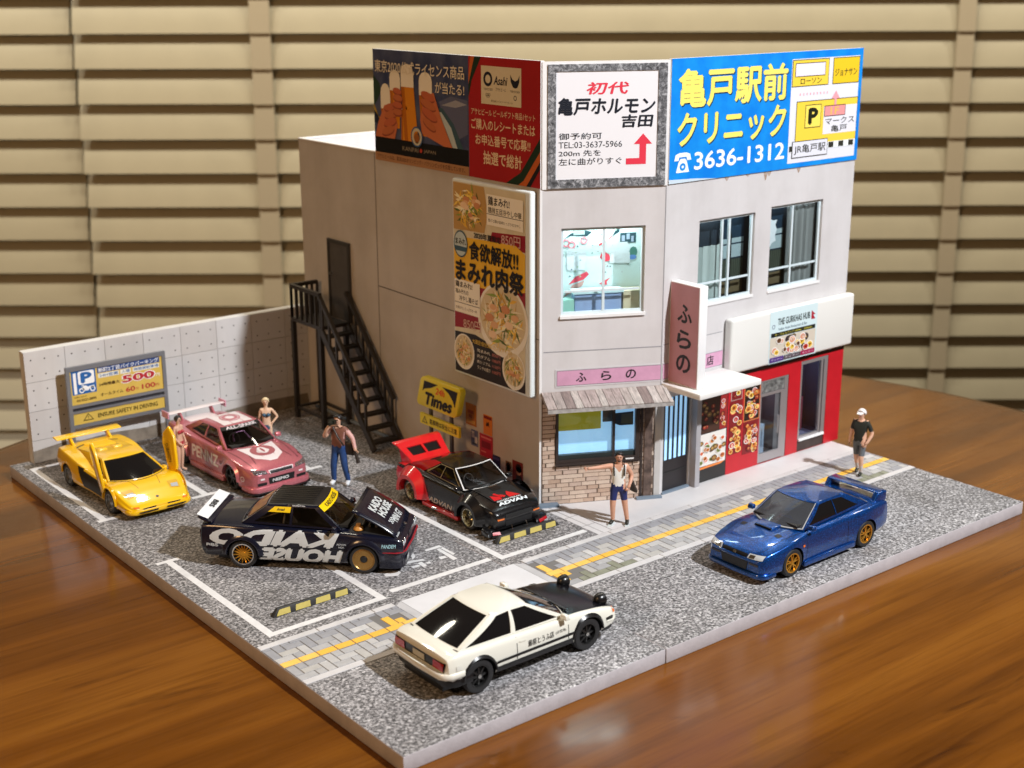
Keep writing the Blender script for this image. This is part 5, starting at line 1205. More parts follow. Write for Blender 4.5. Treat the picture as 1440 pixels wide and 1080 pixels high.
class Car:
    def __init__(s, name, label, loc, yaw, scale, wb, r, track, tw, paintm, stations, kt=0.965, arch=1.13, belly=0.97, cut=True):
        s.root = thing(name, label, 'car', (loc[0], loc[1], 0.008), R_(yaw), 'model cars on the diorama')
        s.root.scale = (scale,) * 3
        s.wb, s.r, s.track, s.tw, s.paint = wb, r, track, tw, paintm
        rows = catmull(stations, 54); rings = []
        for (x, zb, zs, zt, w) in rows:
            h = zs - zb
            half = [(0.0, zb), (w * 0.78, zb), (w * belly, zb + 0.045), (w, zb + 0.32 * h), (w * 1.0, zb + 0.62 * h), (w * (kt + 0.012), zs - 0.075), (w * kt - 0.012, zs - 0.022), (w * kt - 0.05, zs), (w * kt * 0.62, zs + (zt - zs) * 0.72), (0.0, zt)]
            half = soft(half)
            ring_ = [(x, y, z) for y, z in half] + [(x, -y, z) for y, z in half[-2:0:-1]]
            rings.append(ring_)
        q = MB(); n = len(rings[0])
        vs = [p for rg_ in rings for p in rg_]
        fs = [(i * n + k, i * n + (k + 1) % n, (i + 1) * n + (k + 1) % n, (i + 1) * n + k) for i in range(len(rings) - 1) for k in range(n)]
        fs += [tuple(range(n)), tuple(range(len(vs) - 1, len(vs) - n - 1, -1))]
        q._add(vs, fs)
        s.body = q.build('body', [paintm, CARBLACK], s.root)
        if cut:
            cq = MB()
            for sx in (-1, 1):
                for sy in (-1, 1):
                    y0, y1 = sorted((sy * (track - tw - 0.10), sy * (track + 0.4)))
                    prof = [(0.0, y0), (r * arch, y0), (r * arch, y1), (0.0, y1)]
                    N = 28; o = len(cq.v)
                    ringa = [(sx * wb / 2 + r * arch * math.cos(2 * math.pi * k / N), y0, r * 1.0 + r * arch * math.sin(2 * math.pi * k / N)) for k in range(N)]
                    ringb = [(p[0], y1, p[2]) for p in ringa]
                    cq._add(ringa + ringb, [tuple(range(N)), tuple(range(2 * N - 1, N - 1, -1))] + [(k, N + k, N + (k + 1) % N, (k + 1) % N) for k in range(N)])
            cm = cq.mesh('cutter', [CARBLACK]); co = bpy.data.objects.new('cutter', cm); COL.objects.link(co); co.parent = s.root
            md = s.body.modifiers.new('b', 'BOOLEAN'); md.operation = 'DIFFERENCE'; md.object = co; md.solver = 'EXACT'
            try: md.material_mode = 'TRANSFER'
            except Exception: pass
            bpy.context.view_layer.update()
            apply_mods(s.body); bpy.data.objects.remove(co)
        smooth_mesh(s.body.data, 32)
        s.rebvh()
    def rebvh(s, extra=()):
        vs = []; fs = []
        for o in (s.body, *extra):
            k = len(vs); vs += [tuple(o.matrix_basis @ v.co) for v in o.data.vertices]; fs += [tuple(k + i for i in p.vertices) for p in o.data.polygons]
        s.bvh = BVHTree.FromPolygons(vs, fs)
    def proj(s, d, eps=0.006):
        """function mapping 2-D coordinates onto the bodywork seen from direction d"""
        last = [0.0]
        def fn(a, b, lift=0.0):
            if d == 'top': o, v = Vector((a, b, 3)), Vector((0, 0, -1))
            elif d == 'left': o, v = Vector((a, 3, b)), Vector((0, -1, 0))
            elif d == 'right': o, v = Vector((a, -3, b)), Vector((0, 1, 0))
            elif d == 'front': o, v = Vector((4, a, b)), Vector((-1, 0, 0))
            else: o, v = Vector((-4, a, b)), Vector((1, 0, 0))
            h = s.bvh.ray_cast(o, v)
            t = (h[0] - o).length if h[0] is not None else last[0]
            last[0] = t
            p = o + v * (t - eps - lift)
            return tuple(p)
        return fn
    def patch(s, d, corners, name, m, eps=0.006, nu=8, nv=4, parent=None, thick=0.0):
        fn = s.proj(d, eps); c = corners; rows = []
        for j in range(nv + 1):
            t = j / nv; row = []
            for i in range(nu + 1):
                u = i / nu
                a = [(c[0][k] * (1 - u) + c[1][k] * u) * (1 - t) + (c[3][k] * (1 - u) + c[2][k] * u) * t for k in (0, 1)]
                row.append(fn(*a))
            rows.append(row)
        q = MB(); q.grid(rows); o = q.build(name, m, parent or s.root, 40)
        if thick:
            md = o.modifiers.new('s', 'SOLIDIFY'); md.thickness = thick; md.offset = 0; apply_mods(o)
        return o
    def round_patch(s, d, cx, cz, rx, rz, name, m, eps=0.006, n=20, parent=None, r_in=0.0):
        fn = s.proj(d, eps); q = MB()
        if r_in:
            for k in range(n):
                q.poly([fn(cx + f * rx * math.cos(a), cz + f * rz * math.sin(a)) for f, a in ((r_in, 2 * math.pi * k / n), (1, 2 * math.pi * k / n), (1, 2 * math.pi * (k + 1) / n), (r_in, 2 * math.pi * (k + 1) / n))])
        else:
            q.poly([fn(cx + rx * math.cos(2 * math.pi * k / n), cz + rz * math.sin(2 * math.pi * k / n)) for k in range(n)])
        return q.build(name, m, parent or s.root, fixn=False)
    def line(s, d, pts, w=0.012, name='panel_gap', m=None, eps=0.004):
        fn = s.proj(d, eps); q = MB()
        for (a, b) in zip(pts[:-1], pts[1:]):
            v = Vector((b[0] - a[0], b[1] - a[1])); L = v.length; nrm = Vector((-v.y, v.x)) / L * w / 2; k = max(1, int(L / 0.12))
            q.grid([[fn(a[0] + v.x * i / k + sg * nrm.x, a[1] + v.y * i / k + sg * nrm.y) for i in range(k + 1)] for sg in (-1, 1)])
        return q.build(name, m or CARBLACK, s.root, fixn=False)
    def text(s, d, t, m, a0, a1, b0, b1, eps=0.007, bold=0.0, shear=0.0, flipx=False, cuts=0, name='lettering', rot=0):
        pf = s.proj(d, eps)
        if rot == 0: fn = pf
        elif rot == 90: fn = lambda x, z, l: pf(-z, x, l)         # runs across the car, read from its front
        elif rot == -90: fn = lambda x, z, l: pf(z, -x, l)        # read from its rear
        return text(s.root, t, m, a0, a1, b0, b1, 0, bold, shear, flipx, fn, name, cuts=cuts)
    # ---------------- wheels
    def wheels(s, style, front=None, rear=None, rimr=0.70):
        for sx in (1, -1):
            for sy in (1, -1):
                st = (front if sx > 0 else rear) or style
                s.wheel(sx * s.wb / 2, sy, st, rimr)
    def wheel(s, x, sy, style, rimr):
        r, w, T = s.r, s.tw, s.track
        key = (style, round(r, 3), round(w, 3), rimr)
        if not hasattr(Car, 'cache'): Car.cache = {}
        if key not in Car.cache:
            R = r * rimr
            q = MB(); q.lathe([(R * 0.98, -w / 2), (r * 0.93, -w / 2), (r * 0.985, -w / 2 + 0.03), (r, -w / 2 + 0.06), (r, w / 2 - 0.06), (r * 0.985, w / 2 - 0.03), (r * 0.93, w / 2 - 0.004), (r * 0.83, w / 2), (R * 1.0, w / 2 - 0.008)], 36, 'y'); tyre = q.mesh('tyre', TYRE, 35)
            bar = MB(); bar.lathe([(0.0, -w / 2 + 0.05), (R, -w / 2 + 0.02), (R, w / 2 - 0.012), (R * 0.96, w / 2 - 0.012), (R * 0.93, 0.0), (0.0, -0.02)], 36, 'y'); barrel = bar.mesh('wheel', mat('wheel_barrel', (0.02, 0.02, 0.02), 0.5, 0.3), 40)
            rim = MB(); GOLD = mat('rim_gold', (0.72, 0.34, 0.035), 0.26, 0.85); SIL = mat('rim_silver', (0.62, 0.62, 0.60), 0.2, 1.0); BLK = mat('rim_black', (0.012, 0.012, 0.012), 0.3); BRZ = mat('rim_bronze', (0.42, 0.24, 0.07), 0.3, 0.7)
            def spoke(a0, a1, r0, r1, w0, w1, y0, y1, t=0.02):
                pa = [(r0 * math.cos(a0), r0 * math.sin(a0)), (r1 * math.cos(a1), r1 * math.sin(a1))]
                dx, dz = pa[1][0] - pa[0][0], pa[1][1] - pa[0][1]; L = math.hypot(dx, dz); nx, nz = -dz / L, dx / L
                P = [(pa[0][0] + nx * w0, y0, pa[0][1] + nz * w0), (pa[0][0] - nx * w0, y0, pa[0][1] - nz * w0), (pa[1][0] - nx * w1, y1, pa[1][1] - nz * w1), (pa[1][0] + nx * w1, y1, pa[1][1] + nz * w1)]
                rim.hexa([(p[0], p[1] - t, p[2]) for p in P], P)
            yo = w / 2 - 0.02
            lip = [(R * 0.99, yo + 0.012), (R * 0.90, yo + 0.012), (R * 0.88, yo - 0.05), (R * 0.93, yo - 0.09)]
            mats = None
            if style in ('gold5', 'silver5'):
                rim.lathe([(R * 0.99, yo + 0.012), (R * 0.86, yo + 0.010), (R * 0.83, yo - 0.04)], 36, 'y')
                for k in range(5):
                    a = 2 * math.pi * k / 5 + 0.3
                    for da in (-0.13, 0.13): spoke(a + da * 0.6, a + da * 1.6, R * 0.16, R * 0.87, R * 0.07, R * 0.055, yo - 0.005, yo - 0.01, 0.03)
                rim.lathe([(0.0, yo + 0.004), (R * 0.2, yo + 0.002), (R * 0.24, yo - 0.03)], 20, 'y')
                mats = [GOLD if style == 'gold5' else SIL]
            elif style == 'mesh':
                mats = [SIL, GOLD]; rim.lathe(lip, 36, 'y'); rim.cur = 1
                for k in range(16):
                    a = 2 * math.pi * k / 16
                    spoke(a, a + 0.2, R * 0.2, R * 0.9, 0.012, 0.010, yo - 0.02, yo - 0.05); spoke(a, a - 0.2, R * 0.2, R * 0.9, 0.012, 0.010, yo - 0.02, yo - 0.05)
                rim.lathe([(0.0, yo - 0.012), (R * 0.22, yo - 0.014), (R * 0.26, yo - 0.05)], 20, 'y')
            elif style == 'fan':
                mats = [BRZ, BLK]; rim.lathe([(R * 1.0, yo + 0.012), (R * 0.95, yo + 0.015), (R * 0.90, yo), (R * 0.34, yo - 0.012), (R * 0.30, yo - 0.03)], 36, 'y')
                for k in range(24):
                    a = 2 * math.pi * k / 24; spoke(a, a + 0.12, R * 0.42, R * 0.86, 0.012, 0.02, yo + 0.002, yo + 0.010, 0.012)
                rim.cur = 1; rim.lathe([(0.0, yo + 0.0), (R * 0.28, yo - 0.002), (R * 0.33, yo - 0.02)], 20, 'y')
            elif style == 'black8':
                mats = [BLK, SIL]; rim.lathe([(R * 0.99, yo + 0.012), (R * 0.90, yo + 0.01), (R * 0.86, yo - 0.05)], 36, 'y')
                for k in range(8): spoke(2 * math.pi * k / 8, 2 * math.pi * k / 8, R * 0.2, R * 0.9, R * 0.10, R * 0.06, yo - 0.005, yo - 0.03, 0.03)
                rim.cur = 1; rim.lathe([(0.0, yo + 0.02), (R * 0.17, yo + 0.018), (R * 0.18, yo - 0.02)], 14, 'y')
            elif style == 'black6':
                mats = [BLK, mat('rim_dark_grey', (0.09, 0.09, 0.095), 0.25, 0.8)]; rim.cur = 1; rim.lathe([(R * 0.99, yo + 0.012), (R * 0.94, yo + 0.012), (R * 0.93, yo)], 36, 'y'); rim.cur = 0
                for k in range(6): spoke(2 * math.pi * k / 6, 2 * math.pi * k / 6, R * 0.15, R * 0.93, R * 0.11, R * 0.08, yo, yo - 0.01, 0.03)
                rim.lathe([(0.0, yo + 0.004), (R * 0.2, yo), (R * 0.22, yo - 0.03)], 16, 'y')
            elif style == 'dish':
                mats = [mat('rim_pale_gold', (0.80, 0.74, 0.55), 0.16, 1.0), BLK]; rim.lathe([(R * 1.0, yo + 0.014), (R * 0.93, yo + 0.014), (R * 0.88, yo - 0.02), (R * 0.80, yo - 0.12), (R * 0.60, yo - 0.13)], 36, 'y')
                for k in range(8): spoke(2 * math.pi * k / 8, 2 * math.pi * k / 8, R * 0.15, R * 0.66, R * 0.09, R * 0.08, yo - 0.10, yo - 0.12, 0.03)
                rim.cur = 1; rim.lathe([(0.0, yo - 0.07), (R * 0.2, yo - 0.07), (R * 0.22, yo - 0.12)], 16, 'y')
            elif style == 'holes':
                mats = [mat('rim_grey', (0.33, 0.33, 0.32), 0.28, 0.9), BLK]; rim.lathe([(R * 1.0, yo + 0.012), (R * 0.92, yo + 0.012), (R * 0.88, yo - 0.03), (R * 0.4, yo - 0.02), (0.0, yo)], 36, 'y'); rim.cur = 1
                for k in range(5):
                    a = 2 * math.pi * k / 5; cx, cz = R * 0.6 * math.cos(a), R * 0.6 * math.sin(a)
                    rim.poly([(cx + R * 0.17 * math.cos(t * 0.5236), yo - 0.012, cz + R * 0.17 * math.sin(t * 0.5236)) for t in range(12)])
            Car.cache[key] = (barrel, tyre, rim.mesh('rim', mats, 35))
        barrel, tyre, rm_ = Car.cache[key]
        wo = link('wheel', barrel, s.root); wo.location = (x, sy * (T - w / 2), r)
        wo.rotation_euler = (0, 0, 0 if sy > 0 else math.pi)
        link('tyre', tyre, wo); link('rim', rm_, wo)
    # ---------------- cabin
    def cabin(s, wf, wt, rt, rb, side, frame_m, glass_f, glass_s, glass_r, wsm=(0.05, 0.06), rwm=(0.07, 0.07), bulge=0.02, crown=0.03, roof_m=None, rear_glass=True, side_open=(), pane_names=True, seats=True, sidebow=0.0, interior_m=None):
        """wf, wt, rt, rb: (x at centre, x at corner, half width, z) of screen base and top, rear top and base; side: windows as quads in (u, s)"""
        def bow(c, t): return Vector((c[0] + (c[1] - c[0]) * t * t, c[2] * t, c[3]))
        def scr(c0, c1, t, v):
            p = bow(c0, t).lerp(bow(c1, t), v); p.z += 0.02 * math.sin(math.pi * v) * (1 - t * t); return p
        def sid(u, v, sy):
            a = Vector((wf[1], wf[2], wf[3])).lerp(Vector((rb[1], rb[2], rb[3])), u); b = Vector((wt[1], wt[2], wt[3])).lerp(Vector((rt[1], rt[2], rt[3])), u)
            p = a.lerp(b, v); p.y += bulge * math.sin(math.pi * v) + sidebow * math.sin(math.pi * u) * (1 - 0.5 * v); p.y *= sy; return p
        F = {'f': lambda u, v: scr(wf, wt, u, v), 'r': lambda u, v: scr(rb, rt, u, v), 'L': lambda u, v: sid(u, v, 1), 'R': lambda u, v: sid(u, v, -1)}
        q = MB()
        def strip(fn, a, b, c, d, n=8):
            q.grid([[fn(a[0] + (b[0] - a[0]) * i / n, a[1] + (b[1] - a[1]) * i / n) for i in range(n + 1)], [fn(d[0] + (c[0] - d[0]) * i / n, d[1] + (c[1] - d[1]) * i / n) for i in range(n + 1)]])
        def ringf(fn, O, I):
            for k in range(4): strip(fn, O[k], O[(k + 1) % 4], I[(k + 1) % 4], I[k])
        panes = []
        mx, mz = wsm; I = [(-1 + mx, mz), (1 - mx, mz), (1 - mx, 1 - mz), (-1 + mx, 1 - mz)]
        ringf(F['f'], [(-1, 0), (1, 0), (1, 1), (-1, 1)], I); panes.append(('windscreen', F['f'], I, glass_f))
        mx, mz = rwm; I = [(-1 + mx, mz), (1 - mx, mz), (1 - mx, 1 - mz), (-1 + mx, 1 - mz)]
        if rear_glass: ringf(F['r'], [(-1, 0), (1, 0), (1, 1), (-1, 1)], I); panes.append(('rear_window', F['r'], I, glass_r))
        else: strip(F['r'], (-1, 0), (1, 0), (1, 1), (-1, 1), 10)
        for key in ('L', 'R'):
            cuts = [0.0]
            for a, b in zip(side[:-1], side[1:]): cuts.append((max(a[1][0], a[2][0]) + min(b[0][0], b[3][0])) / 2)
            cuts.append(1.0)
            for k, wq in enumerate(side):
                # the divider between two windows may lean with them
                l0 = (0, 0) if k == 0 else ((side[k - 1][1][0] + wq[0][0]) / 2, 0); l1 = (0, 1) if k == 0 else ((side[k - 1][2][0] + wq[3][0]) / 2, 1)
                r0 = (1, 0) if k == len(side) - 1 else ((wq[1][0] + side[k + 1][0][0]) / 2, 0); r1 = (1, 1) if k == len(side) - 1 else ((wq[2][0] + side[k + 1][3][0]) / 2, 1)
                ringf(F[key], [l0, r0, r1, l1], wq)
                if (key, k) not in side_open: panes.append(('side_window', F[key], wq, glass_s))
        # roof
        N = 16; rows = []
        for j in range(N + 1):
            v = j / N; row = []
            for i in range(N + 1):
                t = -1 + 2 * i / N
                p = bow(wt, t).lerp(bow(rt, t), v); p.z += crown * 1.25 * (1 - t * t) * math.sin(math.pi * v) ** 0.75
                row.append(p)
            rows.append(row)
        k0 = len(q.f); q.cur = 1 if roof_m else 0; q.grid(rows); q.cur = 0
        s.frame = q.build('cabin', [frame_m] + ([roof_m] if roof_m else []), s.root)
        bm = bmesh.new(); bm.from_mesh(s.frame.data); bmesh.ops.remove_doubles(bm, verts=bm.verts, dist=0.002); bmesh.ops.recalc_face_normals(bm, faces=bm.faces); bm.to_mesh(s.frame.data); bm.free()
        # keep normals outward
        up = [p for p in s.frame.data.polygons if abs(p.normal.z) > 0.9]
        if up and sum(p.normal.z for p in up) < 0: s.frame.data.flip_normals()
        bv_ = s.frame.modifiers.new('bv', 'BEVEL'); bv_.width = 0.045; bv_.segments = 3; bv_.limit_method = 'ANGLE'; bv_.angle_limit = R_(24)
        md = s.frame.modifiers.new('s', 'SOLIDIFY'); md.thickness = 0.035; md.offset = -1; apply_mods(s.frame); smooth_mesh(s.frame.data, 38)
        s.panes = []
        for nm, fn, wq, gm in panes:
            g = MB(); n = 8; rows = []
            for j in range(n + 1):
                t = j / n; row = []
                for i in range(n + 1):
                    u = i / n; a = [(wq[0][k] * (1 - u) + wq[1][k] * u) * (1 - t) + (wq[3][k] * (1 - u) + wq[2][k] * u) * t for k in (0, 1)]
                    p = fn(*a); c = Vector((0.5 * (wt[0] + rt[0]), 0, 0.7)); row.append(p + (c - p).normalized() * 0.012)
                rows.append(row)
            g.grid(rows); s.panes.append(g.build(nm, gm, s.root, 60))
        # dark tub, seats, wheel
        g = MB(); pts = [bow(wf, t / 6) for t in range(-6, 7)] + [bow(rb, t / 6) for t in range(6, -7, -1)]
        g.poly([(p.x, p.y * 0.985, p.z + 0.012) for p in pts]); g.build('interior', interior_m or CARDARK, s.root, fixn=False)
        if seats:
            zc = (wf[3] + rb[3]) / 2; xm = 0.5 * (wt[0] + rt[0]) + 0.05
            if not hasattr(Car, 'seat'):
                g = MB(); g.hexa([(0, -0.2, 0), (0.10, -0.2, 0), (0.10, 0.2, 0), (0, 0.2, 0)], [(-0.10, -0.15, 0.26), (-0.03, -0.15, 0.26), (-0.03, 0.15, 0.26), (-0.10, 0.15, 0.26)]); g.hexa([(-0.10, -0.08, 0.262), (-0.03, -0.08, 0.262), (-0.03, 0.08, 0.262), (-0.10, 0.08, 0.262)], [(-0.12, -0.07, 0.34), (-0.05, -0.07, 0.34), (-0.05, 0.07, 0.34), (-0.12, 0.07, 0.34)])
                Car.seat = g.mesh('seat', SEATM)
                g = MB(); pts = [(0.05 * math.sin(0), 0, 0)]; N = 16
                g.tube([(-0.06 * math.sin(2 * math.pi * k / N), 0.15 * math.cos(2 * math.pi * k / N), 0.15 * math.sin(2 * math.pi * k / N)) for k in range(N + 1)], 0.016, 6, False); Car.swm = g.mesh('steering_wheel', SEATM, 60)
            for y in (-0.32, 0.32):
                o = link('seat', Car.seat, s.root); o.location = (xm - 0.1, y, zc)
            o = link('steering_wheel', Car.swm, s.root); o.location = (wf[1] - 0.28, -0.32, zc + 0.10)
            g = MB(); g.box(wf[1] - 0.14, wf[1] + 0.1, -wf[2] * 0.85, wf[2] * 0.85, zc, zc + 0.05); g.build('dashboard', CARDARK, s.root)
        s.F = F
    def pane_patch(s, key, quad, name, m, off=0.004, n=8):
        """a sticker on the cabin glass, quad in (u, v)"""
        fn = s.F[key]; rows = []
        for j in range(n + 1):
            t = j / n; row = []
            for i in range(n + 1):
                u = i / n; a = [(quad[0][k] * (1 - u) + quad[1][k] * u) * (1 - t) + (quad[3][k] * (1 - u) + quad[2][k] * u) * t for k in (0, 1)]
                p = fn(*a); c = Vector((p.x * 0.2, 0, 0.5)); row.append(p - (c - p).normalized() * off)
            rows.append(row)
        q = MB(); q.grid(rows); return q.build(name, m, s.root, 60, fixn=False)
    def pane_text(s, key, t, m, u0, u1, v0, v1, off=0.006, bold=0.02, flipx=False):
        fn = s.F[key]
        def f(a, b, l):
            p = fn(a, b); c = Vector((p.x * 0.2, 0, 0.5)); return tuple(p - (c - p).normalized() * (off + l))
        return text(s.root, t, m, u0, u1, v0, v1, 0, bold, 0, flipx, f)
    def arch(s, x, sy, r0, r1, y0, y1, m, a0=8, a1=172, name='fender_flare', n=14, zc=None):
        q = MB(); pts = []; zc = s.r if zc is None else zc
        A, B, C, D = [], [], [], []
        for k in range(n + 1):
            a = R_(a0 + (a1 - a0) * k / n); c_, s_ = math.cos(a), math.sin(a)
            A.append((x + r0 * c_, sy * y1, zc + r0 * s_)); B.append((x + (r0 + (r1 - r0) * 0.35) * c_, sy * (y1 + 0.004), zc + (r0 + (r1 - r0) * 0.35) * s_)); C.append((x + r1 * c_, sy * y0, zc + r1 * s_)); D.append((x + r0 * c_, sy * (y0 - 0.12), zc + r0 * s_))
        q.grid([D, A, B, C]); return q.build(name, m, s.root, 50)
    def box(s, name, m, x0, x1, y0, y1, z0, z1, bev=0.0, parent=None):
        q = MB(); q.box(x0, x1, y0, y1, z0, z1); o = q.build(name, m, parent or s.root)
        if bev: bevel(o, bev, 3)
        return o
    def mirrors(s, x, y, z, m):
        for sy in (1, -1):
            q = MB(); q.hexa([(x - 0.02, sy * y, z), (x + 0.09, sy * y, z), (x + 0.10, sy * (y + 0.16), z), (x - 0.02, sy * (y + 0.17), z)][::sy], [(x - 0.02, sy * y, z + 0.10), (x + 0.06, sy * y, z + 0.10), (x + 0.07, sy * (y + 0.15), z + 0.10), (x - 0.02, sy * (y + 0.16), z + 0.11)][::sy])
            bevel(q.build('mirror', m, s.root), 0.02, 2)
# ---------------------------------------------------------------- white hatchback with black bonnet (near left)
def white_hatch():
    WHT = paint('car_cream_white', (0.76, 0.75, 0.66), 0.0, 0.3)
    c = Car('hatchback_car', 'white hatchback with black bonnet and raised lamps parked on the road', (3.60, 1.77), 0.5, 1.085, 2.42, 0.305, 0.80, 0.20, WHT,
        [(-1.87, 0.44, 0.69, 0.72, 0.71), (-1.83, 0.38, 0.77, 0.80, 0.77), (-1.68, 0.31, 0.815, 0.85, 0.80), (-1.2, 0.24, 0.805, 0.85, 0.815), (-0.2, 0.21, 0.78, 0.82, 0.815), (0.6, 0.21, 0.76, 0.80, 0.815), (1.0, 0.21, 0.74, 0.785, 0.81), (1.5, 0.22, 0.68, 0.72, 0.80), (1.82, 0.25, 0.615, 0.645, 0.78), (1.92, 0.30, 0.57, 0.595, 0.745), (1.96, 0.34, 0.53, 0.55, 0.70)], arch=1.10)
    c.cabin((0.96, 0.74, 0.72, 0.775), (0.02, -0.04, 0.535, 1.20), (-0.78, -0.74, 0.515, 1.205), (-1.64, -1.58, 0.68, 0.825),
        [[(0.05, 0.08), (0.475, 0.06), (0.45, 0.91), (0.10, 0.90)], [(0.52, 0.06), (0.95, 0.05), (0.80, 0.87), (0.51, 0.91)]],
        WHT, BLACKGLASS, BLACKGLASS, BLACKGLASS, rwm=(0.10, 0.07), seats=False)
    c.wheels('black8', rimr=0.68)
    # black lower body, side moulding, arch trims
    for d, sy in (('right', -1), ('left', 1)):
        c.patch(d, [(-0.86, 0.225), (0.86, 0.225), (0.86, 0.375), (-0.86, 0.375)], 'side_skirt', CARBLACK, 0.010, 12, 4)
        c.patch(d, [(-0.86, 0.435), (0.88, 0.435), (0.88, 0.485), (-0.86, 0.485)], 'side_moulding', CARBLACK, 0.012, 12, 2)
        c.line(d, [(-0.42, 0.38), (-0.42, 0.77)], 0.014); c.line(d, [(0.74, 0.38), (0.74, 0.74)], 0.014)
        for x in (-1.21, 1.21): c.arch(x, sy, 0.335, 0.40, 0.795, 0.835, CARBLACK, 4, 176, 'arch_trim')
        c.patch(d, [(1.84, 0.53), (1.95, 0.51), (1.94, 0.575), (1.84, 0.60)], 'side_lamp', AMBER, 0.010, 3, 3)
        c.patch(d, [(-0.36, 0.665), (-0.22, 0.665), (-0.22, 0.695), (-0.36, 0.695)], 'door_handle', WHT, 0.016, 3, 2)
    c.text('right', '藤原とうふ店', BLACKPRINT, -0.18, 0.40, 0.525, 0.64, 0.008, 0.006, cuts=6)
    c.text('right', '(自家用)', BLACKPRINT, 0.44, 0.68, 0.55, 0.615, 0.008, cuts=4)
    c.patch('right', [(-1.70, 0.57), (-1.60, 0.57), (-1.60, 0.655), (-1.70, 0.655)], 'fuel_flap', mat('flap_white', (0.70, 0.69, 0.62), 0.35), 0.012, 3, 3)
    # bonnet: black panel laid over the nose
    c.patch('top', [(0.80, -0.70), (0.80, 0.70), (1.90, 0.66), (1.90, -0.66)], 'bonnet', mat('bonnet_black', (0.005, 0.005, 0.007), 0.2, spec=0.25), 0.012, 16, 16)
    # tail: black panel, red lamps, plate, bumper
    c.patch('rear', [(-0.70, 0.55), (0.70, 0.55), (0.72, 0.715), (-0.72, 0.715)], 'tail_panel', CARBLACK, 0.008, 20, 4)
    for sy in (1, -1): c.patch('rear', [(sy * 0.40, 0.565), (sy * 0.68, 0.565), (sy * 0.69, 0.705), (sy * 0.41, 0.705)], 'tail_lamp', REDLENS, 0.022, 8, 4)
    c.patch('rear', [(-0.165, 0.58), (0.165, 0.58), (0.165, 0.69), (-0.165, 0.69)], 'number_plate', mat('blank_plate', (0.50, 0.48, 0.38), 0.5), 0.020, 4, 3)
    bump(c, -1.93, -1, 0.43, 0.535, 0.80, WHT, 0.65); bump(c, -1.84, -1, 0.26, 0.435, 0.77, CARBLACK, 0.8)
    bump(c, 1.95, 1, 0.42, 0.50, 0.765, CARBLACK, 0.5); bump(c, 1.97, 1, 0.395, 0.425, 0.775, WHT, 0.5); bump(c, 1.93, 1, 0.23, 0.39, 0.75, CARBLACK, 0.55)
    for sy in (1, -1):
        q = MB(); q.lathe([(0.0, -0.115), (0.06, -0.105), (0.10, -0.06), (0.115, 0.0), (0.115, 0.075), (0.0, 0.085)], 16, 'x', (1.76, sy * 0.50, 0.715)); o = q.build('raised_lamp', CARBLACK, c.root, 50)
        q = MB(); q.box(1.66, 1.80, sy * 0.5 - 0.05, sy * 0.5 + 0.05, 0.56, 0.67); q.build('lamp_arm', CARBLACK, c.root)
    c.mirrors(0.60, 0.755, 0.79, WHT)
    for sy in (1, -1): c.box('wiper', CARBLACK, 0.86, 0.90, *sorted((sy * 0.08, sy * 0.6)), 0.805, 0.82)
    c.box('underbody', CARBLACK, -1.8, 1.8, -0.55, 0.55, 0.13, 0.30)

def bump(c, x, sg, z0, z1, w, m, wrap):
    """a bumper bar that wraps round the corner"""
    q = MB(); pts_o = [(x - sg * wrap * 0.62, w + 0.025), (x - sg * 0.16, w + 0.02), (x - sg * 0.05, w - 0.04), (x + sg * 0.015, w - 0.16), (x + sg * 0.04, 0)]
    pts = pts_o + [(a, -b) for a, b in pts_o[-2::-1]]
    inn = [(a - sg * 0.14 if abs(b) < w - 0.1 else a, b * 0.88) for a, b in pts]
    n = len(pts); zm0, zm1 = z0 + (z1 - z0) * 0.2, z1 - (z1 - z0) * 0.2
    rows = [[(a, b, z0) for a, b in inn], [(a, b * 0.99, z0) for a, b in pts], [(a + sg * 0.012, b * 1.01, zm0) for a, b in pts], [(a + sg * 0.012, b * 1.01, zm1) for a, b in pts], [(a, b * 0.99, z1) for a, b in pts], [(a, b, z1) for a, b in inn]]
    q.grid(rows); return q.build('bumper', m, c.root, 45)

def sill(c, sy, x0, x1, y, z0, z1, m):
    q = MB(); a, b = sorted((sy * (y - 0.10), sy * (y + 0.03))); q.box(x0, x1, a, b, z0, z1); bevel(q.build('side_skirt', m, c.root), 0.025, 3)

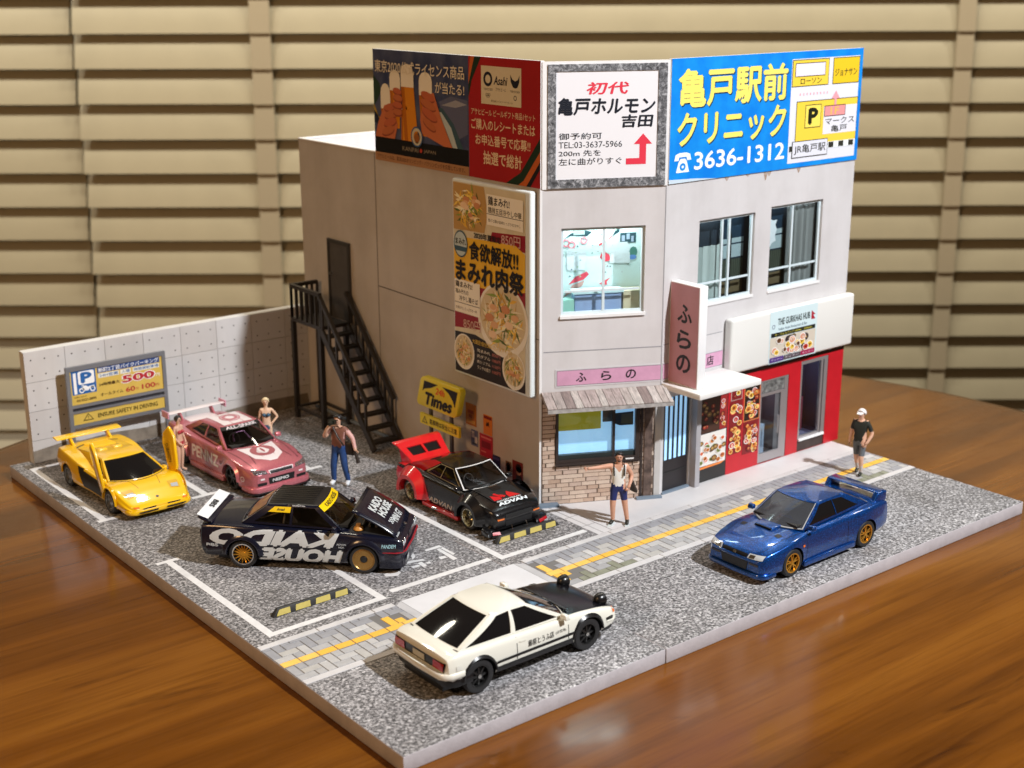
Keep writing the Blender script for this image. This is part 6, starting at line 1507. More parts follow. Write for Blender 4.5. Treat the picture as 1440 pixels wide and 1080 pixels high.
# ---------------------------------------------------------------- blue coupe with gold wheels (right)
def blue_coupe():
    BLU = paint('car_blue_pearl', (0.002, 0.068, 0.31), 0.6, 0.28, 0.5)
    c = Car('blue_coupe_car', 'metallic blue coupe with gold wheels and rear wing parked on the road', (11.86, 1.53), 180.5, 1.0, 2.54, 0.315, 0.865, 0.22, BLU,
        [(-2.18, 0.40, 0.78, 0.84, 0.70), (-2.10, 0.30, 0.88, 0.95, 0.79), (-1.75, 0.25, 0.935, 0.995, 0.855), (-1.27, 0.20, 0.93, 0.99, 0.895), (-0.7, 0.17, 0.885, 0.955, 0.845), (0.2, 0.16, 0.865, 0.93, 0.835), (0.75, 0.16, 0.85, 0.925, 0.845), (1.27, 0.18, 0.80, 0.875, 0.895), (1.7, 0.18, 0.715, 0.80, 0.865), (1.98, 0.17, 0.645, 0.70, 0.81), (2.12, 0.16, 0.585, 0.625, 0.75), (2.18, 0.20, 0.52, 0.55, 0.68)])
    c.cabin((1.10, 0.80, 0.72, 0.90), (0.26, 0.18, 0.565, 1.355), (-0.78, -0.74, 0.55, 1.35), (-1.62, -1.48, 0.68, 0.975),
        [[(0.05, 0.10), (0.50, 0.09), (0.485, 0.90), (0.09, 0.89)], [(0.515, 0.09), (0.88, 0.14), (0.80, 0.86), (0.50, 0.90)]],
        BLU, mat('car_grey_glass', (0.055, 0.06, 0.07), 0.12, alpha=0.80, coat=0.4), BLACKGLASS, TINT, bulge=0.025, interior_m=mat('grey_interior', (0.10, 0.105, 0.11), 0.6))
    c.wheels('gold5', rimr=0.72)
    for sy in (1, -1):
        d = 'left' if sy > 0 else 'right'
        c.line(d, [(-0.62, 0.25), (-0.62, 0.86)], 0.010); c.line(d, [(0.80, 0.25), (0.80, 0.80)], 0.010)
        sill(c, sy, -0.88, 0.88, 0.845, 0.12, 0.25, BLU)
        c.patch(d, [(0.90, 0.60), (0.965, 0.60), (0.965, 0.645), (0.90, 0.645)], 'indicator', AMBER, 0.014, 3, 3)
        c.patch('front', [(sy * 0.36, 0.535), (sy * 0.73, 0.55), (sy * 0.735, 0.635), (sy * 0.38, 0.625)], 'headlamp', LENS, 0.020, 10, 4)
        c.patch('front', [(sy * 0.40, 0.552), (sy * 0.54, 0.557), (sy * 0.545, 0.617), (sy * 0.415, 0.612)], 'lamp_reflector', CHROME, 0.026, 6, 3)
        c.patch('front', [(sy * 0.40, 0.395), (sy * 0.66, 0.40), (sy * 0.665, 0.445), (sy * 0.41, 0.445)], 'fog_lamp', mat('fog_dark', (0.05, 0.05, 0.06), 0.2), 0.012, 8, 3)
        c.patch('top', [(1.30, sy * 0.42), (1.30, sy * 0.56), (1.42, sy * 0.55), (1.42, sy * 0.42)], 'bonnet_vent', CARBLACK, 0.006, 3, 3)
        c.patch('rear', [(sy * 0.42, 0.70), (sy * 0.68, 0.70), (sy * 0.70, 0.83), (sy * 0.43, 0.83)], 'tail_lamp', REDLENS, 0.014, 6, 3)
        c.line('top', [(0.92, sy * 0.70), (1.98, sy * 0.60)], 0.010)
    c.patch('front', [(-0.33, 0.535), (0.33, 0.535), (0.35, 0.605), (-0.35, 0.605)], 'grille', CARBLACK, 0.014, 12, 3)
    c.round_patch('front', 0.0, 0.57, 0.05, 0.026, 'badge', CHROME, 0.022, 14)
    c.patch('front', [(-0.34, 0.25), (0.34, 0.25), (0.38, 0.45), (-0.38, 0.45)], 'intake', CARBLACK, 0.012, 12, 4)
    bump(c, 2.175, 1, 0.46, 0.525, 0.76, BLU, 0.35); bump(c, 2.20, 1, 0.13, 0.235, 0.80, BLU, 0.7)
    # bonnet scoop
    q = MB(); q.hexa([(0.98, -0.30, 0.89), (1.30, -0.26, 0.855), (1.30, 0.26, 0.855), (0.98, 0.30, 0.89)], [(0.99, -0.27, 0.94), (1.27, -0.235, 0.925), (1.27, 0.235, 0.925), (0.99, 0.27, 0.94)]); sc = q.build('bonnet_scoop', BLU, c.root); bevel(sc, 0.018, 3)
    c.box('scoop_mouth', CARBLACK, 1.26, 1.297, -0.215, 0.215, 0.872, 0.912)
    # rear wing
    q = MB(); q.prism([(-2.12, 1.105), (-2.06, 1.15), (-1.80, 1.14), (-1.77, 1.11), (-1.86, 1.09)], -0.69, 0.69, 'y'); w = q.build('rear_wing', BLU, c.root); bevel(w, 0.012)
    for sy in (1, -1):
        q = MB(); a, b = sorted((sy * 0.58, sy * 0.73)); q.hexa([(-2.12, a, 0.88), (-1.66, a, 0.90), (-1.66, b, 0.90), (-2.12, b, 0.88)], [(-2.13, a, 1.13), (-1.80, a, 1.13), (-1.80, b, 1.13), (-2.13, b, 1.13)]); bevel(q.build('wing_post', BLU, c.root), 0.04, 4)
    c.mirrors(0.66, 0.78, 0.92, BLU)
    # light surround of the windscreen
    for vv in ((-0.97, -0.94), (0.94, 0.97)): c.pane_patch('f', [(vv[0], 0.04), (vv[1], 0.04), (vv[1], 0.96), (vv[0], 0.96)], 'screen_trim', mat('screen_trim', (0.35, 0.36, 0.37), 0.4), 0.004)
    c.pane_patch('f', [(-0.96, 0.03), (0.96, 0.03), (0.96, 0.06), (-0.96, 0.06)], 'screen_trim', MATS['screen_trim'], 0.004)
    c.box('underbody', CARBLACK, -1.9, 1.9, -0.55, 0.55, 0.10, 0.26)

# ---------------------------------------------------------------- black sedan with big white lettering
def black_sedan():
    BLK = paint('car_midnight', (0.005, 0.006, 0.016), 0.0, 0.25, 0.0, 0.45)
    MAT = mat('car_black_roof', (0.012, 0.011, 0.011), 0.35)
    c = Car('black_sedan_car', 'black boxy race sedan with big white lettering and its bonnet open', (3.20, 8.20), -45.5, 1.05, 2.56, 0.31, 0.855, 0.21, BLK,
        [(-2.20, 0.42, 0.80, 0.84, 0.76), (-2.16, 0.30, 0.90, 0.94, 0.80), (-1.85, 0.24, 0.93, 0.975, 0.825), (-1.28, 0.19, 0.925, 0.97, 0.86), (-0.6, 0.16, 0.895, 0.94, 0.825), (0.5, 0.16, 0.865, 0.905, 0.825), (0.9, 0.16, 0.85, 0.89, 0.83), (1.28, 0.18, 0.83, 0.87, 0.86), (1.75, 0.17, 0.785, 0.825, 0.835), (1.98, 0.15, 0.75, 0.775, 0.80), (2.06, 0.15, 0.715, 0.735, 0.78), (2.10, 0.17, 0.66, 0.68, 0.76)])
    BR = glass_mat('car_brown_glass', (0.50, 0.44, 0.36), 0.05, 0.03, 0.6)
    c.cabin((1.02, 0.82, 0.72, 0.88), (0.34, 0.28, 0.575, 1.35), (-0.80, -0.76, 0.565, 1.345), (-1.40, -1.32, 0.68, 0.955),
        [[(0.06, 0.09), (0.50, 0.08), (0.485, 0.90), (0.10, 0.89)], [(0.525, 0.08), (0.90, 0.12), (0.83, 0.86), (0.52, 0.90)]],
        BLK, BR, BR, BR, roof_m=MAT)
    c.wheels('mesh', front='fan', rear='mesh', rimr=0.76)
    PW = mat('livery_white', (0.60, 0.63, 0.63), 0.35, coat=0.4)
    # the livery runs backwards on this side, front to back
    c.text('right', 'KAIDO', PW, -1.98, 0.78, 0.515, 0.875, 0.007, 0.065, -0.25, True, 40)
    c.text('right', 'HOUSE', PW, -0.95, 0.86, 0.165, 0.495, 0.007, 0.065, -0.25, True, 40)
    c.text('left', 'KAIDO', PW, -1.9, 0.78, 0.52, 0.865, 0.007, 0.055, -0.25, True, 24)
    SM = srgb(190, 196, 200)
    c.text('right', 'BBS', SM, -2.06, -1.80, 0.46, 0.53, 0.008, 0.04); c.round_patch('right', -1.94, 0.34, 0.075, 0.075, 'livery_ring', SM, 0.008, 18, r_in=0.8); c.round_patch('right', -1.94, 0.34, 0.04, 0.04, 'livery_ring', SM, 0.008, 14, r_in=0.5)
    c.text('right', 'ADVAN', SM, 0.72, 0.92, 0.60, 0.64, 0.008, 0.02); c.text('right', 'NGK', SM, 0.76, 0.88, 0.54, 0.58, 0.008, 0.02)
    c.text('right', 'PANDEM', srgb(150, 190, 200), 1.66, 1.96, 0.58, 0.66, 0.008, 0.03, 0.2)
    YB = mat('sticker_yellow', (0.84, 0.56, 0.0), 0.4)
    c.pane_patch('f', [(-0.96, 0.74), (0.96, 0.74), (0.95, 0.97), (-0.95, 0.97)], 'screen_band', YB, 0.006); c.pane_text('f', 'KAIDO HOUSE', BLACKPRINT, -0.62, 0.62, 0.79, 0.92, 0.010, 0.02)
    for key in ('L', 'R'):
        c.pane_patch(key, [(0.53, 0.64), (0.855, 0.64), (0.825, 0.90), (0.522, 0.90)], 'window_band', YB, 0.006)
    c.pane_text('R', 'Imai', BLACKPRINT, 0.62, 0.74, 0.71, 0.83, 0.010, 0.03, True)
    c.pane_text('R', 'DUCKTAIL', srgb(220, 220, 220), 0.25, 0.50, 0.93, 0.985, 0.010, 0.03, True)
    c.pane_patch('r', [(-0.9, 0.30), (0.9, 0.30), (0.85, 0.9), (-0.85, 0.9)], 'rear_screen_film', mat('rear_film', (0.20, 0.07, 0.03), 0.35, var=0.6, vscale=5, var2=(0.42, 0.24, 0.04)), 0.006)
    # roof ribs
    for k in range(9):
        y = -0.44 + 0.11 * k; q = MB(); q.box(-0.74, 0.18, y - 0.012, y + 0.012, 1.372 + 0.028 * (1 - (y / 0.56) ** 2), 1.386 + 0.026 * (1 - (y / 0.56) ** 2)); q.build('roof_rib', MAT, c.root)
    # skirts and flares
    for sy, d in ((1, 'left'), (-1, 'right')):
        for x in (-1.28, 1.28): c.arch(x, sy, 0.345, 0.46, 0.83, 0.895, BLK, 0, 180)
        c.line(d, [(0.86, 0.2), (0.86, 0.84)], 0.010); c.line(d, [(-0.56, 0.2), (-0.56, 0.88)], 0.010); c.line(d, [(-0.9, 0.50), (0.95, 0.50)], 0.012)
        # twin headlamps
        for y in (0.66, 0.52):
            q = MB(); q.lathe([(0.0, 0.03), (0.045, 0.025), (0.062, 0.0), (0.066, -0.05)], 18, 'x', (2.085, sy * y, 0.635)); q.build('headlamp', LENS, c.root, 50)
            q = MB(); q.lathe([(0.062, 0.006), (0.072, 0.008), (0.074, -0.05)], 18, 'x', (2.085, sy * y, 0.635)); q.build('lamp_ring', CHROME, c.root, 50)
        c.patch('front', [(sy * 0.44, 0.27), (sy * 0.66, 0.27), (sy * 0.66, 0.37), (sy * 0.44, 0.37)], 'fog_lamp', LENS, 0.06, 4, 3)
    for y in (-0.075, 0.075): c.patch('front', [(y - 0.06, 0.56), (y + 0.06, 0.56), (y + 0.06, 0.69), (y - 0.06, 0.69)], 'kidney_grille', mat('grille_rim', (0.30, 0.31, 0.33), 0.3, 0.8), 0.015, 3, 3); c.patch('front', [(y - 0.045, 0.573), (y + 0.045, 0.573), (y + 0.045, 0.677), (y - 0.045, 0.677)], 'kidney_grille', CARBLACK, 0.020, 3, 3)
    bump(c, 2.10, 1, 0.13, 0.50, 0.81, BLK, 0.8); c_r = bump(c, 2.125, 1, 0.47, 0.49, 0.815, mat('bumper_red_line', (0.30, 0.01, 0.02), 0.4), 0.8)
    bump(c, -2.18, -1, 0.26, 0.52, 0.80, BLK, 0.8)
    for sy in (1, -1): c.patch('rear', [(sy * 0.42, 0.62), (sy * 0.74, 0.62), (sy * 0.74, 0.78), (sy * 0.42, 0.78)], 'tail_lamp', REDLENS, 0.014, 5, 3)
    # white rear spoiler
    q = MB(); q.prism([(-2.22, 1.10), (-2.24, 1.06), (-2.08, 0.96), (-1.92, 0.955), (-1.94, 0.985), (-2.06, 1.02)], -0.76, 0.76, 'y'); bevel(q.build('rear_spoiler', BLK, c.root), 0.012)
    q = MB(); q.grid([[(-2.255, y, 1.125) for y in (-0.74, 0, 0.74)], [(-2.015, y, 1.036) for y in (-0.74, 0, 0.74)]]); 
    q.build('spoiler_panel', mat('spoiler_white', (0.78, 0.79, 0.80), 0.35), c.root)
    fn = lambda a, b, l: (-2.245 + b, -a, 1.128 - b * 0.372 + l)
    text(c.root, 'BBS', BLACKPRINT, -0.2, 0.2, 0.06, 0.175, 0, 0.05, 0, False, fn)
    # open bonnet hinged at the nose
    bq = MB(); rows = []
    for j in range(7):
        t = j / 6; rows.append([(-1.14 + 1.14 * t, (-0.74 + 0.03 * t) + (1.48 - 0.06 * t) * i / 10, 0.035 * (1 - ((i - 5) / 5) ** 2) + 0.03 * math.sin(math.pi * t) - (0.045 * max(0, t - 0.8) / 0.2)) for i in range(11)])
    bq.grid(rows); bn_ = bq.build('bonnet', BLK, c.root, 50); md = bn_.modifiers.new('s', 'SOLIDIFY'); md.thickness = 0.03; md.offset = -1; apply_mods(bn_)
    bn_.location = (2.03, 0, 0.755); bn_.rotation_euler = (0, R_(30), 0)
    vs = [tuple(v.co) for v in bn_.data.vertices]; bv = BVHTree.FromPolygons(vs, [tuple(p.vertices) for p in bn_.data.polygons])
    def bf(a, b, l):
        h = bv.ray_cast(Vector((-b, a, 1)), Vector((0, 0, -1))); z = h[0].z if h[0] is not None else 0.03
        return (-b, a, z + 0.006 + l)
    LW_ = mat('livery_white', (0.6, 0.6, 0.6))
    text(bn_, 'KAIDO', LW_, -0.34, 0.42, 0.70, 0.90, 0, 0.05, 0.15, False, bf, cuts=10); text(bn_, 'HOUSE', LW_, -0.34, 0.46, 0.48, 0.68, 0, 0.05, 0.15, False, bf, cuts=10)
    text(bn_, 'MINI GT', LW_, -0.18, 0.42, 0.20, 0.38, 0, 0.04, 0.2, False, bf, cuts=10)
    for i in range(5):
        for j in range(3):
            if (i + j) % 2 == 0: q = MB(); q.poly([bf(-0.36 + 0.04 * i + dx, 0.27 + 0.04 * j + dz, 0) for dx, dz in ((0, 0), (0.04, 0), (0.04, 0.04), (0, 0.04))]); q.build('check_print', LW_, bn_, fixn=False)
    text(bn_, 'kaido', LW_, -0.66, -0.44, 0.06, 0.10, 0, 0.03, 0, False, bf); 
    q = MB(); q.lathe([(0.0, 0.005), (0.035, 0.004), (0.04, 0.0)], 14, 'z', (-0.05, 0.0, 0.045)); q.build('badge', CHROME, bn_)
    # engine bay
    c.patch('top', [(0.98, -0.72), (0.98, 0.72), (1.96, 0.70), (1.96, -0.70)], 'engine_bay', CARDARK, 0.006, 8, 8)
    BRZ = mat('engine_bronze', (0.30, 0.17, 0.06), 0.4, 0.5); GRY = mat('engine_grey', (0.09, 0.09, 0.09), 0.5)
    q = MB(); q.box(1.15, 1.75, -0.20, 0.10, 0.86, 0.96); eb = q.build('engine_block', GRY, c.root); bevel(eb, 0.02)
    for k in range(4): q = MB(); q.tube([(1.2 + 0.14 * k, -0.22, 0.94), (1.2 + 0.14 * k, -0.45, 0.90)], 0.03, 8); q.build('intake_runner', GRY, c.root, 50)
    q = MB(); q.tube([(1.15, -0.22, 0.965), (1.75, -0.22, 0.965)], 0.022, 8); q.build('fuel_rail', BRZ, c.root, 50)
    q = MB(); q.lathe([(0.0, 0.10), (0.05, 0.10), (0.06, 0.05), (0.10, 0.02), (0.11, -0.02)], 16, 'z', (1.14, -0.58, 0.90)); q.build('strut_cap', mat('cap_orange', (0.55, 0.25, 0.05), 0.4), c.root, 50)
    q = MB(); q.lathe([(0.0, 0.12), (0.06, 0.11), (0.07, 0.0)], 16, 'z', (1.12, 0.32, 0.93)); q.build('reservoir', mat('cap_cream', (0.55, 0.5, 0.33), 0.4), c.root, 50)
    # roll cage seen through the glass
    CG = mat('roll_cage', (0.28, 0.26, 0.23), 0.35, 0.6)
    q = MB(); q.tube([(-0.45, -0.60, 0.95), (-0.40, -0.52, 1.27), (-0.40, 0.52, 1.27), (-0.45, 0.60, 0.95)], 0.022, 8); q.tube([(-0.42, -0.54, 1.2), (-1.1, -0.55, 0.97)], 0.02, 8); q.tube([(-0.42, 0.54, 1.2), (-1.1, 0.55, 0.97)], 0.02, 8); q.build('roll_cage', CG, c.root, 60)
    c.mirrors(0.66, 0.75, 0.90, BLK)
    c.box('underbody', CARBLACK, -1.9, 1.9, -0.55, 0.55, 0.09, 0.25)

# ---------------------------------------------------------------- yellow wedge with raised doors
def yellow_wedge():
    YLW = paint('car_yellow', (0.86, 0.50, 0.002), 0.0, 0.3)
    c = Car('yellow_supercar', 'yellow wedge supercar with both doors swung up in the far left bay', (1.57, 14.68), -89.0, 0.935, 2.62, 0.31, 0.99, 0.27, YLW,
        [(-2.10, 0.50, 0.84, 0.88, 0.86), (-2.04, 0.36, 0.90, 0.93, 0.95), (-1.32, 0.20, 0.90, 0.955, 1.01), (-0.75, 0.16, 0.83, 0.90, 0.995), (-0.2, 0.15, 0.73, 0.80, 0.94), (0.5, 0.15, 0.68, 0.745, 0.92), (0.95, 0.15, 0.68, 0.715, 0.945), (1.31, 0.16, 0.70, 0.70, 0.985), (1.75, 0.17, 0.555, 0.58, 0.95), (2.08, 0.17, 0.42, 0.45, 0.87), (2.24, 0.18, 0.35, 0.375, 0.78), (2.29, 0.21, 0.30, 0.32, 0.70)], kt=0.95, arch=1.10)
    c.cabin((1.28, 0.92, 0.80, 0.70), (0.16, 0.10, 0.575, 1.06), (-0.45, -0.42, 0.54, 1.07), (-1.75, -1.55, 0.60, 0.945),
        [[(0.10, 0.10), (0.50, 0.10), (0.44, 0.88), (0.20, 0.86)]], YLW, BLACKGLASS, BLACKGLASS, BLACKGLASS, rear_glass=False, side_open=(('L', 0), ('R', 0)), crown=0.02, seats=False)
    c.wheels('holes', rimr=0.70)
    DK = mat('yellow_car_cabin', (0.012, 0.011, 0.010), 0.5)
    for sy, d in ((1, 'left'), (-1, 'right')):
        c.patch(d, [(-0.36, 0.25), (0.78, 0.25), (0.88, 0.66), (-0.66, 0.765)], 'door_opening', DK, 0.006, 12, 6)
        # side air scoop behind the door
        q = MB(); q.hexa([(-0.98, sy * 0.92, 0.26), (-0.42, sy * 0.90, 0.26), (-0.42, sy * 0.99, 0.30), (-0.98, sy * 1.03, 0.30)][::sy], [(-1.0, sy * 0.90, 0.72), (-0.60, sy * 0.86, 0.74), (-0.60, sy * 0.95, 0.70), (-1.0, sy * 1.0, 0.68)][::sy]); bevel(q.build('side_scoop', YLW, c.root), 0.03, 3)
        for x in (-1.31, 1.31): c.arch(x, sy, 0.37, 0.43, 0.975, 1.01, YLW, 0, 180, 'arch_lip')
        # upswung door, pivoting at its front edge
        q = MB(); out = [(0.02, 0.0), (-0.95, -0.04), (-1.18, 0.08), (-1.30, 0.36), (-1.0, 0.52), (-0.20, 0.40), (0.02, 0.24)]
        q.prism(out, -0.045, 0.045, 'y'); dr_ = q.build('door', YLW, c.root); bevel(dr_, 0.03, 3)
        dr_.location = (0.88, sy * 0.97, 0.46); dr_.rotation_euler = (R_(-sy * 16), R_(68), R_(-sy * 6))
        q = MB(); q.prism([(-0.22, 0.06), (-0.86, 0.06), (-0.98, 0.2), (-0.90, 0.33), (-0.25, 0.28)], -sy * 0.045, -sy * 0.055, 'y'); q.build('door_lining', mat('door_lining', (0.72, 0.42, 0.004), 0.4), dr_)
        if sy > 0:
            fnl = lambda a, b, l: (-a, -0.058 - l, b)
            text(dr_, 'VTDIABLO', BLACKPRINT, 0.34, 0.86, 0.12, 0.24, 0, 0.02, 0.2, False, fnl)
        q = MB(); q.box(0.70, 0.86, *sorted((sy * 0.80, sy * 0.90)), 0.66, 0.76); bevel(q.build('mirror', YLW, c.root), 0.025)
        # front lamps
        c.patch('top', [(1.60, sy * 0.50), (1.60, sy * 0.78), (1.92, sy * 0.72), (1.88, sy * 0.46)], 'headlamp_cover', mat('lamp_cover_yellow', (0.62, 0.36, 0.01), 0.3, coat=0.5), 0.008, 5, 5)
        c.patch('top', [(1.74, sy * 0.53), (1.74, sy * 0.72), (1.89, sy * 0.68), (1.86, sy * 0.50)], 'headlamp', LENS, 0.016, 5, 5)
        c.patch('front', [(sy * 0.16, 0.285), (sy * 0.50, 0.285), (sy * 0.52, 0.315), (sy * 0.16, 0.32)], 'intake', CARBLACK, 0.010, 8, 3)
        c.patch('front', [(sy * 0.12, 0.205), (sy * 0.62, 0.205), (sy * 0.66, 0.25), (sy * 0.12, 0.25)], 'intake', CARBLACK, 0.055, 8, 3)
        c.patch('front', [(sy * 0.60, 0.33), (sy * 0.74, 0.335), (sy * 0.745, 0.37), (sy * 0.60, 0.365)], 'indicator', AMBER, 0.012, 5, 3)
        c.round_patch('right' if sy < 0 else 'left', -0.95, 0.60, 0.04, 0.04, 'fuel_cap', YLW, 0.02)
        c.line('top', [(0.95, sy * 0.45), (1.62, sy * 0.30)], 0.010)
    bump(c, 2.27, 1, 0.16, 0.275, 0.86, YLW, 0.8)
    c.round_patch('top', 2.06, 0.0, 0.04, 0.04, 'badge', CARBLACK, 0.008)
    # engine deck
    q = MB(); q.hexa([(-0.95, -0.36, 0.99), (-0.62, -0.36, 1.03), (-0.62, -0.08, 1.03), (-0.95, -0.08, 0.99)], [(-0.95, -0.32, 1.05), (-0.64, -0.32, 1.085), (-0.64, -0.10, 1.085), (-0.95, -0.10, 1.05)]); bevel(q.build('deck_scoop', YLW, c.root), 0.02)
    q = MB(); q.hexa([(-0.95, 0.08, 0.99), (-0.62, 0.08, 1.03), (-0.62, 0.36, 1.03), (-0.95, 0.36, 0.99)], [(-0.95, 0.10, 1.05), (-0.64, 0.10, 1.085), (-0.64, 0.32, 1.085), (-0.95, 0.32, 1.05)]); bevel(q.build('deck_scoop', YLW, c.root), 0.02)
    for k in range(5):
        x = -1.1 - 0.13 * k; z = 0.945 + 0.125 * (x + 1.75) / 1.33; q = MB(); q.box(x - 0.02, x + 0.02, -0.34, 0.34, z, z + 0.035); q.build('deck_louvre', YLW, c.root)
    # rear wing
    q = MB(); q.prism([(-2.32, 1.105), (-2.30, 1.145), (-2.02, 1.125), (-1.98, 1.10), (-2.06, 1.09)], -0.94, 0.94, 'y'); bevel(q.build('rear_wing', YLW, c.root), 0.014)
    for sy in (1, -1):
        q = MB(); a, b = sorted((sy * 0.50, sy * 0.58)); q.hexa([(-2.06, a, 0.90), (-1.80, a, 0.93), (-1.80, b, 0.93), (-2.06, b, 0.90)], [(-2.26, a, 1.105), (-2.04, a, 1.10), (-2.04, b, 1.10), (-2.26, b, 1.105)]); bevel(q.build('wing_post', YLW, c.root), 0.02)
    c.patch('rear', [(-0.7, 0.58), (0.7, 0.58), (0.7, 0.80), (-0.7, 0.80)], 'tail_grille', CARBLACK, 0.01, 8, 3)
    c.box('underbody', CARBLACK, -1.9, 1.9, -0.6, 0.6, 0.10, 0.24)

# ---------------------------------------------------------------- pink race coupe
def pink_coupe():
    PNK = paint('car_rose', (0.52, 0.145, 0.175), 0.3, 0.34, 0.12)
    c = Car('pink_coupe_car', 'rose pink race coupe with white stripes and dark windscreen in the back bays', (4.56, 14.36), -88.0, 0.985, 2.64, 0.33, 0.895, 0.24, PNK,
        [(-2.25, 0.42, 0.84, 0.88, 0.74), (-2.18, 0.30, 0.94, 0.98, 0.83), (-1.8, 0.22, 0.97, 1.01, 0.885), (-1.32, 0.17, 0.95, 1.0, 0.935), (-0.65, 0.14, 0.905, 0.96, 0.865), (0.4, 0.14, 0.885, 0.93, 0.86), (0.85, 0.14, 0.87, 0.93, 0.87), (1.32, 0.16, 0.835, 0.89, 0.935), (1.8, 0.15, 0.755, 0.82, 0.90), (2.1, 0.13, 0.69, 0.735, 0.83), (2.24, 0.13, 0.635, 0.665, 0.76), (2.29, 0.16, 0.575, 0.60, 0.70)])
    c.cabin((1.12, 0.84, 0.74, 0.905), (0.30, 0.22, 0.585, 1.345), (-0.72, -0.68, 0.575, 1.34), (-1.55, -1.42, 0.69, 0.985),
        [[(0.05, 0.10), (0.50, 0.09), (0.485, 0.90), (0.09, 0.89)], [(0.53, 0.09), (0.86, 0.14), (0.78, 0.85), (0.515, 0.90)]],
        PNK, TINT, TINT, TINT)
    c.wheels('black6', rimr=0.80)
    PW = mat('pink_car_white', (0.80, 0.72, 0.73), 0.35, coat=0.5)
    # white shield on the bonnet with a ring
    q_ = [(0.98, -0.52), (0.98, 0.52), (1.72, 0.40), (1.72, -0.40)]
    c.patch('top', q_, 'bonnet_stripe', PW, 0.005, 10, 10); c.patch('top', [(1.72, -0.40), (1.72, 0.40), (1.96, 0.10), (1.96, -0.10)], 'bonnet_stripe', PW, 0.005, 6, 6)
    c.round_patch('top', 1.40, 0.0, 0.30, 0.33, 'bonnet_ring', PNK, 0.011, 30); c.round_patch('top', 1.40, 0.0, 0.19, 0.13, 'bonnet_emblem', PW, 0.016, 24); c.round_patch('top', 1.40, 0.0, 0.13, 0.035, 'bonnet_emblem', PNK, 0.020, 16)
    for sy in (1, -1):
        d = 'left' if sy > 0 else 'right'
        c.line('top', [(0.96, sy * 0.34), (1.95, sy * 0.52)], 0.014); c.line('top', [(0.92, sy * 0.74), (2.05, sy * 0.66)], 0.014)
        c.line('top', [(1.0, sy * 0.20), (1.70, sy * 0.17)], 0.010, 'stripe_line', PNK, 0.009)
        for x in (-1.32, 1.32): c.arch(x, sy, 0.365, 0.47, 0.90, 0.965, PNK, 0, 180)
        c.line(d, [(-0.58, 0.2), (-0.58, 0.88)], 0.010); c.line(d, [(0.86, 0.2), (0.86, 0.84)], 0.010)
        sill(c, sy, -0.88, 0.88, 0.875, 0.09, 0.23, PNK)
        c.patch('front', [(sy * 0.40, 0.585), (sy * 0.76, 0.61), (sy * 0.78, 0.70), (sy * 0.44, 0.665)], 'headlamp', mat('smoked_lens', (0.12, 0.09, 0.10), 0.1, coat=0.8), 0.018, 10, 4)
        for k in range(3): c.round_patch('front', sy * (0.48 + 0.11 * k), 0.632 + 0.008 * k, 0.035, 0.03, 'lamp_reflector', CHROME, 0.024, 12, r_in=0.5)
        c.patch('front', [(sy * 0.44, 0.295), (sy * 0.70, 0.305), (sy * 0.71, 0.38), (sy * 0.44, 0.37)], 'intake', CARBLACK, 0.014, 8, 3)
        c.patch('front', [(sy * 0.50, 0.44), (sy * 0.62, 0.445), (sy * 0.62, 0.49), (sy * 0.50, 0.485)], 'front_marker', PW, 0.014, 4, 3)
        c.patch('rear', [(sy * 0.42, 0.74), (sy * 0.72, 0.74), (sy * 0.74, 0.90), (sy * 0.44, 0.90)], 'tail_lamp', REDLENS, 0.012, 6, 3)
    c.text('right', 'PENNZ', PW, -0.75, 0.62, 0.40, 0.72, 0.008, 0.03, 0.0, False, 14); c.text('right', 'ARTA', PW, -2.0, -1.5, 0.70, 0.84, 0.008, 0.03, 0.2)
    c.round_patch('right', 1.88, 0.44, 0.07, 0.07, 'livery_ring', PW, 0.008, 16, r_in=0.75)
    c.round_patch('right', 0.75, 0.58, 0.05, 0.05, 'livery_ring', srgb(60, 20, 20), 0.009, 14, r_in=0.6)
    c.patch('front', [(-0.33, 0.565), (0.33, 0.565), (0.36, 0.655), (-0.36, 0.655)], 'grille', PW, 0.010, 10, 3); c.patch('front', [(-0.31, 0.575), (0.31, 0.575), (0.33, 0.642), (-0.33, 0.642)], 'grille_mesh', CARBLACK, 0.018, 10, 3)
    c.patch('front', [(-0.36, 0.30), (0.36, 0.30), (0.38, 0.47), (-0.38, 0.47)], 'intake', CARBLACK, 0.014, 10, 4)
    c.text('front', 'NISMO', srgb(220, 220, 220), -0.28, 0.20, 0.345, 0.425, 0.024, 0.03, 0.1)
    bump(c, 2.30, 1, 0.12, 0.26, 0.86, PNK, 0.8); bump(c, 2.31, 1, 0.085, 0.118, 0.89, CARBLACK, 0.9)
    # white stripe and ring on the roof
    def rf(a, b): return (a, b)
    fr = c.frame
    vs = [tuple(v.co) for v in fr.data.vertices]; bv = BVHTree.FromPolygons(vs, [tuple(p.vertices) for p in fr.data.polygons])
    def rz(x, y, e):
        h = bv.ray_cast(Vector((x, y, 3)), Vector((0, 0, -1))); return (x, y, (h[0].z if h[0] is not None else 1.35) + e)
    q = MB(); q.grid([[rz(-0.70 + 0.94 * i / 12, -0.42 + 0.84 * j / 8, 0.006) for i in range(13)] for j in range(9)]); q.build('roof_stripe', PW, c.root, 60)
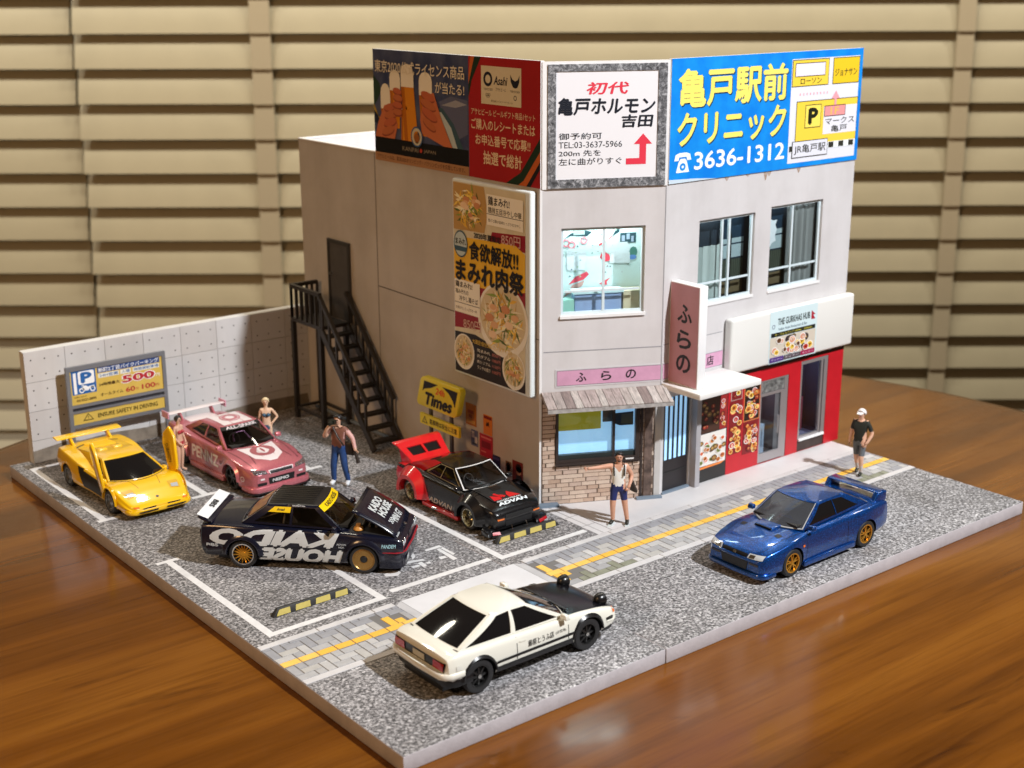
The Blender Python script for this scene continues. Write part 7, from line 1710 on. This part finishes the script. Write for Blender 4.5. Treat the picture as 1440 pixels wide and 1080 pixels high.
    for e, (r0, r1) in ((0.012, (0.26, 0.30)), (0.012, (0.14, 0.23))):
        q = MB()
        for k in range(28): q.poly([rz(-0.22 + f * math.cos(a), 0.9 * f * math.sin(a), e) for f, a in ((r0, 2 * math.pi * k / 28), (r1, 2 * math.pi * k / 28), (r1, 2 * math.pi * (k + 1) / 28), (r0, 2 * math.pi * (k + 1) / 28))])
        q.build('roof_ring', mat('pink_print', (0.50, 0.17, 0.20), 0.4), c.root, fixn=False)
    for y in (-0.16, 0.16): q = MB(); q.grid([[rz(-0.70 + 0.94 * i / 12, y - 0.008 + 0.016 * j, 0.010) for i in range(13)] for j in range(2)]); q.build('roof_line', MATS['pink_print'], c.root)
    c.patch('top', [(-2.15, -0.42), (-2.15, 0.42), (-1.6, 0.42), (-1.6, -0.42)], 'boot_stripe', PW, 0.005, 8, 6)
    c.pane_patch('f', [(-0.95, 0.80), (0.95, 0.80), (0.94, 0.97), (-0.94, 0.97)], 'screen_band', CARBLACK, 0.006); c.pane_text('f', 'ALL-SPARK', srgb(214, 206, 210), -0.72, 0.74, 0.82, 0.95, 0.010, 0.03)
    # purple tinted roll cage
    CG = mat('violet_cage', (0.34, 0.18, 0.36), 0.25, 0.6)
    q = MB(); q.tube([(0.45, -0.28, 0.93), (0.30, -0.22, 1.12), (0.30, 0.10, 1.12), (0.45, 0.2, 0.93)], 0.03, 8); q.build('roll_cage', CG, c.root, 60)
    # white rear wing on posts
    q = MB(); q.prism([(-2.32, 1.15), (-2.31, 1.18), (-2.06, 1.215), (-1.98, 1.20), (-2.04, 1.18)], -0.86, 0.86, 'y'); bevel(q.build('rear_wing', PW, c.root), 0.010)
    for sy in (1, -1):
        a, b = sorted((sy * 0.86, sy * 0.885)); q = MB(); q.box(-2.36, -1.98, a, b, 1.08, 1.26); q.build('wing_end_plate', mat('end_plate_pink', (0.72, 0.36, 0.50), 0.4), c.root)
        a, b = sorted((sy * 0.46, sy * 0.50)); q = MB(); q.hexa([(-2.12, a, 0.96), (-1.90, a, 0.98), (-1.90, b, 0.98), (-2.12, b, 0.96)], [(-2.24, a, 1.17), (-2.08, a, 1.19), (-2.08, b, 1.19), (-2.24, b, 1.17)]); q.build('wing_post', PNK, c.root)
    c.mirrors(0.70, 0.80, 0.92, PNK)
    c.box('underbody', CARBLACK, -1.9, 1.9, -0.6, 0.6, 0.08, 0.22)

# ---------------------------------------------------------------- red and black race liftback
def red_black():
    BLK = paint('car_gloss_black', (0.005, 0.005, 0.006), 0.0, 0.25, 0.0, 0.4)
    RED = paint('car_bright_red', (0.62, 0.010, 0.016), 0.0, 0.3)
    c = Car('red_black_race_car', 'red and black race liftback with huge rear wing beside the building', (7.58, 8.32), -89.5, 0.95, 2.42, 0.315, 0.895, 0.26, BLK,
        [(-2.02, 0.44, 0.76, 0.80, 0.74), (-1.96, 0.34, 0.84, 0.88, 0.80), (-1.6, 0.24, 0.88, 0.93, 0.84), (-1.21, 0.18, 0.88, 0.935, 0.86), (-0.6, 0.14, 0.86, 0.92, 0.83), (0.3, 0.13, 0.84, 0.89, 0.82), (0.8, 0.13, 0.815, 0.875, 0.82), (1.21, 0.14, 0.79, 0.85, 0.84), (1.7, 0.14, 0.72, 0.78, 0.82), (1.95, 0.14, 0.66, 0.70, 0.77), (2.06, 0.18, 0.60, 0.63, 0.71), (2.10, 0.25, 0.54, 0.56, 0.66)])
    c.cabin((1.00, 0.80, 0.70, 0.865), (0.34, 0.27, 0.56, 1.27), (-0.62, -0.58, 0.55, 1.265), (-1.72, -1.62, 0.64, 0.90),
        [[(0.05, 0.10), (0.40, 0.09), (0.37, 0.90), (0.085, 0.89)], [(0.425, 0.09), (0.66, 0.24), (0.60, 0.80), (0.395, 0.90)]],
        BLK, TINTL, TINT, BLACKGLASS, rear_glass=True, rwm=(0.14, 0.10))
    c.wheels('dish', rimr=0.74)
    # red rear half: skin over the black body
    for sy, d in ((1, 'left'), (-1, 'right')):
        c.patch(d, [(-1.98, 0.40), (-0.42, 0.16), (-0.72, 0.82), (-1.94, 0.80)], 'rear_quarter', RED, 0.006, 22, 8)
        c.arch(-1.21, sy, 0.35, 0.66, 0.80, 1.02, RED, -8, 188, 'rear_flare', 20); c.arch(1.21, sy, 0.35, 0.60, 0.80, 0.98, BLK, -8, 188, 'front_flare', 20)
        sill(c, sy, -0.72, 0.78, 0.86, 0.09, 0.20, RED)
        q = MB(); q.tube([(0.05, sy * 0.84, 0.15), (-0.25, sy * 0.90, 0.15)], 0.035, 10); q.build('side_exhaust', CHROME, c.root, 50)
        # gold trim round the side glass
        GT = mat('gold_trim', (0.55, 0.45, 0.22), 0.3, 0.3); K = 'L' if sy > 0 else 'R'
        for qd in ([(0.035, 0.06), (0.68, 0.06), (0.68, 0.09), (0.035, 0.09)], [(0.08, 0.905), (0.61, 0.905), (0.61, 0.935), (0.08, 0.935)], [(0.035, 0.07), (0.05, 0.09), (0.085, 0.91), (0.07, 0.92)], [(0.66, 0.08), (0.69, 0.2), (0.625, 0.85), (0.60, 0.92)], [(0.405, 0.09), (0.416, 0.09), (0.388, 0.90), (0.377, 0.90)]): c.pane_patch(K, qd, 'window_trim', GT, 0.008)
        c.patch('front', [(sy * 0.46, 0.44), (sy * 0.66, 0.445), (sy * 0.66, 0.485), (sy * 0.46, 0.48)], 'indicator', AMBER, 0.014, 5, 3)
        q = MB(); q.lathe([(0.0, 0.02), (0.05, 0.018), (0.075, 0.0), (0.085, -0.06)], 18, 'x', (2.06, sy * 0.56, 0.54)); q.build('headlamp', BLACKGLASS, c.root, 50)
        q = MB(); q.tube([(2.07, sy * 0.22, 0.34), (2.17, sy * 0.24, 0.09)], 0.012, 8); q.build('splitter_stay', CHROME, c.root)
        c.patch('front', [(sy * 0.70, 0.16), (sy * 0.86, 0.16), (sy * 0.86, 0.2), (sy * 0.70, 0.2)], 'corner_marker', RED, 0.02, 3, 3) if False else None
        q = MB(); a, b = sorted((sy * 0.55, sy * 0.98)); q.hexa([(1.86, a, 0.10), (2.18, a, 0.10), (2.05, b, 0.10), (1.86, b, 0.10)], [(1.86, a, 0.26), (2.10, a, 0.20), (1.98, b, 0.22), (1.86, b, 0.28)]); bevel(q.build('front_corner', BLK, c.root), 0.02)
        q = MB(); y0 = sy * 0.62; y1 = sy * 0.94; q.poly([(2.185, y0, 0.115), (2.075, y1, 0.115), (2.035, y1, 0.175), (2.13, y0, 0.175)]); q.build('corner_marker', REDLENS, c.root, fixn=False)
        c.patch('rear', [(sy * 0.36, 0.60), (sy * 0.70, 0.60), (sy * 0.70, 0.72), (sy * 0.36, 0.72)], 'tail_lamp', REDLENS, 0.02, 5, 3)
    c.patch('top', [(-2.0, -0.74), (-2.0, 0.74), (-1.60, 0.78), (-1.60, -0.78)], 'tail_deck', RED, 0.006, 8, 8)
    c.patch('rear', [(-0.72, 0.46), (0.72, 0.46), (0.74, 0.80), (-0.74, 0.80)], 'tail_skin', RED, 0.008, 14, 4)
    bump(c, -2.0, -1, 0.34, 0.50, 0.80, RED, 0.6)
    # red rear pillars
    for K in ('L', 'R'): c.pane_patch(K, [(0.72, 0.0), (1.0, 0.0), (1.0, 1.0), (0.66, 1.0)], 'rear_pillar', RED, 0.006, 10)
    # bonnet dressing, read from the front
    c.patch('top', [(0.92, -0.52), (0.92, 0.52), (1.72, 0.46), (1.72, -0.46)], 'bonnet_pad', mat('matt_black', (0.01, 0.01, 0.01), 0.7), 0.02, 8, 8)
    c.patch('top', [(1.06, -0.14), (1.06, 0.14), (1.28, 0.13), (1.28, -0.13)], 'bonnet_vent', CARBLACK, 0.03, 4, 4); c.patch('top', [(1.06, -0.13), (1.06, 0.13), (1.085, 0.13), (1.085, -0.13)], 'vent_edge', CHROME, 0.04, 4, 2)
    fnp = c.proj('top', 0.03)
    for pl in ([(1.70, -0.44), (1.46, -0.40), (1.60, -0.20), (1.72, -0.2)], [(1.68, -0.12), (1.50, -0.14), (1.62, -0.02)], [(1.72, 0.36), (1.44, 0.12), (1.58, 0.02), (1.72, 0.02)], [(1.66, -0.16), (1.44, -0.30), (1.40, -0.22), (1.6, -0.12)]):
        q = MB(); q.poly([fnp(*p) for p in pl]); q.build('livery_red', RED, c.root, fixn=False)
    c.text('top', 'ADVAN', srgb(226, 236, 240), -0.46, 0.46, -1.93, -1.82, 0.035, 0.05, 0.15, False, 8, rot=90); c.text('top', 'GOODTREAD', srgb(226, 226, 226), -0.42, 0.34, -1.80, -1.75, 0.035, 0.03, 0.15, False, 6, rot=90)
    c.text('right', 'ADVAN', srgb(196, 184, 176), -0.50, 0.50, 0.26, 0.40, 0.010, 0.02, 0.3, False, 10)
    for y in (-0.52, 0.52): 
        for k in range(3): c.patch('top', [(0.98 + 0.08 * k, y - 0.12), (0.98 + 0.08 * k, y + 0.12), (1.01 + 0.08 * k, y + 0.12), (1.01 + 0.08 * k, y - 0.12)], 'bonnet_slot', CARBLACK, 0.03, 3, 2)
    # front splitter
    q = MB(); q.prism([(1.80, -0.96), (2.12, -0.82), (2.20, -0.4), (2.22, 0.0), (2.20, 0.4), (2.12, 0.82), (1.80, 0.96)], 0.055, 0.085, 'z'); q.build('splitter', mat('matt_black', (0.01, 0.01, 0.01)), c.root)
    c.patch('front', [(-0.40, 0.26), (0.40, 0.26), (0.42, 0.40), (-0.42, 0.40)], 'intake', CARBLACK, 0.012, 8, 3); c.patch('front', [(-0.42, 0.46), (0.42, 0.46), (0.42, 0.56), (-0.42, 0.56)], 'grille', mat('matt_black', (0.01, 0.01, 0.01)), 0.012, 8, 3)
    # bright screen trim
    for qd in ([(-0.99, 0.01), (-0.95, 0.01), (-0.95, 0.99), (-0.99, 0.99)], [(0.95, 0.01), (0.99, 0.01), (0.99, 0.99), (0.95, 0.99)], [(-0.98, 0.955), (0.98, 0.955), (0.98, 0.99), (-0.98, 0.99)], [(-0.98, 0.01), (0.98, 0.01), (0.98, 0.04), (-0.98, 0.04)]): c.pane_patch('f', qd, 'screen_trim', mat('bright_trim', (0.72, 0.72, 0.70), 0.25), 0.008)
    # big red hatch wing with two dark openings
    def P(t, y, o=0.0): return (-1.50 - 0.60 * t + o * 0.45, y, 0.96 + 0.36 * t + o * 0.9)
    q = MB(); W0, W1_ = 0.60, 0.72
    def wid(t): return W0 + (W1_ - W0) * t
    for (t0, t1, f0, f1) in ((0, 0.28, -1, 1), (0.72, 1.0, -1, 1), (0.28, 0.72, -1, -0.72), (0.28, 0.72, -0.05, 0.05), (0.28, 0.72, 0.72, 1)):
        A = [P(t0, f0 * wid(t0)), P(t0, f1 * wid(t0)), P(t1, f1 * wid(t1)), P(t1, f0 * wid(t1))]
        q.hexa([Vector(p) - Vector((0.02, 0, 0.035)) for p in A], A)
    q.build('hatch_wing', RED, c.root)
    q = MB(); A = [P(0.2, -0.55, -0.045), P(0.2, 0.55, -0.045), P(0.8, 0.6, -0.045), P(0.8, -0.6, -0.045)]; q.poly(A); q.build('wing_backing', CARBLACK, c.root, fixn=False)
    q = MB(); q.prism([(-2.08, 1.31), (-2.24, 1.34), (-2.26, 1.31), (-2.12, 1.27)], -0.74, 0.74, 'y'); bevel(q.build('wing_lip', RED, c.root), 0.012)
    for sy in (1, -1):
        q = MB(); a, b = sorted((sy * 0.58, sy * 0.63)); q.prism([(-1.5, 0.94), (-1.95, 0.84), (-2.10, 1.28)], a, b, 'y'); q.build('wing_side', RED, c.root)
    c.mirrors(0.68, 0.74, 0.87, BLK)
    c.box('underbody', CARBLACK, -1.8, 1.8, -0.6, 0.6, 0.08, 0.22)

white_hatch(); blue_coupe(); black_sedan(); yellow_wedge(); pink_coupe(); red_black()
# ================================================================== figures
def limb_chain(pts): return pts
def figure(name, label, loc, rotz, h, J, region, mats_, group='little people on the diorama', hands=True, bulk=1.13):
    """J: joint -> (x, y, z, r) for a 1.75 m figure facing local -y; region(seg, t, c) -> material slot"""
    r = thing(name, label, 'person', (loc[0], loc[1], 0.006), R_(rotz), group)
    S = h / 1.75
    J = {k: (v[0], v[1], v[2], tuple(x * bulk for x in v[3]) if isinstance(v[3], tuple) else v[3] * bulk) for k, v in J.items()}
    E = [('pelvis', 'waist'), ('waist', 'chest'), ('chest', 'neckb'), ('neckb', 'neck'), ('neck', 'jaw'), ('jaw', 'head'), ('head', 'crown'),
         ('chest', 'shL'), ('shL', 'elL'), ('elL', 'wrL'), ('wrL', 'haL'), ('chest', 'shR'), ('shR', 'elR'), ('elR', 'wrR'), ('wrR', 'haR'),
         ('pelvis', 'hipL'), ('hipL', 'knL'), ('knL', 'anL'), ('anL', 'toL'), ('pelvis', 'hipR'), ('hipR', 'knR'), ('knR', 'anR'), ('anR', 'toR')]
    names = list(J)
    me = bpy.data.meshes.new('body'); me.from_pydata([J[n][:3] for n in names], [(names.index(a), names.index(b)) for a, b in E], [])
    o = link('body', me, r)
    o.modifiers.new('skin', 'SKIN')
    for n, sv in zip(names, me.skin_vertices[0].data):
        rad = J[n][3]; sv.radius = rad if isinstance(rad, tuple) else (rad, rad); sv.use_root = (n == 'pelvis')
    sb = o.modifiers.new('sub', 'SUBSURF'); sb.levels = 2; sb.render_levels = 2
    bpy.context.view_layer.update(); apply_mods(o)
    # fingers and nose joined to the body surface
    bm = bmesh.new(); bm.from_mesh(o.data)
    ex = MB()
    if hands:
        for sd in ('L', 'R'):
            w_, p_ = Vector(J['wr' + sd][:3]), Vector(J['ha' + sd][:3]); d = (p_ - w_).normalized()
            side = d.cross(Vector((0, 1, 0)));
            if side.length < 0.2: side = d.cross(Vector((0, 0, 1)))
            side.normalize(); nrm = side.cross(d)
            for k in range(4):
                a = p_ + side * (k - 1.5) * 0.017 + d * 0.01; L = (0.055, 0.066, 0.062, 0.048)[k]
                b = a + d * L * 0.6 + nrm * 0.008; c_ = b + d * L * 0.4 + nrm * 0.022
                ex.tube([a, b, c_], [0.010, 0.009, 0.007], 6)
            a = p_ - d * 0.015 + side * 0.03; ex.tube([a, a + side * 0.025 + d * 0.03, a + side * 0.03 + d * 0.055], [0.011, 0.010, 0.008], 6)
    hd = Vector(J['head'][:3]); fd = Vector(J.get('_face', (0, -1, 0, 0))[:3]) if False else Vector((0, -1, 0))
    ex.tube([hd + fd * 0.075 + Vector((0, 0, 0.0)), hd + fd * 0.118 + Vector((0, 0, -0.025))], [0.010, 0.014], 6)
    for sx in (-1, 1): ex.tube([hd + Vector((sx * 0.078, 0.0, -0.02)), hd + Vector((sx * 0.098, 0.012, 0.0))], [0.018, 0.014], 6)
    tm = ex.mesh('t', mats_[0]); n0 = len(bm.faces); bm.from_mesh(tm); bm.faces.ensure_lookup_table()
    P = {n: Vector(J[n][:3]) for n in names}
    for i, f in enumerate(bm.faces):
        c = f.calc_center_median()
        if i >= n0: f.material_index = 0; f.smooth = True; continue
        best = None
        for a, b in E:
            A, B = P[a], P[b]; t = max(0, min(1, (c - A).dot(B - A) / max((B - A).length_squared, 1e-9))); dd = (c - A.lerp(B, t)).length
            if best is None or dd < best[0]: best = (dd, a + '-' + b, t)
        f.material_index = region(best[1], best[2], c); f.smooth = True
    o.data.materials.clear()
    for m in mats_: o.data.materials.append(m)
    bm.to_mesh(o.data); bm.free()
    r.scale = (S, S, S)
    # eyes, brows and mouth
    DK = mat('figure_dark', (0.02, 0.012, 0.01), 0.5)
    q = MB()
    for sx in (-1, 1): q.lathe([(0.0, -0.006), (0.012, 0.0), (0.012, 0.01)], 8, 'y', (hd.x + sx * 0.034, hd.y - 0.088, hd.z + 0.008))
    q.build('eyes', DK, r)
    q = MB(); q.box(hd.x - 0.024, hd.x + 0.024, hd.y - 0.090, hd.y - 0.075, hd.z - 0.058, hd.z - 0.050); q.build('mouth', mat('figure_lip', (0.35, 0.10, 0.08), 0.5), r)
    return r, o
def standing():
    return dict(pelvis=(0, 0, 0.95, 0.125), waist=(0, 0, 1.10, (0.125, 0.10)), chest=(0, 0, 1.29, (0.15, 0.115)), neckb=(0, 0.01, 1.45, 0.062), neck=(0, 0.0, 1.51, 0.05), jaw=(0, -0.015, 1.575, 0.066), head=(0, -0.01, 1.65, 0.086), crown=(0, 0.0, 1.715, 0.062),
        shL=(0.175, 0.01, 1.42, 0.062), elL=(0.235, 0.03, 1.15, 0.045), wrL=(0.25, -0.03, 0.92, 0.032), haL=(0.25, -0.05, 0.85, 0.034), shR=(-0.175, 0.01, 1.42, 0.062), elR=(-0.235, 0.03, 1.15, 0.045), wrR=(-0.25, -0.03, 0.92, 0.032), haR=(-0.25, -0.05, 0.85, 0.034),
        hipL=(0.088, 0, 0.88, 0.092), knL=(0.10, -0.015, 0.50, 0.06), anL=(0.105, 0.03, 0.09, 0.042), toL=(0.115, -0.13, 0.04, 0.038), hipR=(-0.088, 0, 0.88, 0.092), knR=(-0.10, -0.015, 0.50, 0.06), anR=(-0.105, 0.03, 0.09, 0.042), toR=(-0.115, -0.13, 0.04, 0.038))
SKIN = mat('figure_skin', (0.62, 0.33, 0.22), 0.5, var=0.12, vscale=8)
SKINP = mat('figure_pale_skin', (0.70, 0.42, 0.29), 0.5, var=0.10, vscale=8)
HAIRB = mat('figure_black_hair', (0.010, 0.009, 0.009), 0.4)
def hair_cap(r, hd, m, name='hair', rx=0.098, rz=0.10, low=-0.3, back=0.012, drop=0.0):
    """a cap of hair round the back and top of the head"""
    q = MB(); N = 16; rows = []
    for j in range(7):
        t = j / 6; row = []
        for k in range(N + 1):
            a = 2 * math.pi * k / N; fr = max(0.0, -math.sin(a))      # front is -y
            lowa = R_(-25 - 55 * drop) * (1 - fr) + R_(38) * fr
            el = R_(90) * (1 - t) + lowa * t
            row.append((hd[0] + rx * math.cos(el) * math.cos(a), hd[1] + back + rx * 1.06 * math.cos(el) * math.sin(a), hd[2] + 0.012 + rz * math.sin(el)))
        rows.append(row)
    q.grid(rows); o = q.build(name, m, r, 60); md = o.modifiers.new('s', 'SOLIDIFY'); md.thickness = 0.02; md.offset = 0; apply_mods(o); return o
def sole_reg(seg): return seg.startswith('an')

# --- pointing man
J = standing()
J.update(elR=(-0.44, -0.06, 1.40, 0.046), wrR=(-0.66, -0.14, 1.40, 0.034), haR=(-0.73, -0.165, 1.41, 0.036), elL=(0.30, 0.06, 1.17, 0.048), wrL=(0.24, -0.10, 0.99, 0.034), haL=(0.20, -0.13, 0.93, 0.035),
    hipR=(-0.10, 0, 0.88, 0.095), knR=(-0.13, -0.05, 0.50, 0.064), anR=(-0.12, 0.02, 0.09, 0.044), toR=(-0.20, -0.12, 0.045, 0.042), knL=(0.15, 0.0, 0.50, 0.064), anL=(0.21, 0.02, 0.09, 0.044), toL=(0.19, -0.15, 0.045, 0.042))
def reg(seg, t, c):
    if seg in ('pelvis-waist', 'waist-chest', 'chest-neckb') or seg.startswith('chest-sh'):
        if c.y < -0.03 and c.z > 1.26 and abs(c.x) < (c.z - 1.26) * 0.55: return 0
        return 1 if c.z < 1.45 and (abs(c.x) < 0.155) else 0
    if seg.startswith('pelvis-hip'): return 2
    if seg.startswith('hip'): return 2 if t < 0.74 else 0
    if seg.startswith('an') or (seg.startswith('kn') and t > 0.93): return 3
    return 0
SHOE = mat('figure_black_shoe', (0.015, 0.017, 0.012), 0.35)
r, o = figure('person', 'person in white vest and navy shorts pointing beside the brick shop window', (9.72, 5.22), -40, 1.80, J, reg, [SKIN, mat('figure_white_vest', (0.72, 0.72, 0.68), 0.6), mat('figure_navy', (0.012, 0.022, 0.12), 0.5), SHOE])
hair_cap(r, J['head'], HAIRB, 'cap')
q = MB(); q.lathe([(0.0, -0.03), (0.045, -0.02), (0.055, 0.012), (0.04, 0.03)], 12, 'y', (0, -0.05, 1.578)); q.build('beard', HAIRB, r, 50)
BAGM = mat('figure_bag', (0.022, 0.014, 0.010), 0.45)
q = MB(); q.hexa([(0.24, 0.02, 0.82), (0.42, -0.02, 0.74), (0.46, 0.10, 0.78), (0.26, 0.14, 0.84)], [(0.22, 0.06, 1.18), (0.30, 0.05, 1.12), (0.31, 0.14, 1.10), (0.22, 0.15, 1.18)]); bevel(q.build('bag', BAGM, r), 0.03)
for sx in (-1, 1): q = MB(); q.tube([(sx * 0.115, -0.125, 1.22), (sx * 0.12, -0.10, 1.38), (sx * 0.12, 0.0, 1.49), (sx * 0.10, 0.12, 1.36)], 0.018, 6); q.build('bag_strap', BAGM, r, 60)
q = MB(); q.lathe([(0.037, -0.015), (0.040, 0.0), (0.037, 0.015)], 12, 'z', (0.245, -0.085, 1.0)); q.build('watch', BAGM, r)
q = MB()
for f in ('R', 'L'):
    a, t = J['an' + f], J['to' + f]; q.hexa([(a[0] - 0.05, a[1] + 0.06, 0.0), (t[0] - 0.05, t[1] - 0.05, 0.0), (t[0] + 0.05, t[1] - 0.05, 0.0), (a[0] + 0.05, a[1] + 0.06, 0.0)], [(a[0] - 0.045, a[1] + 0.055, 0.028), (t[0] - 0.048, t[1] - 0.048, 0.028), (t[0] + 0.048, t[1] - 0.048, 0.028), (a[0] + 0.045, a[1] + 0.055, 0.028)])
q.build('soles', mat('figure_sole', (0.6, 0.66, 0.66), 0.5), r)

# --- man with white cap
J = standing()
J.update(wrL=(0.22, -0.10, 0.93, 0.033), haL=(0.17, -0.12, 0.88, 0.034), elL=(0.30, 0.03, 1.14, 0.046), knL=(0.09, -0.10, 0.50, 0.062), anL=(0.09, -0.02, 0.09, 0.044), toL=(0.09, -0.18, 0.045, 0.04), knR=(-0.09, 0.05, 0.50, 0.062), anR=(-0.08, 0.20, 0.11, 0.044), toR=(-0.08, 0.06, 0.045, 0.04), waist=(0, 0, 1.10, (0.14, 0.12)), chest=(0, 0, 1.28, (0.165, 0.13)))
def reg(seg, t, c):
    if seg in ('pelvis-waist', 'waist-chest', 'chest-neckb') or seg.startswith('chest-sh'): return 1 if c.z < 1.47 else 0
    if seg.startswith('sh'): return 1 if t < 0.75 else 0
    if seg.startswith('pelvis-hip'): return 2 if c.z < 0.93 else 1
    if seg.startswith('hip'): return 2 if t < 0.85 else 0
    if seg.startswith('kn'): return 0 if t < 0.5 else 3
    if seg.startswith('an'): return 4
    return 0
r, o = figure('person', 'person in black shirt and white cap walking at the right edge', (16.80, 3.75), -72, 1.78, J, reg, [SKINP, mat('figure_black_shirt', (0.010, 0.014, 0.010), 0.7), mat('figure_grey_shorts', (0.11, 0.125, 0.14), 0.7), mat('figure_white_sock', (0.55, 0.5, 0.48), 0.7), SHOE])
CAPM = mat('figure_white_cap', (0.75, 0.73, 0.72), 0.6)
hair_cap(r, J['head'], CAPM, 'cap', 0.105, 0.105)
q = MB(); q.hexa([(-0.085, -0.08, 1.685), (-0.06, -0.20, 1.66), (0.06, -0.20, 1.66), (0.085, -0.08, 1.685)], [(-0.085, -0.07, 1.70), (-0.06, -0.20, 1.672), (0.06, -0.20, 1.672), (0.085, -0.07, 1.70)]); q.build('cap_peak', CAPM, r)

# --- photographer
J = standing()
J.update(elR=(-0.30, -0.16, 1.22, 0.052), wrR=(-0.17, -0.26, 1.46, 0.038), haR=(-0.10, -0.22, 1.55, 0.040), shL=(0.18, 0.02, 1.41, 0.064), elL=(0.36, 0.02, 1.20, 0.052), wrL=(0.44, -0.04, 0.98, 0.038), haL=(0.47, -0.06, 0.91, 0.038), knL=(0.15, -0.03, 0.50, 0.075), anL=(0.19, 0.06, 0.09, 0.055), toL=(0.21, -0.10, 0.045, 0.046), knR=(-0.13, -0.06, 0.50, 0.075), anR=(-0.15, -0.02, 0.09, 0.055), toR=(-0.17, -0.18, 0.045, 0.046), waist=(0, 0, 1.10, (0.14, 0.115)), chest=(0, 0, 1.28, (0.165, 0.13)))
def reg(seg, t, c):
    if seg in ('pelvis-waist', 'waist-chest', 'chest-neckb') or seg.startswith('chest-sh'): return 1 if 1.0 < c.z < 1.47 else (2 if c.z <= 1.0 else 0)
    if seg == 'shR-elR': return 1 if t < 0.6 else 0
    if seg in ('shL-elL', 'elL-wrL'): return 4 if seg != 'shL-elL' or t > 0.2 else 1
    if seg.startswith(('pelvis-hip', 'hip', 'kn')): return 2 if not (seg.startswith('kn') and t > 0.97) else 3
    if seg.startswith('an'): return 3
    return 0
r, o = figure('person', 'person in brown shirt and blue jeans holding a camera up by the fire stair', (6.04, 11.62), -58, 1.86, J, reg, [SKINP, mat('figure_brown_shirt', (0.22, 0.09, 0.06), 0.6, var=0.25, vscale=9), mat('figure_jeans', (0.012, 0.055, 0.20), 0.7, var=0.3, vscale=10), mat('figure_white_shoe', (0.66, 0.70, 0.74), 0.5), mat('figure_pink_sleeve', (0.70, 0.40, 0.36), 0.6, var=0.2, vscale=9)])
hair_cap(r, J['head'], HAIRB, rx=0.102)
q = MB(); q.box(-0.13, 0.03, -0.25, -0.13, 1.58, 1.68); q.lathe([(0.0, -0.36), (0.045, -0.36), (0.05, -0.25)], 14, 'y', (-0.05, 0, 1.63)); q.build('camera', SHOE, r)
q = MB(); q.hexa([(0.10, -0.02, 0.78), (0.40, -0.02, 0.76), (0.40, 0.16, 0.76), (0.10, 0.16, 0.78)], [(0.14, 0.0, 1.10), (0.34, 0.0, 1.10), (0.34, 0.13, 1.10), (0.14, 0.13, 1.10)]); bevel(q.build('bag', BAGM, r), 0.05, 3)
q = MB(); q.tube([(0.20, -0.14, 1.05), (0.05, -0.15, 1.25), (-0.10, -0.08, 1.46), (-0.10, 0.10, 1.40), (0.22, 0.15, 1.08)], 0.02, 6); q.build('bag_strap', BAGM, r, 60)
q = MB(); q.tube([(0.46, -0.06, 0.90), (0.54, -0.08, 0.64)], [0.035, 0.05], 10); q.build('lens_case', BAGM, r, 60)

# --- bathers
def bather(label, loc, rot, h, suit, skin, hairm, drop, pose):
    J = standing(); J.update(waist=(0, 0, 1.10, (0.098, 0.085)), chest=(0, -0.01, 1.29, (0.118, 0.10)), shL=(0.15, 0.01, 1.42, 0.048), shR=(-0.15, 0.01, 1.42, 0.048), elL=(0.20, 0.03, 1.15, 0.036), elR=(-0.20, 0.03, 1.15, 0.036), wrL=(0.20, -0.06, 0.93, 0.027), haL=(0.18, -0.10, 0.87, 0.03), wrR=(-0.20, -0.06, 0.93, 0.027), haR=(-0.18, -0.10, 0.87, 0.03), pelvis=(0, 0, 0.95, 0.122), hipL=(0.085, 0, 0.87, 0.098), hipR=(-0.085, 0, 0.87, 0.098), knL=(0.075, -0.02, 0.5, 0.056), knR=(-0.075, -0.02, 0.5, 0.056), anL=(0.07, 0.02, 0.09, 0.036), anR=(-0.07, 0.02, 0.09, 0.036))
    J.update(pose)
    def reg(seg, t, c):
        if seg in ('waist-chest', 'chest-neckb') or seg.startswith('chest-sh'):
            if 1.225 < c.z < 1.30 and abs(c.x) < 0.15: return 1
            return 0
        if seg.startswith(('pelvis', 'hip')):
            if 0.80 < c.z < 0.965 and abs(c.x) < 0.035 + (c.z - 0.80) * 0.95: return 1
        return 0
    r, o = figure('person', label, loc, rot, h, J, reg, [skin, suit], bulk=1.05)
    for sx in (-1, 1): q = MB(); q.lathe([(0.0, -0.045), (0.03, -0.038), (0.052, -0.012), (0.058, 0.02)], 14, 'y', (sx * 0.058, -0.105, 1.265)); q.build('bikini_cup', suit, r, 60)
    hair_cap(r, J['head'], hairm, drop=drop, rx=0.100)
    return r
bather('person in red bikini with black bobbed hair beside the yellow supercar', (3.34, 15.1), 22, 1.52, mat('bikini_red', (0.40, 0.03, 0.04), 0.4), SKINP, HAIRB, 0.9, dict(haR=(-0.06, -0.17, 0.86, 0.03), wrR=(-0.12, -0.14, 0.92, 0.027), elR=(-0.22, -0.02, 1.13, 0.036)))
bather('blonde person in blue bikini with a hand on the hip behind the pink coupe', (5.72, 14.75), -30, 1.62, mat('bikini_blue', (0.04, 0.10, 0.16), 0.4), mat('figure_fair_skin', (0.74, 0.50, 0.34), 0.5), mat('figure_blonde', (0.75, 0.60, 0.36), 0.5), 0.2, dict(elL=(0.32, 0.05, 1.17, 0.036), wrL=(0.18, -0.02, 1.02, 0.027), haL=(0.13, -0.03, 0.98, 0.03)))
